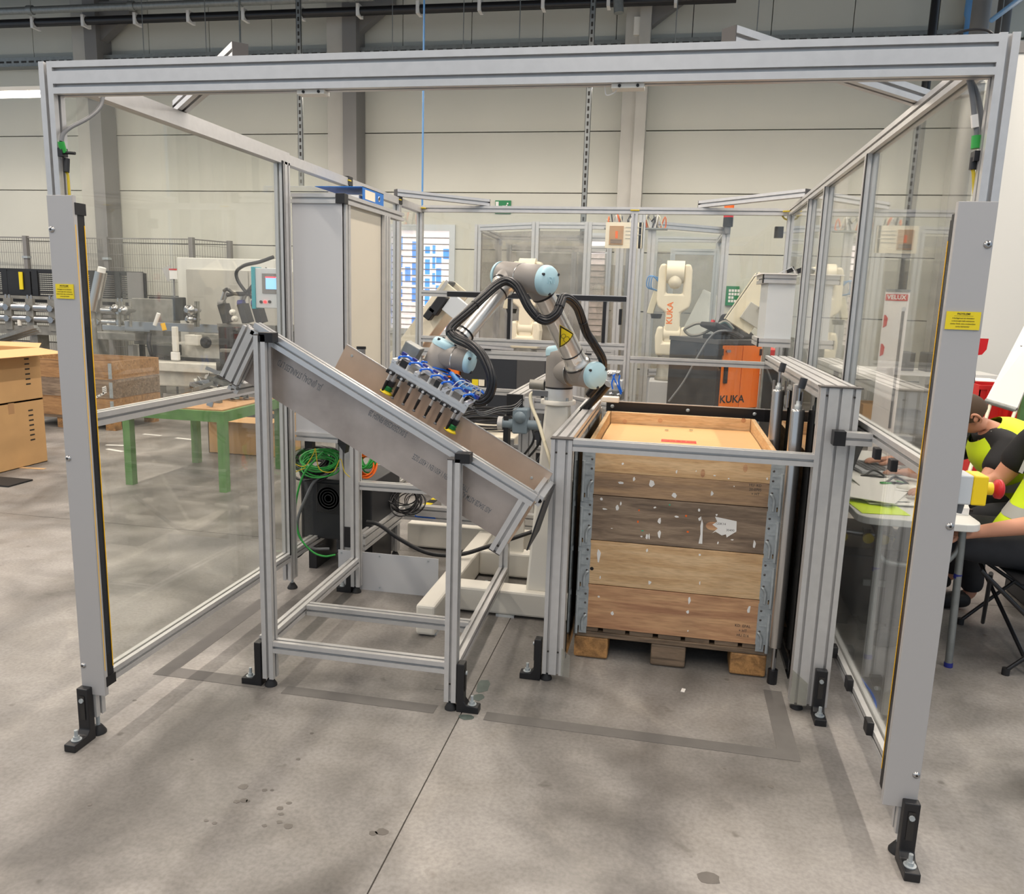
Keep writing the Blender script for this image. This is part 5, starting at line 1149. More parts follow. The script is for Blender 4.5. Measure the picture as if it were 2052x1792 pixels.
# stacked cardboard boxes
def carton(lab, z0, z1, flap):
    x0, x1, y0, y1 = -4.35, -3.47, 3.05, 3.74; t = thing('cardboard_box', lab, 'box', ((x0+x1)/2, (y0+y1)/2, z0), 'stacked cardboard boxes')
    e = .006
    for a in ((x0, x1, y0, y0+e), (x0, x1, y1-e, y1), (x0, x0+e, y0+e, y1-e), (x1-e, x1, y0+e, y1-e)): G().box(*a, z0, z1).build('side', 'cardboard', t)
    G().box(x0, x1, y0, y1, z0, z0+e).build('bottom', 'cardboard', t)
    for yy in (y0+.08, y1-.17):
        for i in range(7):
            z = z1-.09-i*.042; g = G()
            if z > z0+.1: G().box(x1, x1+.0015, yy, yy+.05, z, z+.012).build('vent_slot', 'slot_dark', t)
    if flap:
        G().prism([(y0, 0), (y1, 0), (y1+.03, .30), (y0+.02, .30)], (x1, 0, z1), (0, 1, 0), (.80, 0, -.12), (-.002, 0, .004)).build('flap', 'cardboard_top', t)
        G().prism([(y0, 0), (y1, 0), (y1-.05, .32), (y0+.05, .32)], (x0, 0, z1), (0, 1, 0), (-.2, 0, .98), (.004, 0, 0)).build('flap', 'cardboard_top', t)
        G().prism([(x0, 0), (x1, 0), (x1-.1, .26), (x0+.1, .26)], (0, y1, z1), (1, 0, 0), (0, .55, .1), (0, 0, .004)).build('flap', 'cardboard_top', t)
    else: G().box(x0, x1, y0, y1, z1-e, z1).build('lid', 'cardboard_top', t); G().box(x1, x1+.001, (y0+y1)/2-.03, (y0+y1)/2+.03, z1-.09, z1).build('tape', 'hardboard', t)
carton('closed cardboard box with slotted vents, lower of the stack at left', 0, .552, False); carton('open cardboard box with raised flap, upper of the stack at left', .555, .985, True)
# metal channels lying behind the cartons
g = G(); 
for i in range(3): a, b = at(-40, 690+5*i, y=4.2), at(72+4*i, 655+4*i, y=4.2+.1*i); g.bar(a, b, .05, .03)
t = tag(g.build('metal_channels', 'galv'), 'bundle of grey metal channels lying above the cardboard boxes', 'channels', kind='stuff')
# pallet collars with timber behind the cartons
t = thing('timber_crate', 'wooden crate of three pallet collars behind the cardboard boxes', 'crate', (-4.55, 5.8, 0))
cx0, cx1, cy0, cy1 = -5.15, -3.95, 5.25, 6.05
for z0, z1, mt in ((.14, .34, 'wood_crate'), (.345, .54, 'wood_old'), (.545, .74, 'wood_crate')):
    for a in ((cx0, cx1, cy0, cy0+.02), (cx0, cx1, cy1-.02, cy1), (cx0, cx0+.02, cy0+.02, cy1-.02), (cx1-.02, cx1, cy0+.02, cy1-.02)): G().box(*a, z0, z1-.004).build('board', mt, t)
    for x in (cx0, cx1-.04): G().box(x, x+.04, cy0-.004, cy0, z0+.01, z1-.02).build('hinge', 'zinc', t)
for x in (cx0+.06, -4.6, cx1-.06): 
    for y in (cy0+.06, cy1-.1): G().box(x-.06, x+.06, y-.05, y+.05, 0, .11).build('block', 'wood_block', t)
G().box(cx0, cx1, cy0, cy1, .11, .138).build('deck', 'wood_pallet', t)
for i in range(10): c = at(175+i*6, 765+((i*37) % 40), y=cy0-.001); G().obox((min(max(c.x, cx0+.1), cx1-.1), cy0-.002, min(max(c.z, .2), .7)), (1, 0, .4), (0, 1, 0), (-.4, 0, 1), .05, .002, .022).build('paper_scrap', 'white_paper', t)
# paper litter on the floor at left
for i, (u, v, a_, lab) in enumerate(((235, 893, .2, 'white paper strip on the floor left of the green table leg'), (230, 903, -.3, 'crumpled white strip on the floor beside the other strip'), (65, 939, .1, 'pale wood splinter on the floor by the cardboard boxes'), (305, 872, -.1, 'white tape strip on the floor under the green table, left one'), (370, 880, -.15, 'white tape strip on the floor under the green table, right one'))):
    c = at(u, v, z=0); tag(G().obox((c.x, c.y, .002), (1, a_, 0), (-a_, 1, 0), UZ, .22, .04, .003).build('paper_strip', 'white_paper' if i != 2 else 'wood_new'), lab, 'litter')
c = at(15, 968, z=0); tag(G().box(c.x-.3, c.x+.12, c.y-.12, c.y+.12, 0, .012).build('rubber_mat', 'rubber'), 'dark rubber mat on the floor at the left edge', 'mat')
c = at(1369, 1384, z=0); tag(G().obox((c.x, c.y, .001), (.2, 1, 0), (-1, .2, 0), UZ, .03, .015, .001).build('paper_scrap_on_floor', 'white_paper'), 'tiny white paper scrap on the floor in front of the pallet', 'litter')
# ================================================================== BACKGROUND, CENTRE
def frame_thing(name, lab, posts, ztop, rails, panes, mats='alu', pw=.08):
    t = thing(name, lab, 'enclosure', (posts[0][0], posts[0][1], 0))
    for (x, y) in posts: G().profile((x, y, 0), (x, y, ztop), pw, pw, (0, 1, 0), sw=1, sh=1, slot=.014).build('post', mats, t)
    for (i, j, z) in rails: a, b = V((*posts[i], z)), V((*posts[j], z)); d = (b-a).normalized()*pw/2; G().profile(a+d, b-d, .06, .07, sw=1, sh=1, slot=.014).build('rail', mats, t)
    for (i, j, z0, z1, mt) in panes: a, b = V((*posts[i], z0)), V((*posts[j], z0)); d = (b-a).normalized()*pw/2; nn = V((-d.y, d.x, 0)).normalized()*.004; G().prism([(0, 0), (0, z1-z0)], a+d, (1, 0, 0), UZ, b-a-d*2) if 0 else G().obox((a+b)/2+UZ*(z1-z0)/2, b-a, nn, UZ, (b-a).length-pw, .006, z1-z0).build('panel', mt, t)
    return t
glass('frost', 'e4e2de', .14, 'd0ccc6')
frame_thing('rear_cell', 'second profile enclosure with pale panels behind the robot elbow', [(-.55, 7.45), (.22, 7.02), (.82, 6.98), (1.18, 7.0), (1.18, 8.8), (-.6, 8.8)], 2.38,
    [(0, 1, 2.34), (1, 2, 2.34), (2, 3, 2.34), (3, 4, 2.34), (4, 5, 2.34), (5, 0, 2.34), (0, 1, .95), (1, 2, .95), (2, 3, .95)], [(0, 1, 1.0, 2.28, 'frost'), (1, 2, 1.0, 2.28, 'frost'), (4, 5, .3, 2.0, 'frost'), (5, 0, .3, 2.28, 'frost'), (0, 1, .1, .92, 'cabinet_grey'), (1, 2, .1, .92, 'cabinet_grey')])
frame_thing('door_frame_rear', 'inner door frame standing inside the second enclosure', [(-.28, 8.0), (.52, 8.2), (.98, 8.0)], 2.2, [(0, 1, 2.16), (1, 2, 2.16)], [(0, 1, .3, 2.1, 'frost'), (1, 2, .3, 2.1, 'frost')], 'alu_bright', .06)
frame_thing('rear_cell', 'third profile enclosure around the white robot behind the pallet', [(1.52, 6.95), (2.34, 7.6), (2.34, 9.0), (1.5, 9.0)], 2.40, [(0, 1, 2.36), (1, 2, 2.36), (2, 3, 2.36), (0, 1, .75)], [(0, 1, .8, 2.3, 'pane'), (2, 3, .2, 2.2, 'frost'), (0, 1, .05, .7, 'cabinet_grey')], 'alu', .085)
frame_thing('inner_frame', 'inner profile door frame behind the white robot', [(1.75, 8.3), (2.28, 8.3)], 2.2, [(0, 1, 2.16)], [], 'alu_bright', .06)
t = thing('picture_board', 'cream board with a small framed photo hung between the rear enclosures', 'board', (1.28, 6.0, 2.04))
a, b = at(1212, 497, y=6.0), at(1290, 446, y=6.0); G().box(a.x, b.x, 6.0, 6.012, a.z, b.z).build('board', 'cream_paper', t)
c, d_ = at(1220, 490, y=5.99), at(1250, 453, y=5.99); G().box(c.x, d_.x, 5.99, 6.0, c.z, d_.z).build('photo', 'hardboard', t); M['photo_tone'] = M['machine_grey']; m_ = (c.x+d_.x)/2; G().box(m_-.01, m_+.015, 5.988, 5.99, c.z+.06, c.z+.13).build('photo_figure', 'orange', t); G().box(c.x+.012, d_.x-.012, 5.986, 5.988, c.z+.012, c.z+.05).build('photo_base', 'wood_old', t)
for i in range(4): G().box(d_.x+.02, b.x-.02-.03*(i % 2), 5.995, 6.0, b.z-.05-.035*i, b.z-.045-.035*i).build('note_line', 'column_paint', t)
G().cyl((1.45, 6.02, 2.0), (1.45, 6.02, 2.3), .008, n=8).build('board_hanger', 'zinc', t); P3 = V((1.45, 6.03, 0)); G().profile(P3, P3+UZ*2.38, .06, .06, (0, 1, 0), sw=1, sh=1).build('board_post', 'alu', t)
q = at(1275, 441, y=6.9); rw = random.Random(3)
t = thing('wire_bundle', 'messy bundle of coloured wires on top of the rear enclosure', 'wires', q-UZ*.06)
for i in range(22):
    x = q.x-.3+i*.028; g = G(); g.tube([(x, q.y+rw.uniform(-.05, .05), q.z-.09), (x+rw.uniform(-.05, .05), q.y-.03, q.z+rw.uniform(.0, .07)), (x+rw.uniform(-.06, .06), q.y+.04, q.z-.06), (x+.03, q.y, q.z-.09)], .007, n=5, sub=3)
    g.build('wire', ('orange_wire', 'cable_cream', 'cable_black', 'white_paper', 'cable_grey')[i % 5], t)
G().box(q.x-.34, q.x+.34, q.y-.06, q.y+.06, q.z-.10, q.z-.085).build('wire_tray', 'galv', t)
t = thing('signal_tower', 'signal lamp column with orange, red and dark segments on the rear enclosure', 'signal lamp', at(1458, 455, y=7.5)); a = at(1458, 458, y=7.5)
for i, (h0, h1, mt) in enumerate(((-.06, .02, 'cable_grey'), (.02, .12, 'machine_dark'), (.12, .2, 'red'), (.2, .30, 'orange'), (.30, .33, 'machine_dark'))): G().cyl(a+UZ*h0, a+UZ*h1, .055 if i else .035, n=16).build('segment', mt, t)
# white robots
def white_robot(c, z0, lab, word=True, s=1.0, group=None):
    x, y = c; t = thing('white_robot', lab, 'robot', (x, y, 0))
    G().box(x-.2, x+.2, y-.2, y+.2, 0, z0-.28*s).build('plinth', 'cabinet_grey', t, bevel=.01); G().lathe((x, y, z0-.28*s), UZ, [(0, .15*s), (.03, .15*s), (.04, .135*s), (.27*s, .13*s)], 24).build('base', 'machine_grey', t)
    g = G(); g.prism([(-.15, 0), (.15, 0), (.16, .05), (.17, .20), (.15, .30), (.09, .30), (.085, .14), (-.085, .14), (-.09, .30), (-.15, .30), (-.17, .20), (-.16, .05)], (x, y-.11*s, z0-.02), V((1, 0, 0))*s, UZ*s, (0, .22*s, 0)); g.build('rotating_column', 'kuka_white', t, bevel=.025*s, seg=3)
    G().cyl((x-.085*s, y, z0+.2*s), (x+.085*s, y, z0+.2*s), .085*s, n=24).build('shoulder_hub', 'kuka_white', t)
    g = G(); g.prism([(-.08, .10), (.08, .10), (.075, .42), (.16, .48), (.175, .55), (.17, .86), (.15, .92), (.09, .92), (.085, .62), (-.085, .62), (-.09, .92), (-.15, .92), (-.17, .86), (-.175, .55), (-.16, .48), (-.075, .42)], (x, y-.075*s, z0), V((1, 0, 0))*s, UZ*s, (0, .15*s, 0)); g.build('link_arm', 'kuka_white', t, bevel=.022*s, seg=3)
    G().cyl((x-.09*s, y-.01, z0+.84*s), (x+.09*s, y-.01, z0+.84*s), .115*s, n=26).build('elbow_hub', 'kuka_white', t); G().lathe((x, y-.04, z0+.78*s), (0, -.5, -1), [(0, .08*s), (.06*s, .07*s), (.1*s, .05*s), (.11*s, 0)], 20).build('forearm', 'kuka_white', t)
    G().obox((x-.21*s, y+.05, z0+.52*s), (.25, 0, 1), (0, 1, 0), (1, 0, -.25), .24*s, .1*s, .07*s).build('wrist', 'cable_cream', t, bevel=.01); G().lathe((x-.17*s, y, z0+.36*s), UZ, [(0, .05*s), (.04*s, .06*s), (.05*s, .06*s)], 16).build('tool_plate', 'machine_dark', t)
    for k in range(3): G().tube([(x-.17*s, y-.02, z0+(.78-.02*k)*s), (x-(.27-.02*k)*s, y-.04, z0+.79*s), (x-(.28-.02*k)*s, y-.03, z0+.68*s), (x-.18*s, y, z0+.65*s)], .007, n=6).build('air_tube', 'pipe_blue', t)
    if word: text('KUKA', .085*s, (x-.03*s, y-.0765*s, z0+.42*s), (0, 0, 1), (-1, 0, 0), 'kuka_orange', t, bold=.02)
    return t
white_robot((1.80, 6.45), 1.0, 'white six-axis robot with red lettering behind the pallet')
white_robot((.22, 6.6), 1.0, 'white six-axis robot mostly hidden behind the grey robot arm', False)
# robot controller cabinets
kc = thing('robot_controller', 'dark grey robot controller cabinet with orange doors behind the pallet', 'cabinet', (2.2, 5.95, 0))
K0, K1, K2 = V((2.232, 5.497, 0)), V((2.647, 5.80, 0)), V((1.725, 6.048, 0)); du = (K1-K0).normalized(); dv = V((-du.y, du.x, 0)); LU = (K1-K0).length; LV = .75
def kbox(name, u0, u1, v0, v1, z0, z1, mt, par=None, bev=0): 
    c = K0+du*(u0+u1)/2+dv*(v0+v1)/2; return G().obox((c.x, c.y, (z0+z1)/2), du, dv, UZ, u1-u0, v1-v0, z1-z0).build(name, mt, par or kc, bevel=bev)
kbox('cabinet_body', 0, LU, 0, LV, .1, 1.16, 'anthracite', bev=.008); kbox('top_cover', -.005, LU+.005, -.005, LV+.005, 1.16, 1.20, 'steel_dark'); kbox('plinth', .02, LU-.02, .02, LV-.02, 0, .1, 'black_satin')
for a_, b_ in ((.05, LU/2-.003+.02), (LU/2+.023, LU-.01)): kbox('door', a_, b_, -.022, -.002, .56, 1.15, 'kuka_orange', bev=.003)
kbox('door', .01, LU-.01, -.018, -.002, .14, .55, 'anthracite'); h_ = kbox('door_handle', .065, .10, -.05, -.022, .80, .98, 'black_plastic', bev=.006); 
kbox('switch_field', -.02, .045, -.03, -.0, 1.06, 1.12, 'black_plastic'); kbox('hinge', LU-.035, LU-.0, -.03, -.02, 1.06, 1.12, 'black_plastic')
for u_ in (.08, .1): c = K0+du*u_-dv*.03; G().cyl((c.x, c.y, 1.10), c-dv*.02+UZ*1.10, .014, n=10).build('key_switch', 'steel', kc)
text('KUKA', .10, K0+du*.19-dv*.0235+UZ*.645, du, UZ, 'ink', kc, bold=.02, sx=1.1)
for k in range(12): kbox('vent_slot', -.003, .0, .2+.05*(k % 3), .225+.05*(k % 3), .95+.04*(k//3), .975+.04*(k//3), 'slot_dark')
t = thing('teach_pendant', 'dark teach pendant with a blue display lying on the orange controller', 'teach pendant', (2.2, 5.9, 1.2))
c = K0+du*.22+dv*.24+UZ*1.28; e1 = (du-UZ*.35).normalized(); e3 = (e1.cross(dv)).normalized(); G().obox(c, e1, dv, e3, .36, .24, .05).build('pendant_body', 'machine_dark', t, bevel=.015); G().obox(c+e3*.027, e1, dv, e3, .16, .13, .004).build('display', 'teal', t); G().cyl(c-e1*.13+e3*.02, c-e1*.13+e3*.055, .02, n=12).build('stop_knob', 'red', t); G().obox(K0+du*.15+dv*.22+UZ*1.222, du, dv, UZ, .2, .16, .04).build('pendant_cradle', 'black_plastic', t)
t = thing('pendant_cable', 'looped olive pendant cable on top of the orange controller', 'cable', (1.95, 5.9, 1.2)); L_ = [at(u, v, y=5.85) for u, v in ((1440, 668), (1425, 655), (1400, 648), (1380, 655), (1372, 662), (1385, 672), (1410, 668), (1440, 650), (1455, 645), (1470, 660))]
G().tube(L_, .014).build('cable_loop', 'yellow_wire' if 0 else 'machine_grey', t); G().tube([at(u, v, y=5.3) for u, v in ((1490, 676), (1470, 665), (1440, 664), (1420, 680), (1395, 720), (1370, 765), (1340, 805))], .009).build('cable_drop', 'cable_grey', t)
g = G(); q = K0+du*.42+dv*.3+UZ*1.2; vs = []
g.add([q-du*.12-dv*.15, q+du*.2-dv*.15, q+du*.2+dv*.2, q-du*.12+dv*.2, q-du*.1-dv*.05+UZ*.26, q+du*.04-dv*.02+UZ*.20, q+du*.1+dv*.1+UZ*.14, q-du*.08+dv*.12+UZ*.24], [(0, 3, 2, 1), (4, 5, 6, 7), (0, 1, 5, 4), (1, 2, 6, 5), (2, 3, 7, 6), (3, 0, 4, 7)])
tag(g.build('black_bag', 'rubber', bevel=.03), 'dark crumpled bag on the right of the orange controller top', 'bag')
box_thing('side_locker', 'red and beige strip cabinet just right of the orange controller', 'cabinet', [('cabinet_body', (2.72, 2.80, 5.7, 6.2, .4, 1.12), 'crate_red', .005), ('cabinet_side', (2.80, 2.86, 5.7, 6.2, .3, .85), 'cream_door', .005), ('cabinet_base', (2.72, 2.86, 5.7, 6.2, 0, .3), 'machine_dark')])
t = thing('robot_controller', 'dark robot controller with an orange front behind the gripper', 'cabinet', (.2, 5.4, 0))
G().box(-.15, .66, 5.2, 5.9, .1, .98).build('cabinet_body', 'anthracite', t, bevel=.008); G().box(-.50, -.16, 5.16, 5.8, .1, .76).build('side_body', 'anthracite', t, bevel=.005); G().box(-.50, -.16, 5.16, 5.8, .765, .93).build('door', 'kuka_orange', t, bevel=.005); G().box(-.5, .64, 5.25, 5.85, 0, .1).build('plinth', 'black_satin', t); G().box(.4, .66, 5.19, 5.2, .3, .97).build('side_plate', 'steel_dark', t)
text('KUKA', .09, (-.33, 5.158, .80), (1, 0, 0), UZ, 'ink', t, bold=.02)
a = at(958, 767, y=5.18); G().box(a.x-.06, a.x+.0, 5.18, 5.19, a.z-.03, a.z+.03).build('warning_label', 'sign_yellow', t); G().box(a.x+.005, a.x+.06, 5.18, 5.19, a.z-.03, a.z+.03).build('warning_label', 'cream_paper', t)
# tilted feeder conveyors
def feeder(name, lab, p0, p1, y, wd, dpt, mt='kuka_white'):
    d = (p1-p0).normalized(); n_ = V((-d.z, 0, d.x)); t = thing(name, lab, 'conveyor', (p0.x, y, 0)); L = (p1-p0).length
    G().prism([(0, -wd/2), (L, -wd/2), (L, wd/2), (0, wd/2)], p0, d, n_, (0, .03, 0)).build('side_plate', mt, t, bevel=.004)
    G().prism([(0, -wd/2), (L, -wd/2), (L, wd/2), (0, wd/2)], p0+V((0, dpt, 0)), d, n_, (0, .03, 0)).build('side_plate', mt, t, bevel=.004)
    s_ = 1 if d.x > 0 else -1
    G().prism([(0, wd/2-.03), (L, wd/2-.03), (L, wd/2-.01), (0, wd/2-.01)], p0+V((0, .03, 0)), d, n_, (0, dpt-.03, 0)).build('belt', 'rubber', t)
    return t, d, n_, L
p0, p1 = at(770, 760, y=5.0), at(905, 575, y=5.0); t, d, n_, L = feeder('incline_feeder', 'cream inclined feeder conveyor with a grey motor behind the gripper', p0, p1, 5.0, .20, .35)
c = at(880, 610, y=4.93); G().obox(c, d, (0, 1, 0), n_, .20, .1, .09).build('motor', 'machine_dark', t, bevel=.01); c = at(863, 628, y=4.93); G().obox(c, d, (0, 1, 0), n_, .12, .1, .07).build('motor_cap', 'machine_dark', t, bevel=.01); c = at(915, 618, y=4.93); G().obox(c, d, (0, 1, 0), n_, .18, .06, .2).build('gear_cover', 'silver_paint', t, bevel=.005)
c = at(888, 575, y=4.97); G().obox(c, d, (0, 1, 0), n_, .14, .004, .03).build('type_plate', 'plate_grey', t); G().box(p0.x+.2, p0.x+.26, 5.1, 5.3, 0, p0.z+.2).build('leg', 'machine_grey', t); G().box(p0.x+.03, p0.x+.09, 5.1, 5.3, 0, p0.z).build('leg', 'machine_grey', t)
p0, p1 = at(1478, 655, y=5.1), at(1545, 560, y=5.1); t, d, n_, L = feeder('incline_feeder', 'cream inclined feeder left of the wall box on the right', p0, p1, 5.1, .24, .3)
c = at(1513, 633, y=5.08); G().obox(c, d, (0, 1, 0), n_, .16, .05, .2).build('gear_cover', 'column_paint', t, bevel=.005); G().box(p1.x-.0, p1.x+.06, 5.2, 5.3, 0, p1.z-.1).build('leg', 'machine_grey', t); c = at(1530, 618, y=5.05); G().cyl(c, c-V((0, .02, 0)), .04, n=14).build('opening', 'slot_dark', t)
p0, p1 = at(1470, 668, y=5.5), at(1405, 560, y=8.2); p1 = V((p0.x-.55, 8.4, 1.75))
p0, p1 = at(1380, 690, y=8.6), at(1432, 590, y=8.6); t, d, n_, L = feeder('incline_feeder', 'pale inclined feeder inside the rear enclosure right of the white robot', p0, p1, 8.6, .3, .3, 'wall_white'); G().box(p0.x+.2, p0.x+.3, 8.7, 8.8, 0, p0.z+.1).build('leg', 'machine_grey', t)
# signs and boxes on the back wall
t = thing('notice_board', 'green notice sign with white fields on the back wall', 'sign', at(1467, 610, y=11.35)); a, b = at(1453, 612, y=11.35), at(1482, 574, y=11.35)
G().box(a.x, b.x, 11.34, 11.40, a.z, b.z).build('board', 'green_sign', t)
for r in range(4):
    for c in range(4 if r != 2 else 2): G().box(a.x+.04+c*.045, a.x+.075+c*.045, 11.335, 11.34, b.z-.09-.055*r, b.z-.05-.055*r).build('field', 'white_paper', t)
t = thing('first_aid_box', 'mint green first aid box on the back wall', 'first aid box', at(1500, 615, y=11.35)); a, b = at(1486, 617, y=11.3), at(1516, 585, y=11.3); G().box(a.x, b.x, 11.25, 11.40, a.z, b.z).build('case', 'mint', t, bevel=.01); m_ = (a.x+b.x)/2
G().box(m_-.02, m_+.05, 11.245, 11.25, b.z-.1, b.z-.085).build('mark', 'white_paper', t); G().box(m_+.01, m_+.02, 11.245, 11.25, b.z-.14, b.z-.05).build('mark', 'white_paper', t)
t = thing('exit_sign', 'green emergency exit sign with a white running figure on the back wall', 'sign', at(1008, 412, y=11.38)); a, b = at(992, 428, y=11.38), at(1024, 402, y=11.38)
G().box(a.x, b.x, 11.37, 11.40, a.z, b.z).build('board', 'green_sign', t); G().box(a.x+.01, a.x+.06, 11.365, 11.37, a.z+.06, b.z-.02).build('door_mark', 'white_paper', t)
q = V(((a.x+b.x)/2+.03, 11.368, b.z-.09)); g = G(); g.cyl(q+V((.05, 0, .04)), q+V((.05, -.004, .04)), .014, n=10); g.bar(q+V((.04, 0, .02)), q+V((-.0, 0, -.05)), .02, .005, (0, 1, 0)); g.bar(q+V((.0, 0, -.05)), q+V((.05, 0, -.10)), .016, .005, (0, 1, 0)); g.bar(q+V((0, 0, -.05)), q+V((-.05, 0, -.09)), .016, .005, (0, 1, 0)); g.bar(q+V((.03, 0, .0)), q+V((.09, 0, -.03)), .012, .005, (0, 1, 0)); g.bar(q+V((.03, 0, .0)), q+V((-.04, 0, .0)), .012, .005, (0, 1, 0)); g.build('running_figure', 'white_paper', t)
# linear axis with gear motor behind the robot
la = thing('linear_axis', 'aluminium linear axis with a blue grey gear motor behind the robot column', 'linear axis', (.93, 2.6, 0))
G().profile((.90, 2.56, .915), (.90, 4.0, .915), .10, .07, sw=2, sh=1).build('axis_beam', 'alu', la); G().box(.845, .945, 2.545, 2.56, .82, .95).build('end_plate', 'black_plastic', la, bevel=.004); G().profile((.965, 2.60, .5), (.965, 2.60, .93), .09, .045, (0, 1, 0)).build('axis_post', 'alu', la); G().profile((.96, 2.62, .88), (1.15, 2.62, .88), .045, .09).build('axis_bracket', 'alu', la)
c = at(1043, 842, y=2.5); G().box(c.x-.045, c.x+.045, 2.47, 2.58, c.z-.08, c.z+.07).build('gear_housing', 'motor_blue', la, bevel=.008); G().lathe((c.x, 2.47, c.z+.02), (0, -1, 0), [(0, .036), (.012, .034), (.014, 0)], 20).build('gear_cap', 'motor_blue', la); G().cyl((c.x-.13, 2.52, c.z-.03), (c.x+.12, 2.52, c.z-.03), .03, n=18).build('gear_shaft', 'motor_blue', la); G().box(.84, .87, 2.5, 2.58, .62, .82).build('motor_plate', 'black_plastic', la); G().cyl((c.x-.14, 2.52, c.z-.03), (c.x-.11, 2.52, c.z-.03), .042, n=18).build('shaft_flange', 'alu', la)
for x in (.86, 1.0): G().profile((x, 2.62, 0), (x, 2.62, .66), .045, .045, (0, 1, 0)).build('axis_leg', 'alu', la)
G().profile((.82, 2.66, .60), (1.1, 2.66, .60), .04, .04).build('axis_rail', 'alu', la); c = at(1028, 818, y=2.5); G().cyl(at(1062, 770, y=2.6), at(1090, 772, y=2.6), .03, n=16).build('encoder', 'machine_grey', la); G().box(at(1085, 785, y=2.62).x, at(1100, 785, y=2.62).x, 2.6, 2.68, .93, 1.03).build('drive_block', 'black_plastic', la)
for x in (.98, 1.02): G().tube([(x, 2.55, .82), (x+.05, 2.5, .7), (x, 2.52, .6), (x-.08, 2.55, .52)], .007).build('motor_cable', 'cable_black', la)
pn = thing('pneumatic_unit', 'cluster of grey pneumatic valves with blue tubes right of the robot', 'pneumatics', at(1228, 800, y=3.2))
for u0, v0, u1, v1, mt in ((1215, 745, 1242, 762, 'silver_paint'), (1210, 763, 1248, 782, 'silver_paint'), (1215, 783, 1250, 800, 'galv')): a, b = at(u0, v1, y=3.2), at(u1, v0, y=3.2); G().box(a.x, b.x, 3.2, 3.3, a.z, b.z).build('valve_block', mt, pn, bevel=.005)
for u, v in ((1236, 770), (1222, 750), (1238, 748), (1225, 790), (1240, 792)): c = at(u, v, y=3.19); G().lathe(c, (0, -1, 0), [(0, .018), (.02, .016), (.024, .006)], 14).build('port', 'white_paint' if u == 1236 else 'steel', pn)
for pts in (((1228, 752), (1236, 770), (1245, 790)), ((1242, 752), (1240, 768), (1246, 786)), ((1232, 750), (1226, 768), (1228, 780))): G().tube([at(u, v, y=3.17) for u, v in pts], .005).build('air_tube', 'blue_tube', pn)
a = at(1230, 800, y=3.25); G().profile((a.x, 3.27, 0), (a.x, 3.27, a.z+.1), .045, .045, (0, 1, 0)).build('unit_post', 'alu', pn)
G().profile((.05, 4.2, .765), (.9, 4.2, .765), .045, .05).build('cross_rail', 'alu', pn); G().profile((.07, 4.2, 0), (.07, 4.2, .74), .045, .045, (0, 1, 0)).build('rail_leg', 'alu', pn); G().profile((.7, 4.2, 0), (.7, 4.2, .74), .045, .045, (0, 1, 0)).build('rail_leg', 'alu', pn); G().profile((.9, 4.2, .765), (1.62, 3.4, .765), .045, .045).build('cross_rail', 'alu', pn)
q = at(1010, 815, y=3.0); coil('cable_coil', 'dark cables lying behind the chute below the gripper hose', 'cable_black', V((.6, 3.3, .66)), .16, 9, .06, (1.5, .6, .3), 12, .008)
box_thing('feeder_table', 'pale low feeder table behind the chute', 'table', [('top', (.25, .82, 3.0, 3.6, .52, .60), 'cream_door', .005), ('leg', (.3, .36, 3.05, 3.1, 0, .52), 'alu'), ('leg', (.72, .78, 3.05, 3.1, 0, .52), 'alu'), ('leg', (.3, .36, 3.5, 3.55, 0, .52), 'alu'), ('leg', (.72, .78, 3.5, 3.55, 0, .52), 'alu')])
# control box on the right wall of the cell
wx = thing('wall_box', 'pale grey control box in a profile frame on the right wall of the enclosure', 'control box', (2.42, 2.9, 1.26))
bx0, bx1, by0, by1 = 2.32, 2.505, 2.86, 3.3
for z in (1.682, 1.305): G().profile((bx0, by0+.022, z), (bx1, by0+.022, z), .045, .05).build('frame_rail', 'alu', wx); G().profile((bx0+.022, by0+.05, z), (bx0+.022, by1, z), .045, .05).build('frame_rail', 'alu', wx); G().box(bx0-.006, bx0+.002, by0, by0+.045, z-.026, z+.026).build('end_cap', 'black_plastic', wx)
G().box(bx0+.03, bx1, by0+.02, by1, 1.33, 1.66).build('box_front', 'silver_paint', wx); G().box(bx0-.02, bx1, by0-.02, by1, 1.708, 1.714).build('paper', 'white_paper', wx)
t = thing('angle_brackets', 'black clamps and a bent alloy strip lying on the wall box', 'tools', (2.45, 2.95, 1.715)); 
for u in (1583, 1604): c = at(u, 541, y=2.95); G().obox((c.x, 2.95, 1.738), (1, 0, .4), (0, 1, 0), (-.4, 0, 1), .045, .05, .028).build('clamp', 'black_plastic', t)
G().bar((2.41, 2.93, 1.717), (2.48, 2.93, 1.755), .03, .006).build('bent_strip', 'alu_bright', t); G().bar((2.48, 2.93, 1.755), (2.505, 2.93, 1.72), .03, .006).build('bent_strip', 'alu_bright', t)
t = thing('dark_upright', 'dark slotted upright profile outside the right rear corner of the enclosure', 'post', (2.63, 4.2, 0)); G().profile((2.63, 4.2, 0), (2.63, 4.2, 2.2), .09, .045, (0, 1, 0)).build('upright', 'steel_mid', t); G().box(2.5, 2.56, 4.15, 4.2, 2.02, 2.1).build('sensor', 'black_plastic', t); G().bar((2.5, 4.19, 2.06), (2.63, 4.19, 2.06), .01, .01).build('sensor_arm', 'alu', t)
t = thing('yellow_cable', 'yellow cable drooping between the right rear posts at the top', 'cable', (2.5, 3.6, 2.1)); G().tube([at(u, v, y=3.62) for u, v in ((1560, 418), (1566, 428), (1572, 438), (1585, 441), (1596, 433), (1606, 431))], .006).build('cable_sheath', 'yellow_wire', t)
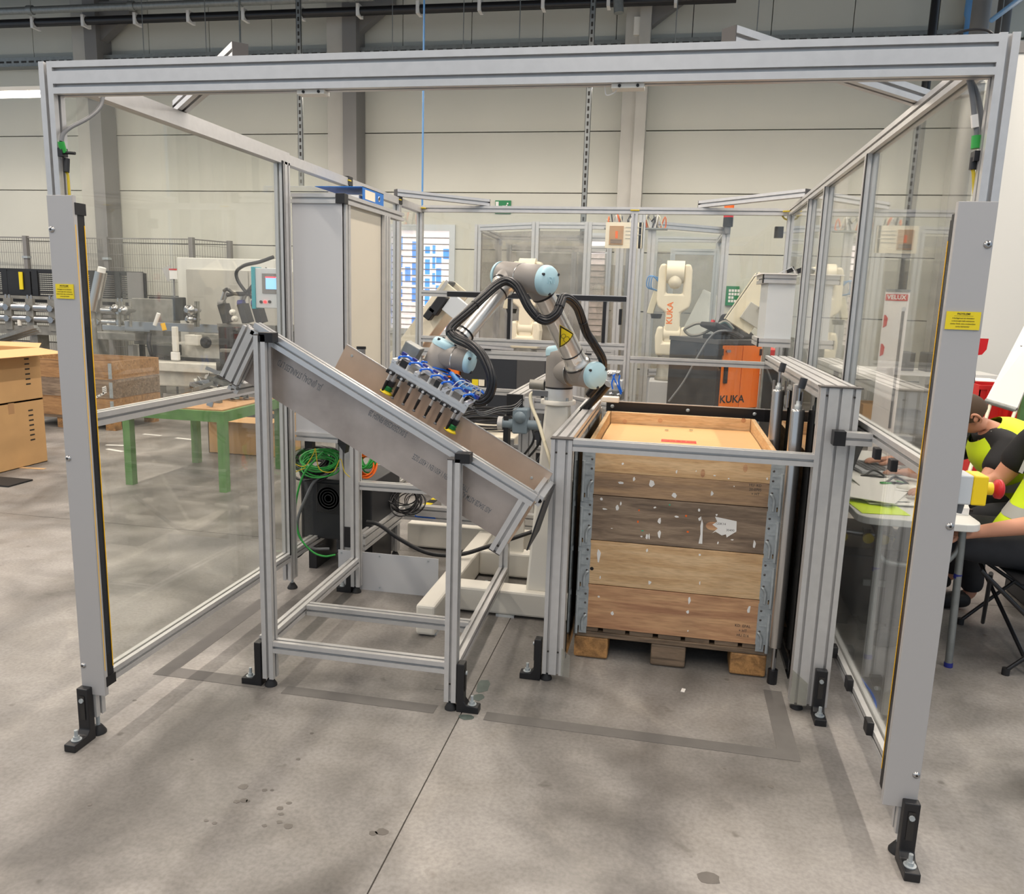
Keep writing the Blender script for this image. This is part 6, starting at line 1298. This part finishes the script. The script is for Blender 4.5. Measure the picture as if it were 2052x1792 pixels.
# ================================================================== RIGHT SIDE: DESK, PEOPLE, FLIP CHART
dk = thing('folding_table', 'white folding table with grey tube legs outside the right pane', 'table', (2.87, 2.15, 0))
g = G(); poly = []
for cx_, cy_, a0 in ((3.05, 1.37, -90), (3.05, 2.95, 0), (2.70, 2.95, 90), (2.70, 1.37, 180)):
    for k in range(5): a = math.radians(a0+22.5*k); poly.append((cx_+.07*math.cos(a), cy_+.07*math.sin(a)))
g.prism(poly, (0, 0, .628), (1, 0, 0), (0, 1, 0), (0, 0, .032)); g.build('table_top', 'table_white', dk, bevel=.004)
for x in (2.72, 3.05):
    for y, s_ in ((1.40, 1), (2.9, -1)):
        l = G().cyl((x+.02, y, .628), (x+.03, y-.02*s_, .0), .0155, n=14).build('leg', 'cable_grey' if 0 else 'galv', dk)
        G().cyl((x+.0225, y-.005*s_, .40), (x+.0235, y-.007*s_, .42), .0162, n=14).build('blue_band', 'navy_plastic', l); G().cyl((x+.0295, y-.019*s_, .02), (x+.03, y-.02*s_, .0), .018, n=14).build('leg_foot', 'navy_plastic', l)
for y in (1.40, 2.9): G().tube([(2.75, y, .47), (2.80, y, .44), (2.98, y, .44), (3.05, y, .50), (3.07, y, .56)], .012).build('leg_brace', 'galv', dk)
zt = .661
lp = thing('laptop', 'open grey laptop on the folding table', 'laptop', (2.92, 2.45, zt))
G().obox((2.93, 2.42, zt+.009), (1, .15, 0), (-.15, 1, 0), UZ, .23, .33, .016).build('laptop_base', 'laptop_grey', lp, bevel=.003); G().obox((2.80, 2.43, zt+.11), (.3, .05, 1), (-.15, 1, 0), (1, 0, -.3), .22, .33, .008).build('laptop_lid', 'screen_dark', lp)
for r in range(5): G().obox((2.86+.028*r, 2.41+.004*r, zt+.018), (1, .15, 0), (-.15, 1, 0), UZ, .02, .27, .002).build('key_row', 'anthracite', lp)
rp = random.Random(2)
for i in range(7):
    x, y = rp.uniform(2.72, 2.85), rp.uniform(1.55, 1.95); a = rp.uniform(-.5, .5)
    tag(G().obox((x, y, zt+.002+.0035*i), (1, a, 0), (-a, 1, 0), UZ, .21, .29, .003).build('paper_sheet', 'white_paper'), 'white paper sheet in the loose pile on the folding table', 'paper', 'loose papers on the folding table')
tag(G().obox((2.74, 1.50, zt+.001), (1, .1, 0), (-.1, 1, 0), UZ, .2, .26, .002).build('folder', 'hivis'), 'lime green folder at the near edge of the folding table', 'folder')
g = G(); g.prism([(0, 0), (.13, .01), (.15, .09), (.07, .13), (.0, .09)], (2.98, 1.46, zt), (1, 0, 0), (0, 1, 0), (0, 0, .03)); g.prism([(.01, .01), (.11, .03), (.12, .1), (.04, .11)], (2.97, 1.47, zt+.03), (1, 0, 0), (0, 1, 0), (.01, 0, .03))
tag(g.build('crumpled_paper', 'white_paper'), 'crumpled white papers at the table end beside the emergency stop', 'paper')
tag(G().obox((3.06, 1.55, zt+.006), (1, .3, 0), (-.3, 1, 0), UZ, .16, .08, .012).build('phone', 'black_satin'), 'black phone lying by the crumpled papers', 'phone')
tag(G().tube([(2.66, 1.9, zt+.01), (2.75, 2.05, zt+.012), (2.9, 2.1, zt+.01), (3.0, 2.0, zt+.01), (2.85, 1.9, zt+.03)], .005).build('network_cable', 'green_wire'), 'green network cable curling over the folding table', 'cable')
for i, (x, y) in enumerate(((2.83, 2.12), (2.9, 1.98))): tag(G().tube([(x, y, zt+.02), (x+.05, y+.04, zt+.04), (x+.09, y-.03, zt+.02), (x+.03, y-.06, zt+.03), (x-.02, y, zt+.015)], .006).build('cord_tangle', 'cable_black'), ('black cord tangle beside the laptop', 'black cord tangle near the loose papers')[i], 'cable')
tag(G().ball((2.97, 1.85, zt+.02), .05, (1.2, .8, .4)).build('white_cloth', 'white_paint'), 'crumpled white cloth on the middle of the folding table', 'cloth')
# things under the desk
box_thing('dark_case', 'black equipment case on the floor under the folding table', 'case', [('case_body', (2.66, 3.0, 1.75, 2.3, .05, .36), 'black_satin', .01), ('case_lid', (2.65, 3.01, 1.74, 2.31, .36, .40), 'black_plastic', .005), ('case_handle', (2.78, 2.88, 1.72, 1.74, .22, .25), 'galv'), ('wheel', (2.68, 2.74, 1.77, 1.84, 0, .05), 'rubber'), ('wheel', (2.92, 2.98, 1.77, 1.84, 0, .05), 'rubber')])
t = thing('spare_gripper', 'spare tube gripper with yellow suction cups lying on the case', 'gripper', (2.8, 1.9, .4))
G().cyl((2.68, 1.85, .45), (2.95, 1.85, .43), .014, n=12).build('tube', 'alu_bright', t); G().cyl((2.78, 1.80, .60), (2.88, 1.95, .43), .02, n=12).build('tube', 'alu_bright', t); G().cyl((2.76, 1.78, .62), (2.79, 1.82, .58), .034, n=16).build('flange', 'steel', t)
for x in (2.68, 2.80, 2.87, 2.94): G().lathe((x, 1.84, .44), (0, -1, -.2), [(0, .01), (.02, .012), (.03, .024), (.045, .026)], 14).build('suction_cup', 'suction_yellow', t); G().box(x-.015, x+.015, 1.83, 1.87, .425, .47).build('clamp', 'black_plastic', t)
tag(G().box(2.66, 2.78, 2.5, 2.75, .0, .55).build('red_bin', 'crate_red', bevel=.01), 'red plastic bin on the floor behind the dark case', 'bin')
tag(G().tube([(2.66, 1.2, .01), (2.68, .95, .01), (2.62, .7, .012), (2.66, .5, .01)], .006).build('blue_hose', 'blue_tube'), 'blue air hose lying on the floor outside the right pane', 'hose')
# ---- people
def skin(name, nodes, edges, mt, parent, sub=2, root=None):
    me = bpy.data.meshes.new(name); idx = {k: i for i, k in enumerate(nodes)}; o = ORG[parent.name]
    me.from_pydata([tuple(V(p)-o) for p, r in nodes.values()], [(idx[a], idx[b]) for a, b in edges], [])
    ob = bpy.data.objects.new(name, me); COL.objects.link(ob)
    md = ob.modifiers.new('s', 'SKIN'); md.use_smooth_shade = True
    for k, (p, r) in nodes.items(): me.skin_vertices[0].data[idx[k]].radius = r if isinstance(r, tuple) else (r, r)
    me.skin_vertices[0].data[idx[root or next(iter(nodes))]].use_root = True
    ob.modifiers.new('d', 'SUBSURF').levels = sub; ob.modifiers['d'].render_levels = sub
    dg = bpy.context.evaluated_depsgraph_get(); m2 = bpy.data.meshes.new_from_object(ob.evaluated_get(dg))
    bpy.data.objects.remove(ob); m2.name = name; m2.materials.clear(); m2.materials.append(M[mt])
    for p_ in m2.polygons: p_.use_smooth = True
    r = bpy.data.objects.new(name, m2); COL.objects.link(r); r.parent = parent; ORG[r.name] = o
    return r
def hand(nodes, edges, wrist, d, up, tag_, curl=.5, side=1):
    """palm and five fingers grown from a wrist node; d = pointing direction, up = back of the hand"""
    d, up = V(d).normalized(), V(up).normalized(); s = d.cross(up).normalized()*side; W = V(nodes[wrist][0])
    nodes[tag_+'p'] = (W+d*.05, (.034, .016)); edges.append((wrist, tag_+'p'))
    for i, (o_, L) in enumerate(((-.028, .058), (-.009, .072), (.010, .078), (.028, .068))):
        b = W+d*.088+s*o_; m_ = b+d*L*.5-up*L*.12*curl; e = m_+d*L*.42*(1-curl*.4)-up*L*.55*curl
        nodes[tag_+'k%d' % i] = (b, .0105); nodes[tag_+'m%d' % i] = (m_, .0092); nodes[tag_+'e%d' % i] = (e, .0075)
        edges += [(tag_+'p', tag_+'k%d' % i), (tag_+'k%d' % i, tag_+'m%d' % i), (tag_+'m%d' % i, tag_+'e%d' % i)]
    b = W+d*.035+s*.034; nodes[tag_+'t0'] = (b, .013); nodes[tag_+'t1'] = (b+d*.032+s*.018-up*.01, .0115); nodes[tag_+'t2'] = (b+d*.06+s*.014-up*.016, .009)
    edges += [(tag_+'p', tag_+'t0'), (tag_+'t0', tag_+'t1'), (tag_+'t1', tag_+'t2')]
def person(loc, lab, head, neck, chest, spine, pelvis, arms, legs, hairc='hair', drape=0):
    t = thing('person', lab, 'person', loc)
    head, neck, chest, spine, pelvis = map(V, (head, neck, chest, spine, pelvis))
    N, E = {}, []
    N['pelvis'] = (pelvis, (.145, .11)); N['spine'] = (spine, (.13, .10)); N['chest'] = (chest, (.135, .10)); N['neck'] = (neck, .052)
    hu = (head-neck).normalized(); fw = V((-1, 0, -.25)); fw = (fw-hu*fw.dot(hu)).normalized()
    N['jaw'] = (head-hu*.045+fw*.022, (.056, .062)); N['head'] = (head+hu*.02-fw*.008, (.075, .088)); N['crown'] = (head+hu*.085-fw*.012, (.055, .066))
    E += [('pelvis', 'spine'), ('spine', 'chest'), ('chest', 'neck'), ('neck', 'jaw'), ('jaw', 'head'), ('head', 'crown')]
    for k, (sh, el, wr, hd, hup, cu, sd) in enumerate(arms):
        a = 'a%d' % k; N[a+'s'] = (sh, .062); N[a+'e'] = (el, .043); N[a+'f'] = (V(el).lerp(V(wr), .35), .043); N[a+'w'] = (wr, .028); E += [('chest', a+'s'), (a+'s', a+'e'), (a+'e', a+'f'), (a+'f', a+'w')]; hand(N, E, a+'w', hd, hup, a, cu, sd)
    for k, (hp, kn, an, to) in enumerate(legs):
        l = 'l%d' % k; N[l+'h'] = (hp, .07); N[l+'k'] = (kn, .044); N[l+'c'] = (V(kn).lerp(V(an), .3), .042); N[l+'n'] = (an, .034); N[l+'t'] = (to, .03); E += [('pelvis', l+'h'), (l+'h', l+'k'), (l+'k', l+'c'), (l+'c', l+'n'), (l+'n', l+'t')]
    body = skin('body', N, E, 'skin', t, 2, 'pelvis')
    # face
    side = hu.cross(fw).normalized(); c = head-hu*.005
    for s_ in (-1, 1):
        G().ball(c+fw*.083+side*.032*s_+hu*.012, .0125, n=10, m=8).build('eye', 'white_paper', t); G().ball(c+fw*.0935+side*.032*s_+hu*.012, .0055, n=8, m=6).build('iris', 'hair', t)
        e = G(); q = c-fw*.012+side*.083*s_+hu*.002
        e.tube([q-hu*.03+fw*.004, q-hu*.018-fw*.012+side*.006*s_, q+hu*.012-fw*.014+side*.010*s_, q+hu*.028-fw*.002+side*.006*s_, q+hu*.018+fw*.012], .0065, n=8, sub=4); e.ball(q, .017, (.8, .5, 1.25), 10, 8); e.build('ear', 'skin', t)
        G().tube([c+fw*.088+side*.048*s_+hu*.034, c+fw*.096+side*.03*s_+hu*.038, c+fw*.096+side*.015*s_+hu*.034], .0035, n=6).build('eyebrow', hairc, t)
    n_ = G(); n_.tube([c+fw*.088+hu*.015, c+fw*.10-hu*.008, c+fw*.112-hu*.026, c+fw*.096-hu*.033], .009, n=8, sub=4); n_.build('nose', 'skin', t)
    G().tube([c+fw*.083-hu*.062+side*.022, c+fw*.093-hu*.06, c+fw*.083-hu*.062-side*.022], .005, n=6).build('mouth', 'crate_red' if 0 else 'hardboard', t)
    # hair cap: part of an ellipsoid over crown and back
    vs, fs = [], []; n, m_ = 20, 12
    for j in range(m_+1):
        th = PI*.60*j/m_
        for i in range(n):
            ph = 2*PI*i/n; front = max(0, math.cos(ph)); tt = th*(1-.38*front); d = hu*math.cos(tt)*.118+(fw*math.cos(ph)*.100+side*math.sin(ph)*.0875)*math.sin(tt)
            vs.append(head+hu*.012-fw*.006+d)
    for j in range(m_):
        for i in range(n): fs.append((j*n+i, j*n+(i+1) % n, (j+1)*n+(i+1) % n, (j+1)*n+i))
    G().add(vs, fs, True).build('hair', hairc, t)
    # clothes follow the limbs, a little wider
    S, SE = {}, []
    S['spine'] = (spine, (.142, .112)); S['pel'] = (pelvis+(spine-pelvis)*.25, (.15, .12)); S['chest'] = (chest, (.148, .115)); S['col'] = (chest.lerp(neck, .85), (.072, .066)); SE += [('spine', 'pel'), ('spine', 'chest'), ('chest', 'col')]
    for k, (sh, el, *_ ) in enumerate(arms): S['s%d' % k] = (sh, .088); S['u%d' % k] = (V(sh).lerp(V(el), .72), .07); SE += [('chest', 's%d' % k), ('s%d' % k, 'u%d' % k)]
    skin('shirt', S, SE, 'shirt_black', t, 2, 'spine')
    S, SE = {'pel': (pelvis, (.168, .135))}, []
    for k, (hp, kn, an, to) in enumerate(legs): S['h%d' % k] = (hp, .102); S['k%d' % k] = (kn, .074); S['c%d' % k] = (V(kn).lerp(V(an), .3), .068); S['n%d' % k] = (V(kn).lerp(V(an), .99), .058); SE += [('pel', 'h%d' % k), ('h%d' % k, 'k%d' % k), ('k%d' % k, 'c%d' % k), ('c%d' % k, 'n%d' % k)]
    skin('trousers', S, SE, 'trouser', t, 2, 'pel')
    for k, (hp, kn, an, to) in enumerate(legs): q = skin('shoe', {'a': (V(an)-UZ*.02, .05), 'b': (V(to), .045), 'c': (V(to)+(V(to)-V(an))*.35, .034)}, [('a', 'b'), ('b', 'c')], 'rubber', t, 2)
    # hi-vis vest: shell around the torso, open sides at the arms
    ax = (chest-pelvis).normalized(); lat = V((0, 1, 0)); fr = lat.cross(ax).normalized(); fr = fr if fr.x < 0 else -fr
    top = chest.lerp(neck, .80); bot = pelvis+(spine-pelvis)*.3
    def ring_(f, wl, wd, name=None):
        c_ = bot.lerp(top, f)+fr*drape*max(0, 1-f*2.2); return [c_+lat*math.cos(2*PI*i/24)*wl+fr*math.sin(2*PI*i/24)*(wd+drape*max(0, 1-f*2.2)) for i in range(24)]
    prof = [(0, .20, .158), (.25, .195, .154), (.5, .20, .158), (.68, .225, .168), (.82, .225, .16), (.92, .175, .135), (1.0, .10, .095)]
    rings = [ring_(*p_) for p_ in prof]; vs = [v for r in rings for v in r]; fs = []
    for j in range(len(rings)-1):
        for i in range(24): fs.append((j*24+i, j*24+(i+1) % 24, (j+1)*24+(i+1) % 24, (j+1)*24+i))
    ve = G().add(vs, fs, True).build('safety_vest', 'hivis', t)
    for f0, f1 in ((.16, .26), (.42, .52)):
        def rr(f):
            for (a, b) in zip(prof[:-1], prof[1:]):
                if a[0] <= f <= b[0]: k = (f-a[0])/(b[0]-a[0]); return ring_(f, (a[1]+(b[1]-a[1])*k)+.003, (a[2]+(b[2]-a[2])*k)+.003)
        r0, r1 = rr(f0), rr(f1); G().add(r0+r1, [(i, (i+1) % 24, 24+(i+1) % 24, 24+i) for i in range(24)], True).build('reflective_band', 'reflective', ve)
    for s_ in (-1, 1):   # reflective straps running over the shoulders
        pts_o = []
        for k in range(9):
            f = k/8; a = PI*f; wv = .52; c_ = bot.lerp(top, .52+.50*math.sin(a)); pts_o.append(c_+lat*s_*.085+fr*math.cos(a)*(.166-.045*math.sin(a)))
        g = G(); vs = []
        for q in pts_o: vs += [q-lat*.022, q+lat*.022]
        g.add(vs, [(2*i, 2*i+1, 2*i+3, 2*i+2) for i in range(8)], True); g.build('reflective_strap', 'reflective', ve)
    return t
person((3.75, 2.3, 0), 'person in a black shirt and yellow safety vest bent over the laptop at the table', (3.325, 2.27, 1.0), (3.40, 2.28, .945), (3.50, 2.3, .87), (3.70, 2.3, .68), (3.86, 2.3, .53),
    [((3.48, 2.09, .855), (3.34, 2.0, .69), (3.08, 2.15, .70), (-1, .25, 0), (0, 0, 1), .35, 1), ((3.49, 2.47, .86), (3.28, 2.58, .71), (3.05, 2.5, .70), (-1, -.2, 0), (0, 0, 1), .35, -1)],
    [((3.80, 2.2, .50), (3.38, 2.16, .50), (3.42, 2.16, .08), (3.30, 2.15, .04)), ((3.80, 2.4, .50), (3.38, 2.44, .50), (3.42, 2.45, .08), (3.30, 2.46, .04))])
person((3.6, 1.64, 0), 'person in a yellow safety vest on a camp chair cut off by the right edge', (3.56, 1.64, 1.24), (3.55, 1.64, 1.10), (3.53, 1.64, .92), (3.55, 1.64, .70), (3.57, 1.64, .53),
    [((3.47, 1.45, .95), (3.42, 1.36, .69), (3.12, 1.42, .60), (-1, .05, -.3), (0, -.5, 1), .6, 1), ((3.47, 1.83, .95), (3.36, 1.88, .74), (3.08, 1.74, .70), (-1, -.1, 0), (0, 0, 1), .4, -1)],
    [((3.50, 1.53, .50), (2.98, 1.52, .53), (2.95, 1.54, .08), (2.83, 1.53, .04)), ((3.50, 1.75, .50), (2.98, 1.79, .53), (2.95, 1.80, .08), (2.83, 1.80, .04))], drape=.07)
ch2 = thing('camp_chair', 'black folding camp chair under the person at the right edge', 'chair', (3.62, 1.6, 0))
g = G(); g.add([(3.30, 1.34, .42), (3.86, 1.34, .38), (3.86, 1.94, .38), (3.30, 1.94, .42), (3.6, 1.64, .36), (3.30, 1.34, .41), (3.86, 1.34, .37), (3.86, 1.94, .37), (3.30, 1.94, .41), (3.6, 1.64, .35)], [(0, 1, 4), (1, 2, 4), (2, 3, 4), (3, 0, 4), (6, 5, 9), (7, 6, 9), (8, 7, 9), (5, 8, 9), (0, 5, 6, 1), (1, 6, 7, 2), (2, 7, 8, 3), (3, 8, 5, 0)], True); g.build('seat', 'shirt_black', ch2)
for a, b in (((3.14, 1.34, .46), (3.62, 1.36, .02)), ((3.86, 1.34, .60), (3.30, 1.36, .02)), ((3.20, 1.94, .44), (3.86, 1.92, .02)), ((3.86, 1.94, .60), (3.30, 1.92, .02)), ((3.18, 1.34, .45), (3.40, 1.92, .02)), ((3.30, 1.94, .42), (3.40, 1.36, .02)), ((3.62, 1.36, .02), (3.64, 1.30, .44))): G().cyl(a, b, .009, n=8).build('leg', 'black_satin', ch2)
for x in (3.30, 3.62):
    for y in (1.36, 1.92): G().cyl((x, y, 0), (x, y, .03), .016, n=10).build('leg_foot', 'rubber', ch2)
G().prism([(1.34, 0), (1.94, 0), (1.92, .45), (1.36, .45)], (3.90, 0, .42), (0, 1, 0), (.18, 0, 1), (.006, 0, 0)).build('backrest', 'shirt_black', ch2)
tag(G().box(3.72, 4.0, 2.05, 2.55, 0, .42).build('stool', 'anthracite', bevel=.02), 'dark stool under the person bent over the laptop', 'stool')
# flip chart, crates, boxes by the white wall
fcb = thing('flip_chart', 'white flip chart on an easel leaning at the right edge by the white wall', 'flip chart', (4.6, 4.5, 0))
q0, q1, q2, q3 = at(1975, 803, y=4.5), at(2037, 822, y=4.35), at(2130, 600, y=4.6), at(2075, 610, y=4.75); nn = (q1-q0).cross(q3-q0).normalized()*.004
if nn.y > 0: nn = -nn
G().add([q0, q1, q2, q3, q0-nn*3, q1-nn*3, q2-nn*3, q3-nn*3], [(0, 1, 2, 3), (7, 6, 5, 4), (0, 4, 5, 1), (1, 5, 6, 2), (2, 6, 7, 3), (3, 7, 4, 0)]).build('board', 'table_white', fcb)
G().add([q0+nn, q1+nn, q2+nn, q3+nn, q0+nn*1.5, q1+nn*1.5, q2+nn*1.5, q3+nn*1.5], [(7, 6, 5, 4), (0, 1, 2, 3)]).build('paper_pad', 'white_paper', fcb); G().cyl(q0, q1, .02, n=10).build('pen_tray', 'galv', fcb)
for a, b in ((q0.lerp(q1, .15)-nn*5, at(1955, 905, y=4.1)), (q0.lerp(q1, .95)-nn*5, at(2003, 905, y=3.9))): d = (b-a); e = a+d*(a.z/(a.z-b.z)); G().cyl(a+(a-e)*.2, e, .013, n=8).build('easel_leg', 'cable_cream', fcb)
a = (q2+q3)/2-nn*5; G().cyl(a, (a.x+.3, a.y+.7, 0), .013, n=8).build('easel_leg', 'cable_cream', fcb)
for i in range(3): c = q0.lerp(q3, .35+.2*i).lerp(q1.lerp(q2, .35+.2*i), .55)+nn*1.7; G().obox(c, q1-q0, nn, q3-q0, .12, .001, .008).build('handwriting', 'cable_grey', fcb)
def crate(z0, lab):
    a, b = at(1963, 880, y=4.95), at(2040, 880, y=4.95); x0, x1 = a.x-.05, b.x+.12; t = thing('red_crate', lab, 'crate', ((x0+x1)/2, 5.15, z0), 'stacked red crates')
    h = .30; e = .008
    for q in ((x0, x1, 4.95, 4.95+e), (x0, x1, 5.35-e, 5.35), (x0, x0+e, 4.95, 5.35), (x1-e, x1, 4.95, 5.35)): G().box(*q, z0, z0+h).build('side', 'crate_red', t)
    G().box(x0, x1, 4.95, 5.35, z0, z0+e).build('bottom', 'crate_red', t); G().box(x0-.01, x1+.01, 4.94, 4.95, z0+h-.035, z0+h).build('rim', 'crate_red', t); G().box(x0-.01, x1+.01, 4.94, 4.95, z0+.02, z0+.04).build('rim', 'crate_red', t)
    for i in range(4): xx = x0+.06+i*(x1-x0-.12)/3; G().box(xx-.008, xx+.008, 4.938, 4.95, z0+.02, z0+h-.03).build('rib', 'crate_red', t)
zc0 = at(2000, 880, y=4.95).z-.14
for i, lab in enumerate(('red plastic crate at the bottom of the stack behind the seated person', 'red plastic crate second from the bottom behind the seated person', 'red plastic crate on top of the stack under the flip chart')): crate(.02+.31*i, lab)
a, b = at(1945, 800, y=5.6), at(1992, 772, y=5.6)
box_thing('brown_carton', 'brown cardboard carton behind the red crates', 'box', [('carton_body', (a.x, b.x+.2, 5.6, 6.1, 0, b.z), 'cardboard', .003), ('carton_flap', (a.x, b.x+.2, 5.45, 5.6, b.z-.004, b.z), 'cardboard_top'), ('carton_content', (a.x+.05, b.x+.1, 5.65, 6.0, b.z, b.z+.03), 'white_paper')])
a = at(2045, 860, y=4.6); box_thing('green_rack', 'green steel rack at the right edge behind the seated person', 'rack', [('upright', (a.x-.02, a.x+.03, 4.6, 4.65, 0, 1.02), 'table_green'), ('shelf', (a.x-.02, a.x+.7, 4.6, 5.1, .60, .64), 'table_green'), ('shelf', (a.x-.02, a.x+.7, 4.6, 5.1, .25, .29), 'table_green'), ('upright', (a.x+.65, a.x+.7, 4.6, 4.65, 0, 1.02), 'table_green'), ('bin', (a.x+.05, a.x+.5, 4.66, 5.0, .64, .9), 'crate_red', .01)])
t = thing('red_pennant', 'small red pennant on a black pole in front of the white wall', 'pennant', at(1952, 800, y=5.2)); a, b = at(1950, 860, y=5.2), at(1958, 678, y=5.2)
G().cyl((a.x, 5.2, 0), b, .011, n=8).build('pole', 'black_satin', t); G().prism([(0, 0), (.09, 0), (.085, -.09), (.055, -.135), (.0, -.145)], b, (1, 0, 0), UZ, (0, .004, 0)).build('flag', 'red', t)
bn2 = thing('roll_up_banner', 'tall white roll-up banner with red logo label behind the right pane', 'banner', (3.82, 6.0, 0)); a, b = at(1757, 742, y=6.0), at(1824, 585, y=6.0)
G().box(a.x, b.x, 6.0, 6.006, .08, b.z).build('banner_sheet', 'white_paper', bn2); G().box(a.x-.02, b.x+.02, 5.95, 6.06, 0, .08).build('banner_foot', 'galv', bn2); G().box(a.x, b.x, 5.99, 6.012, b.z, b.z+.02).build('banner_rail', 'galv', bn2); G().cyl(((a.x+b.x)/2, 6.03, .05), ((a.x+b.x)/2, 6.03, b.z), .01, n=8).build('banner_pole', 'galv', bn2)
G().box(a.x+.005, a.x+.2, 5.996, 6.0, b.z-.085, b.z-.025).build('logo_field', 'red', bn2); text('VELUX', .055, (a.x+.1, 5.995, b.z-.055), (1, 0, 0), UZ, 'white_paper', bn2, bold=.03)
for z in (.28, .55): G().prism([(0, -.06), (.03, -.04), (.035, .03), (.015, .06), (0, .06)], (a.x+.01, 5.999, b.z-z), (1, 0, 0), UZ, (0, -.002, 0)).build('red_graphic', 'red', bn2)
G().box(a.x+.16, a.x+.185, 5.997, 6.0, .4, b.z-.18).build('grey_graphic', 'cable_grey', bn2); G().cyl((a.x+.175, 6.0, b.z-.16), (a.x+.175, 5.996, b.z-.16), .02, n=12).build('light_graphic', 'silver_paint', bn2)
t = thing('white_workbench', 'light workbench with bins behind the banner', 'workbench', (4.4, 7.2, 0)); G().box(3.6, 5.2, 7.0, 7.6, .84, .88).build('bench_top', 'table_white', t)
for x in (3.65, 5.1): G().box(x, x+.05, 7.05, 7.1, 0, .84).build('leg', 'steel_mid', t); G().box(x, x+.05, 7.5, 7.55, 0, .84).build('leg', 'steel_mid', t)
for x in (4.1, 4.5): G().box(x, x+.28, 7.1, 7.4, .88, 1.08).build('bench_bin', 'anthracite', t, bevel=.01)
G().box(3.9, 4.2, 7.05, 7.5, .2, .5).build('bench_carton', 'cardboard', t)
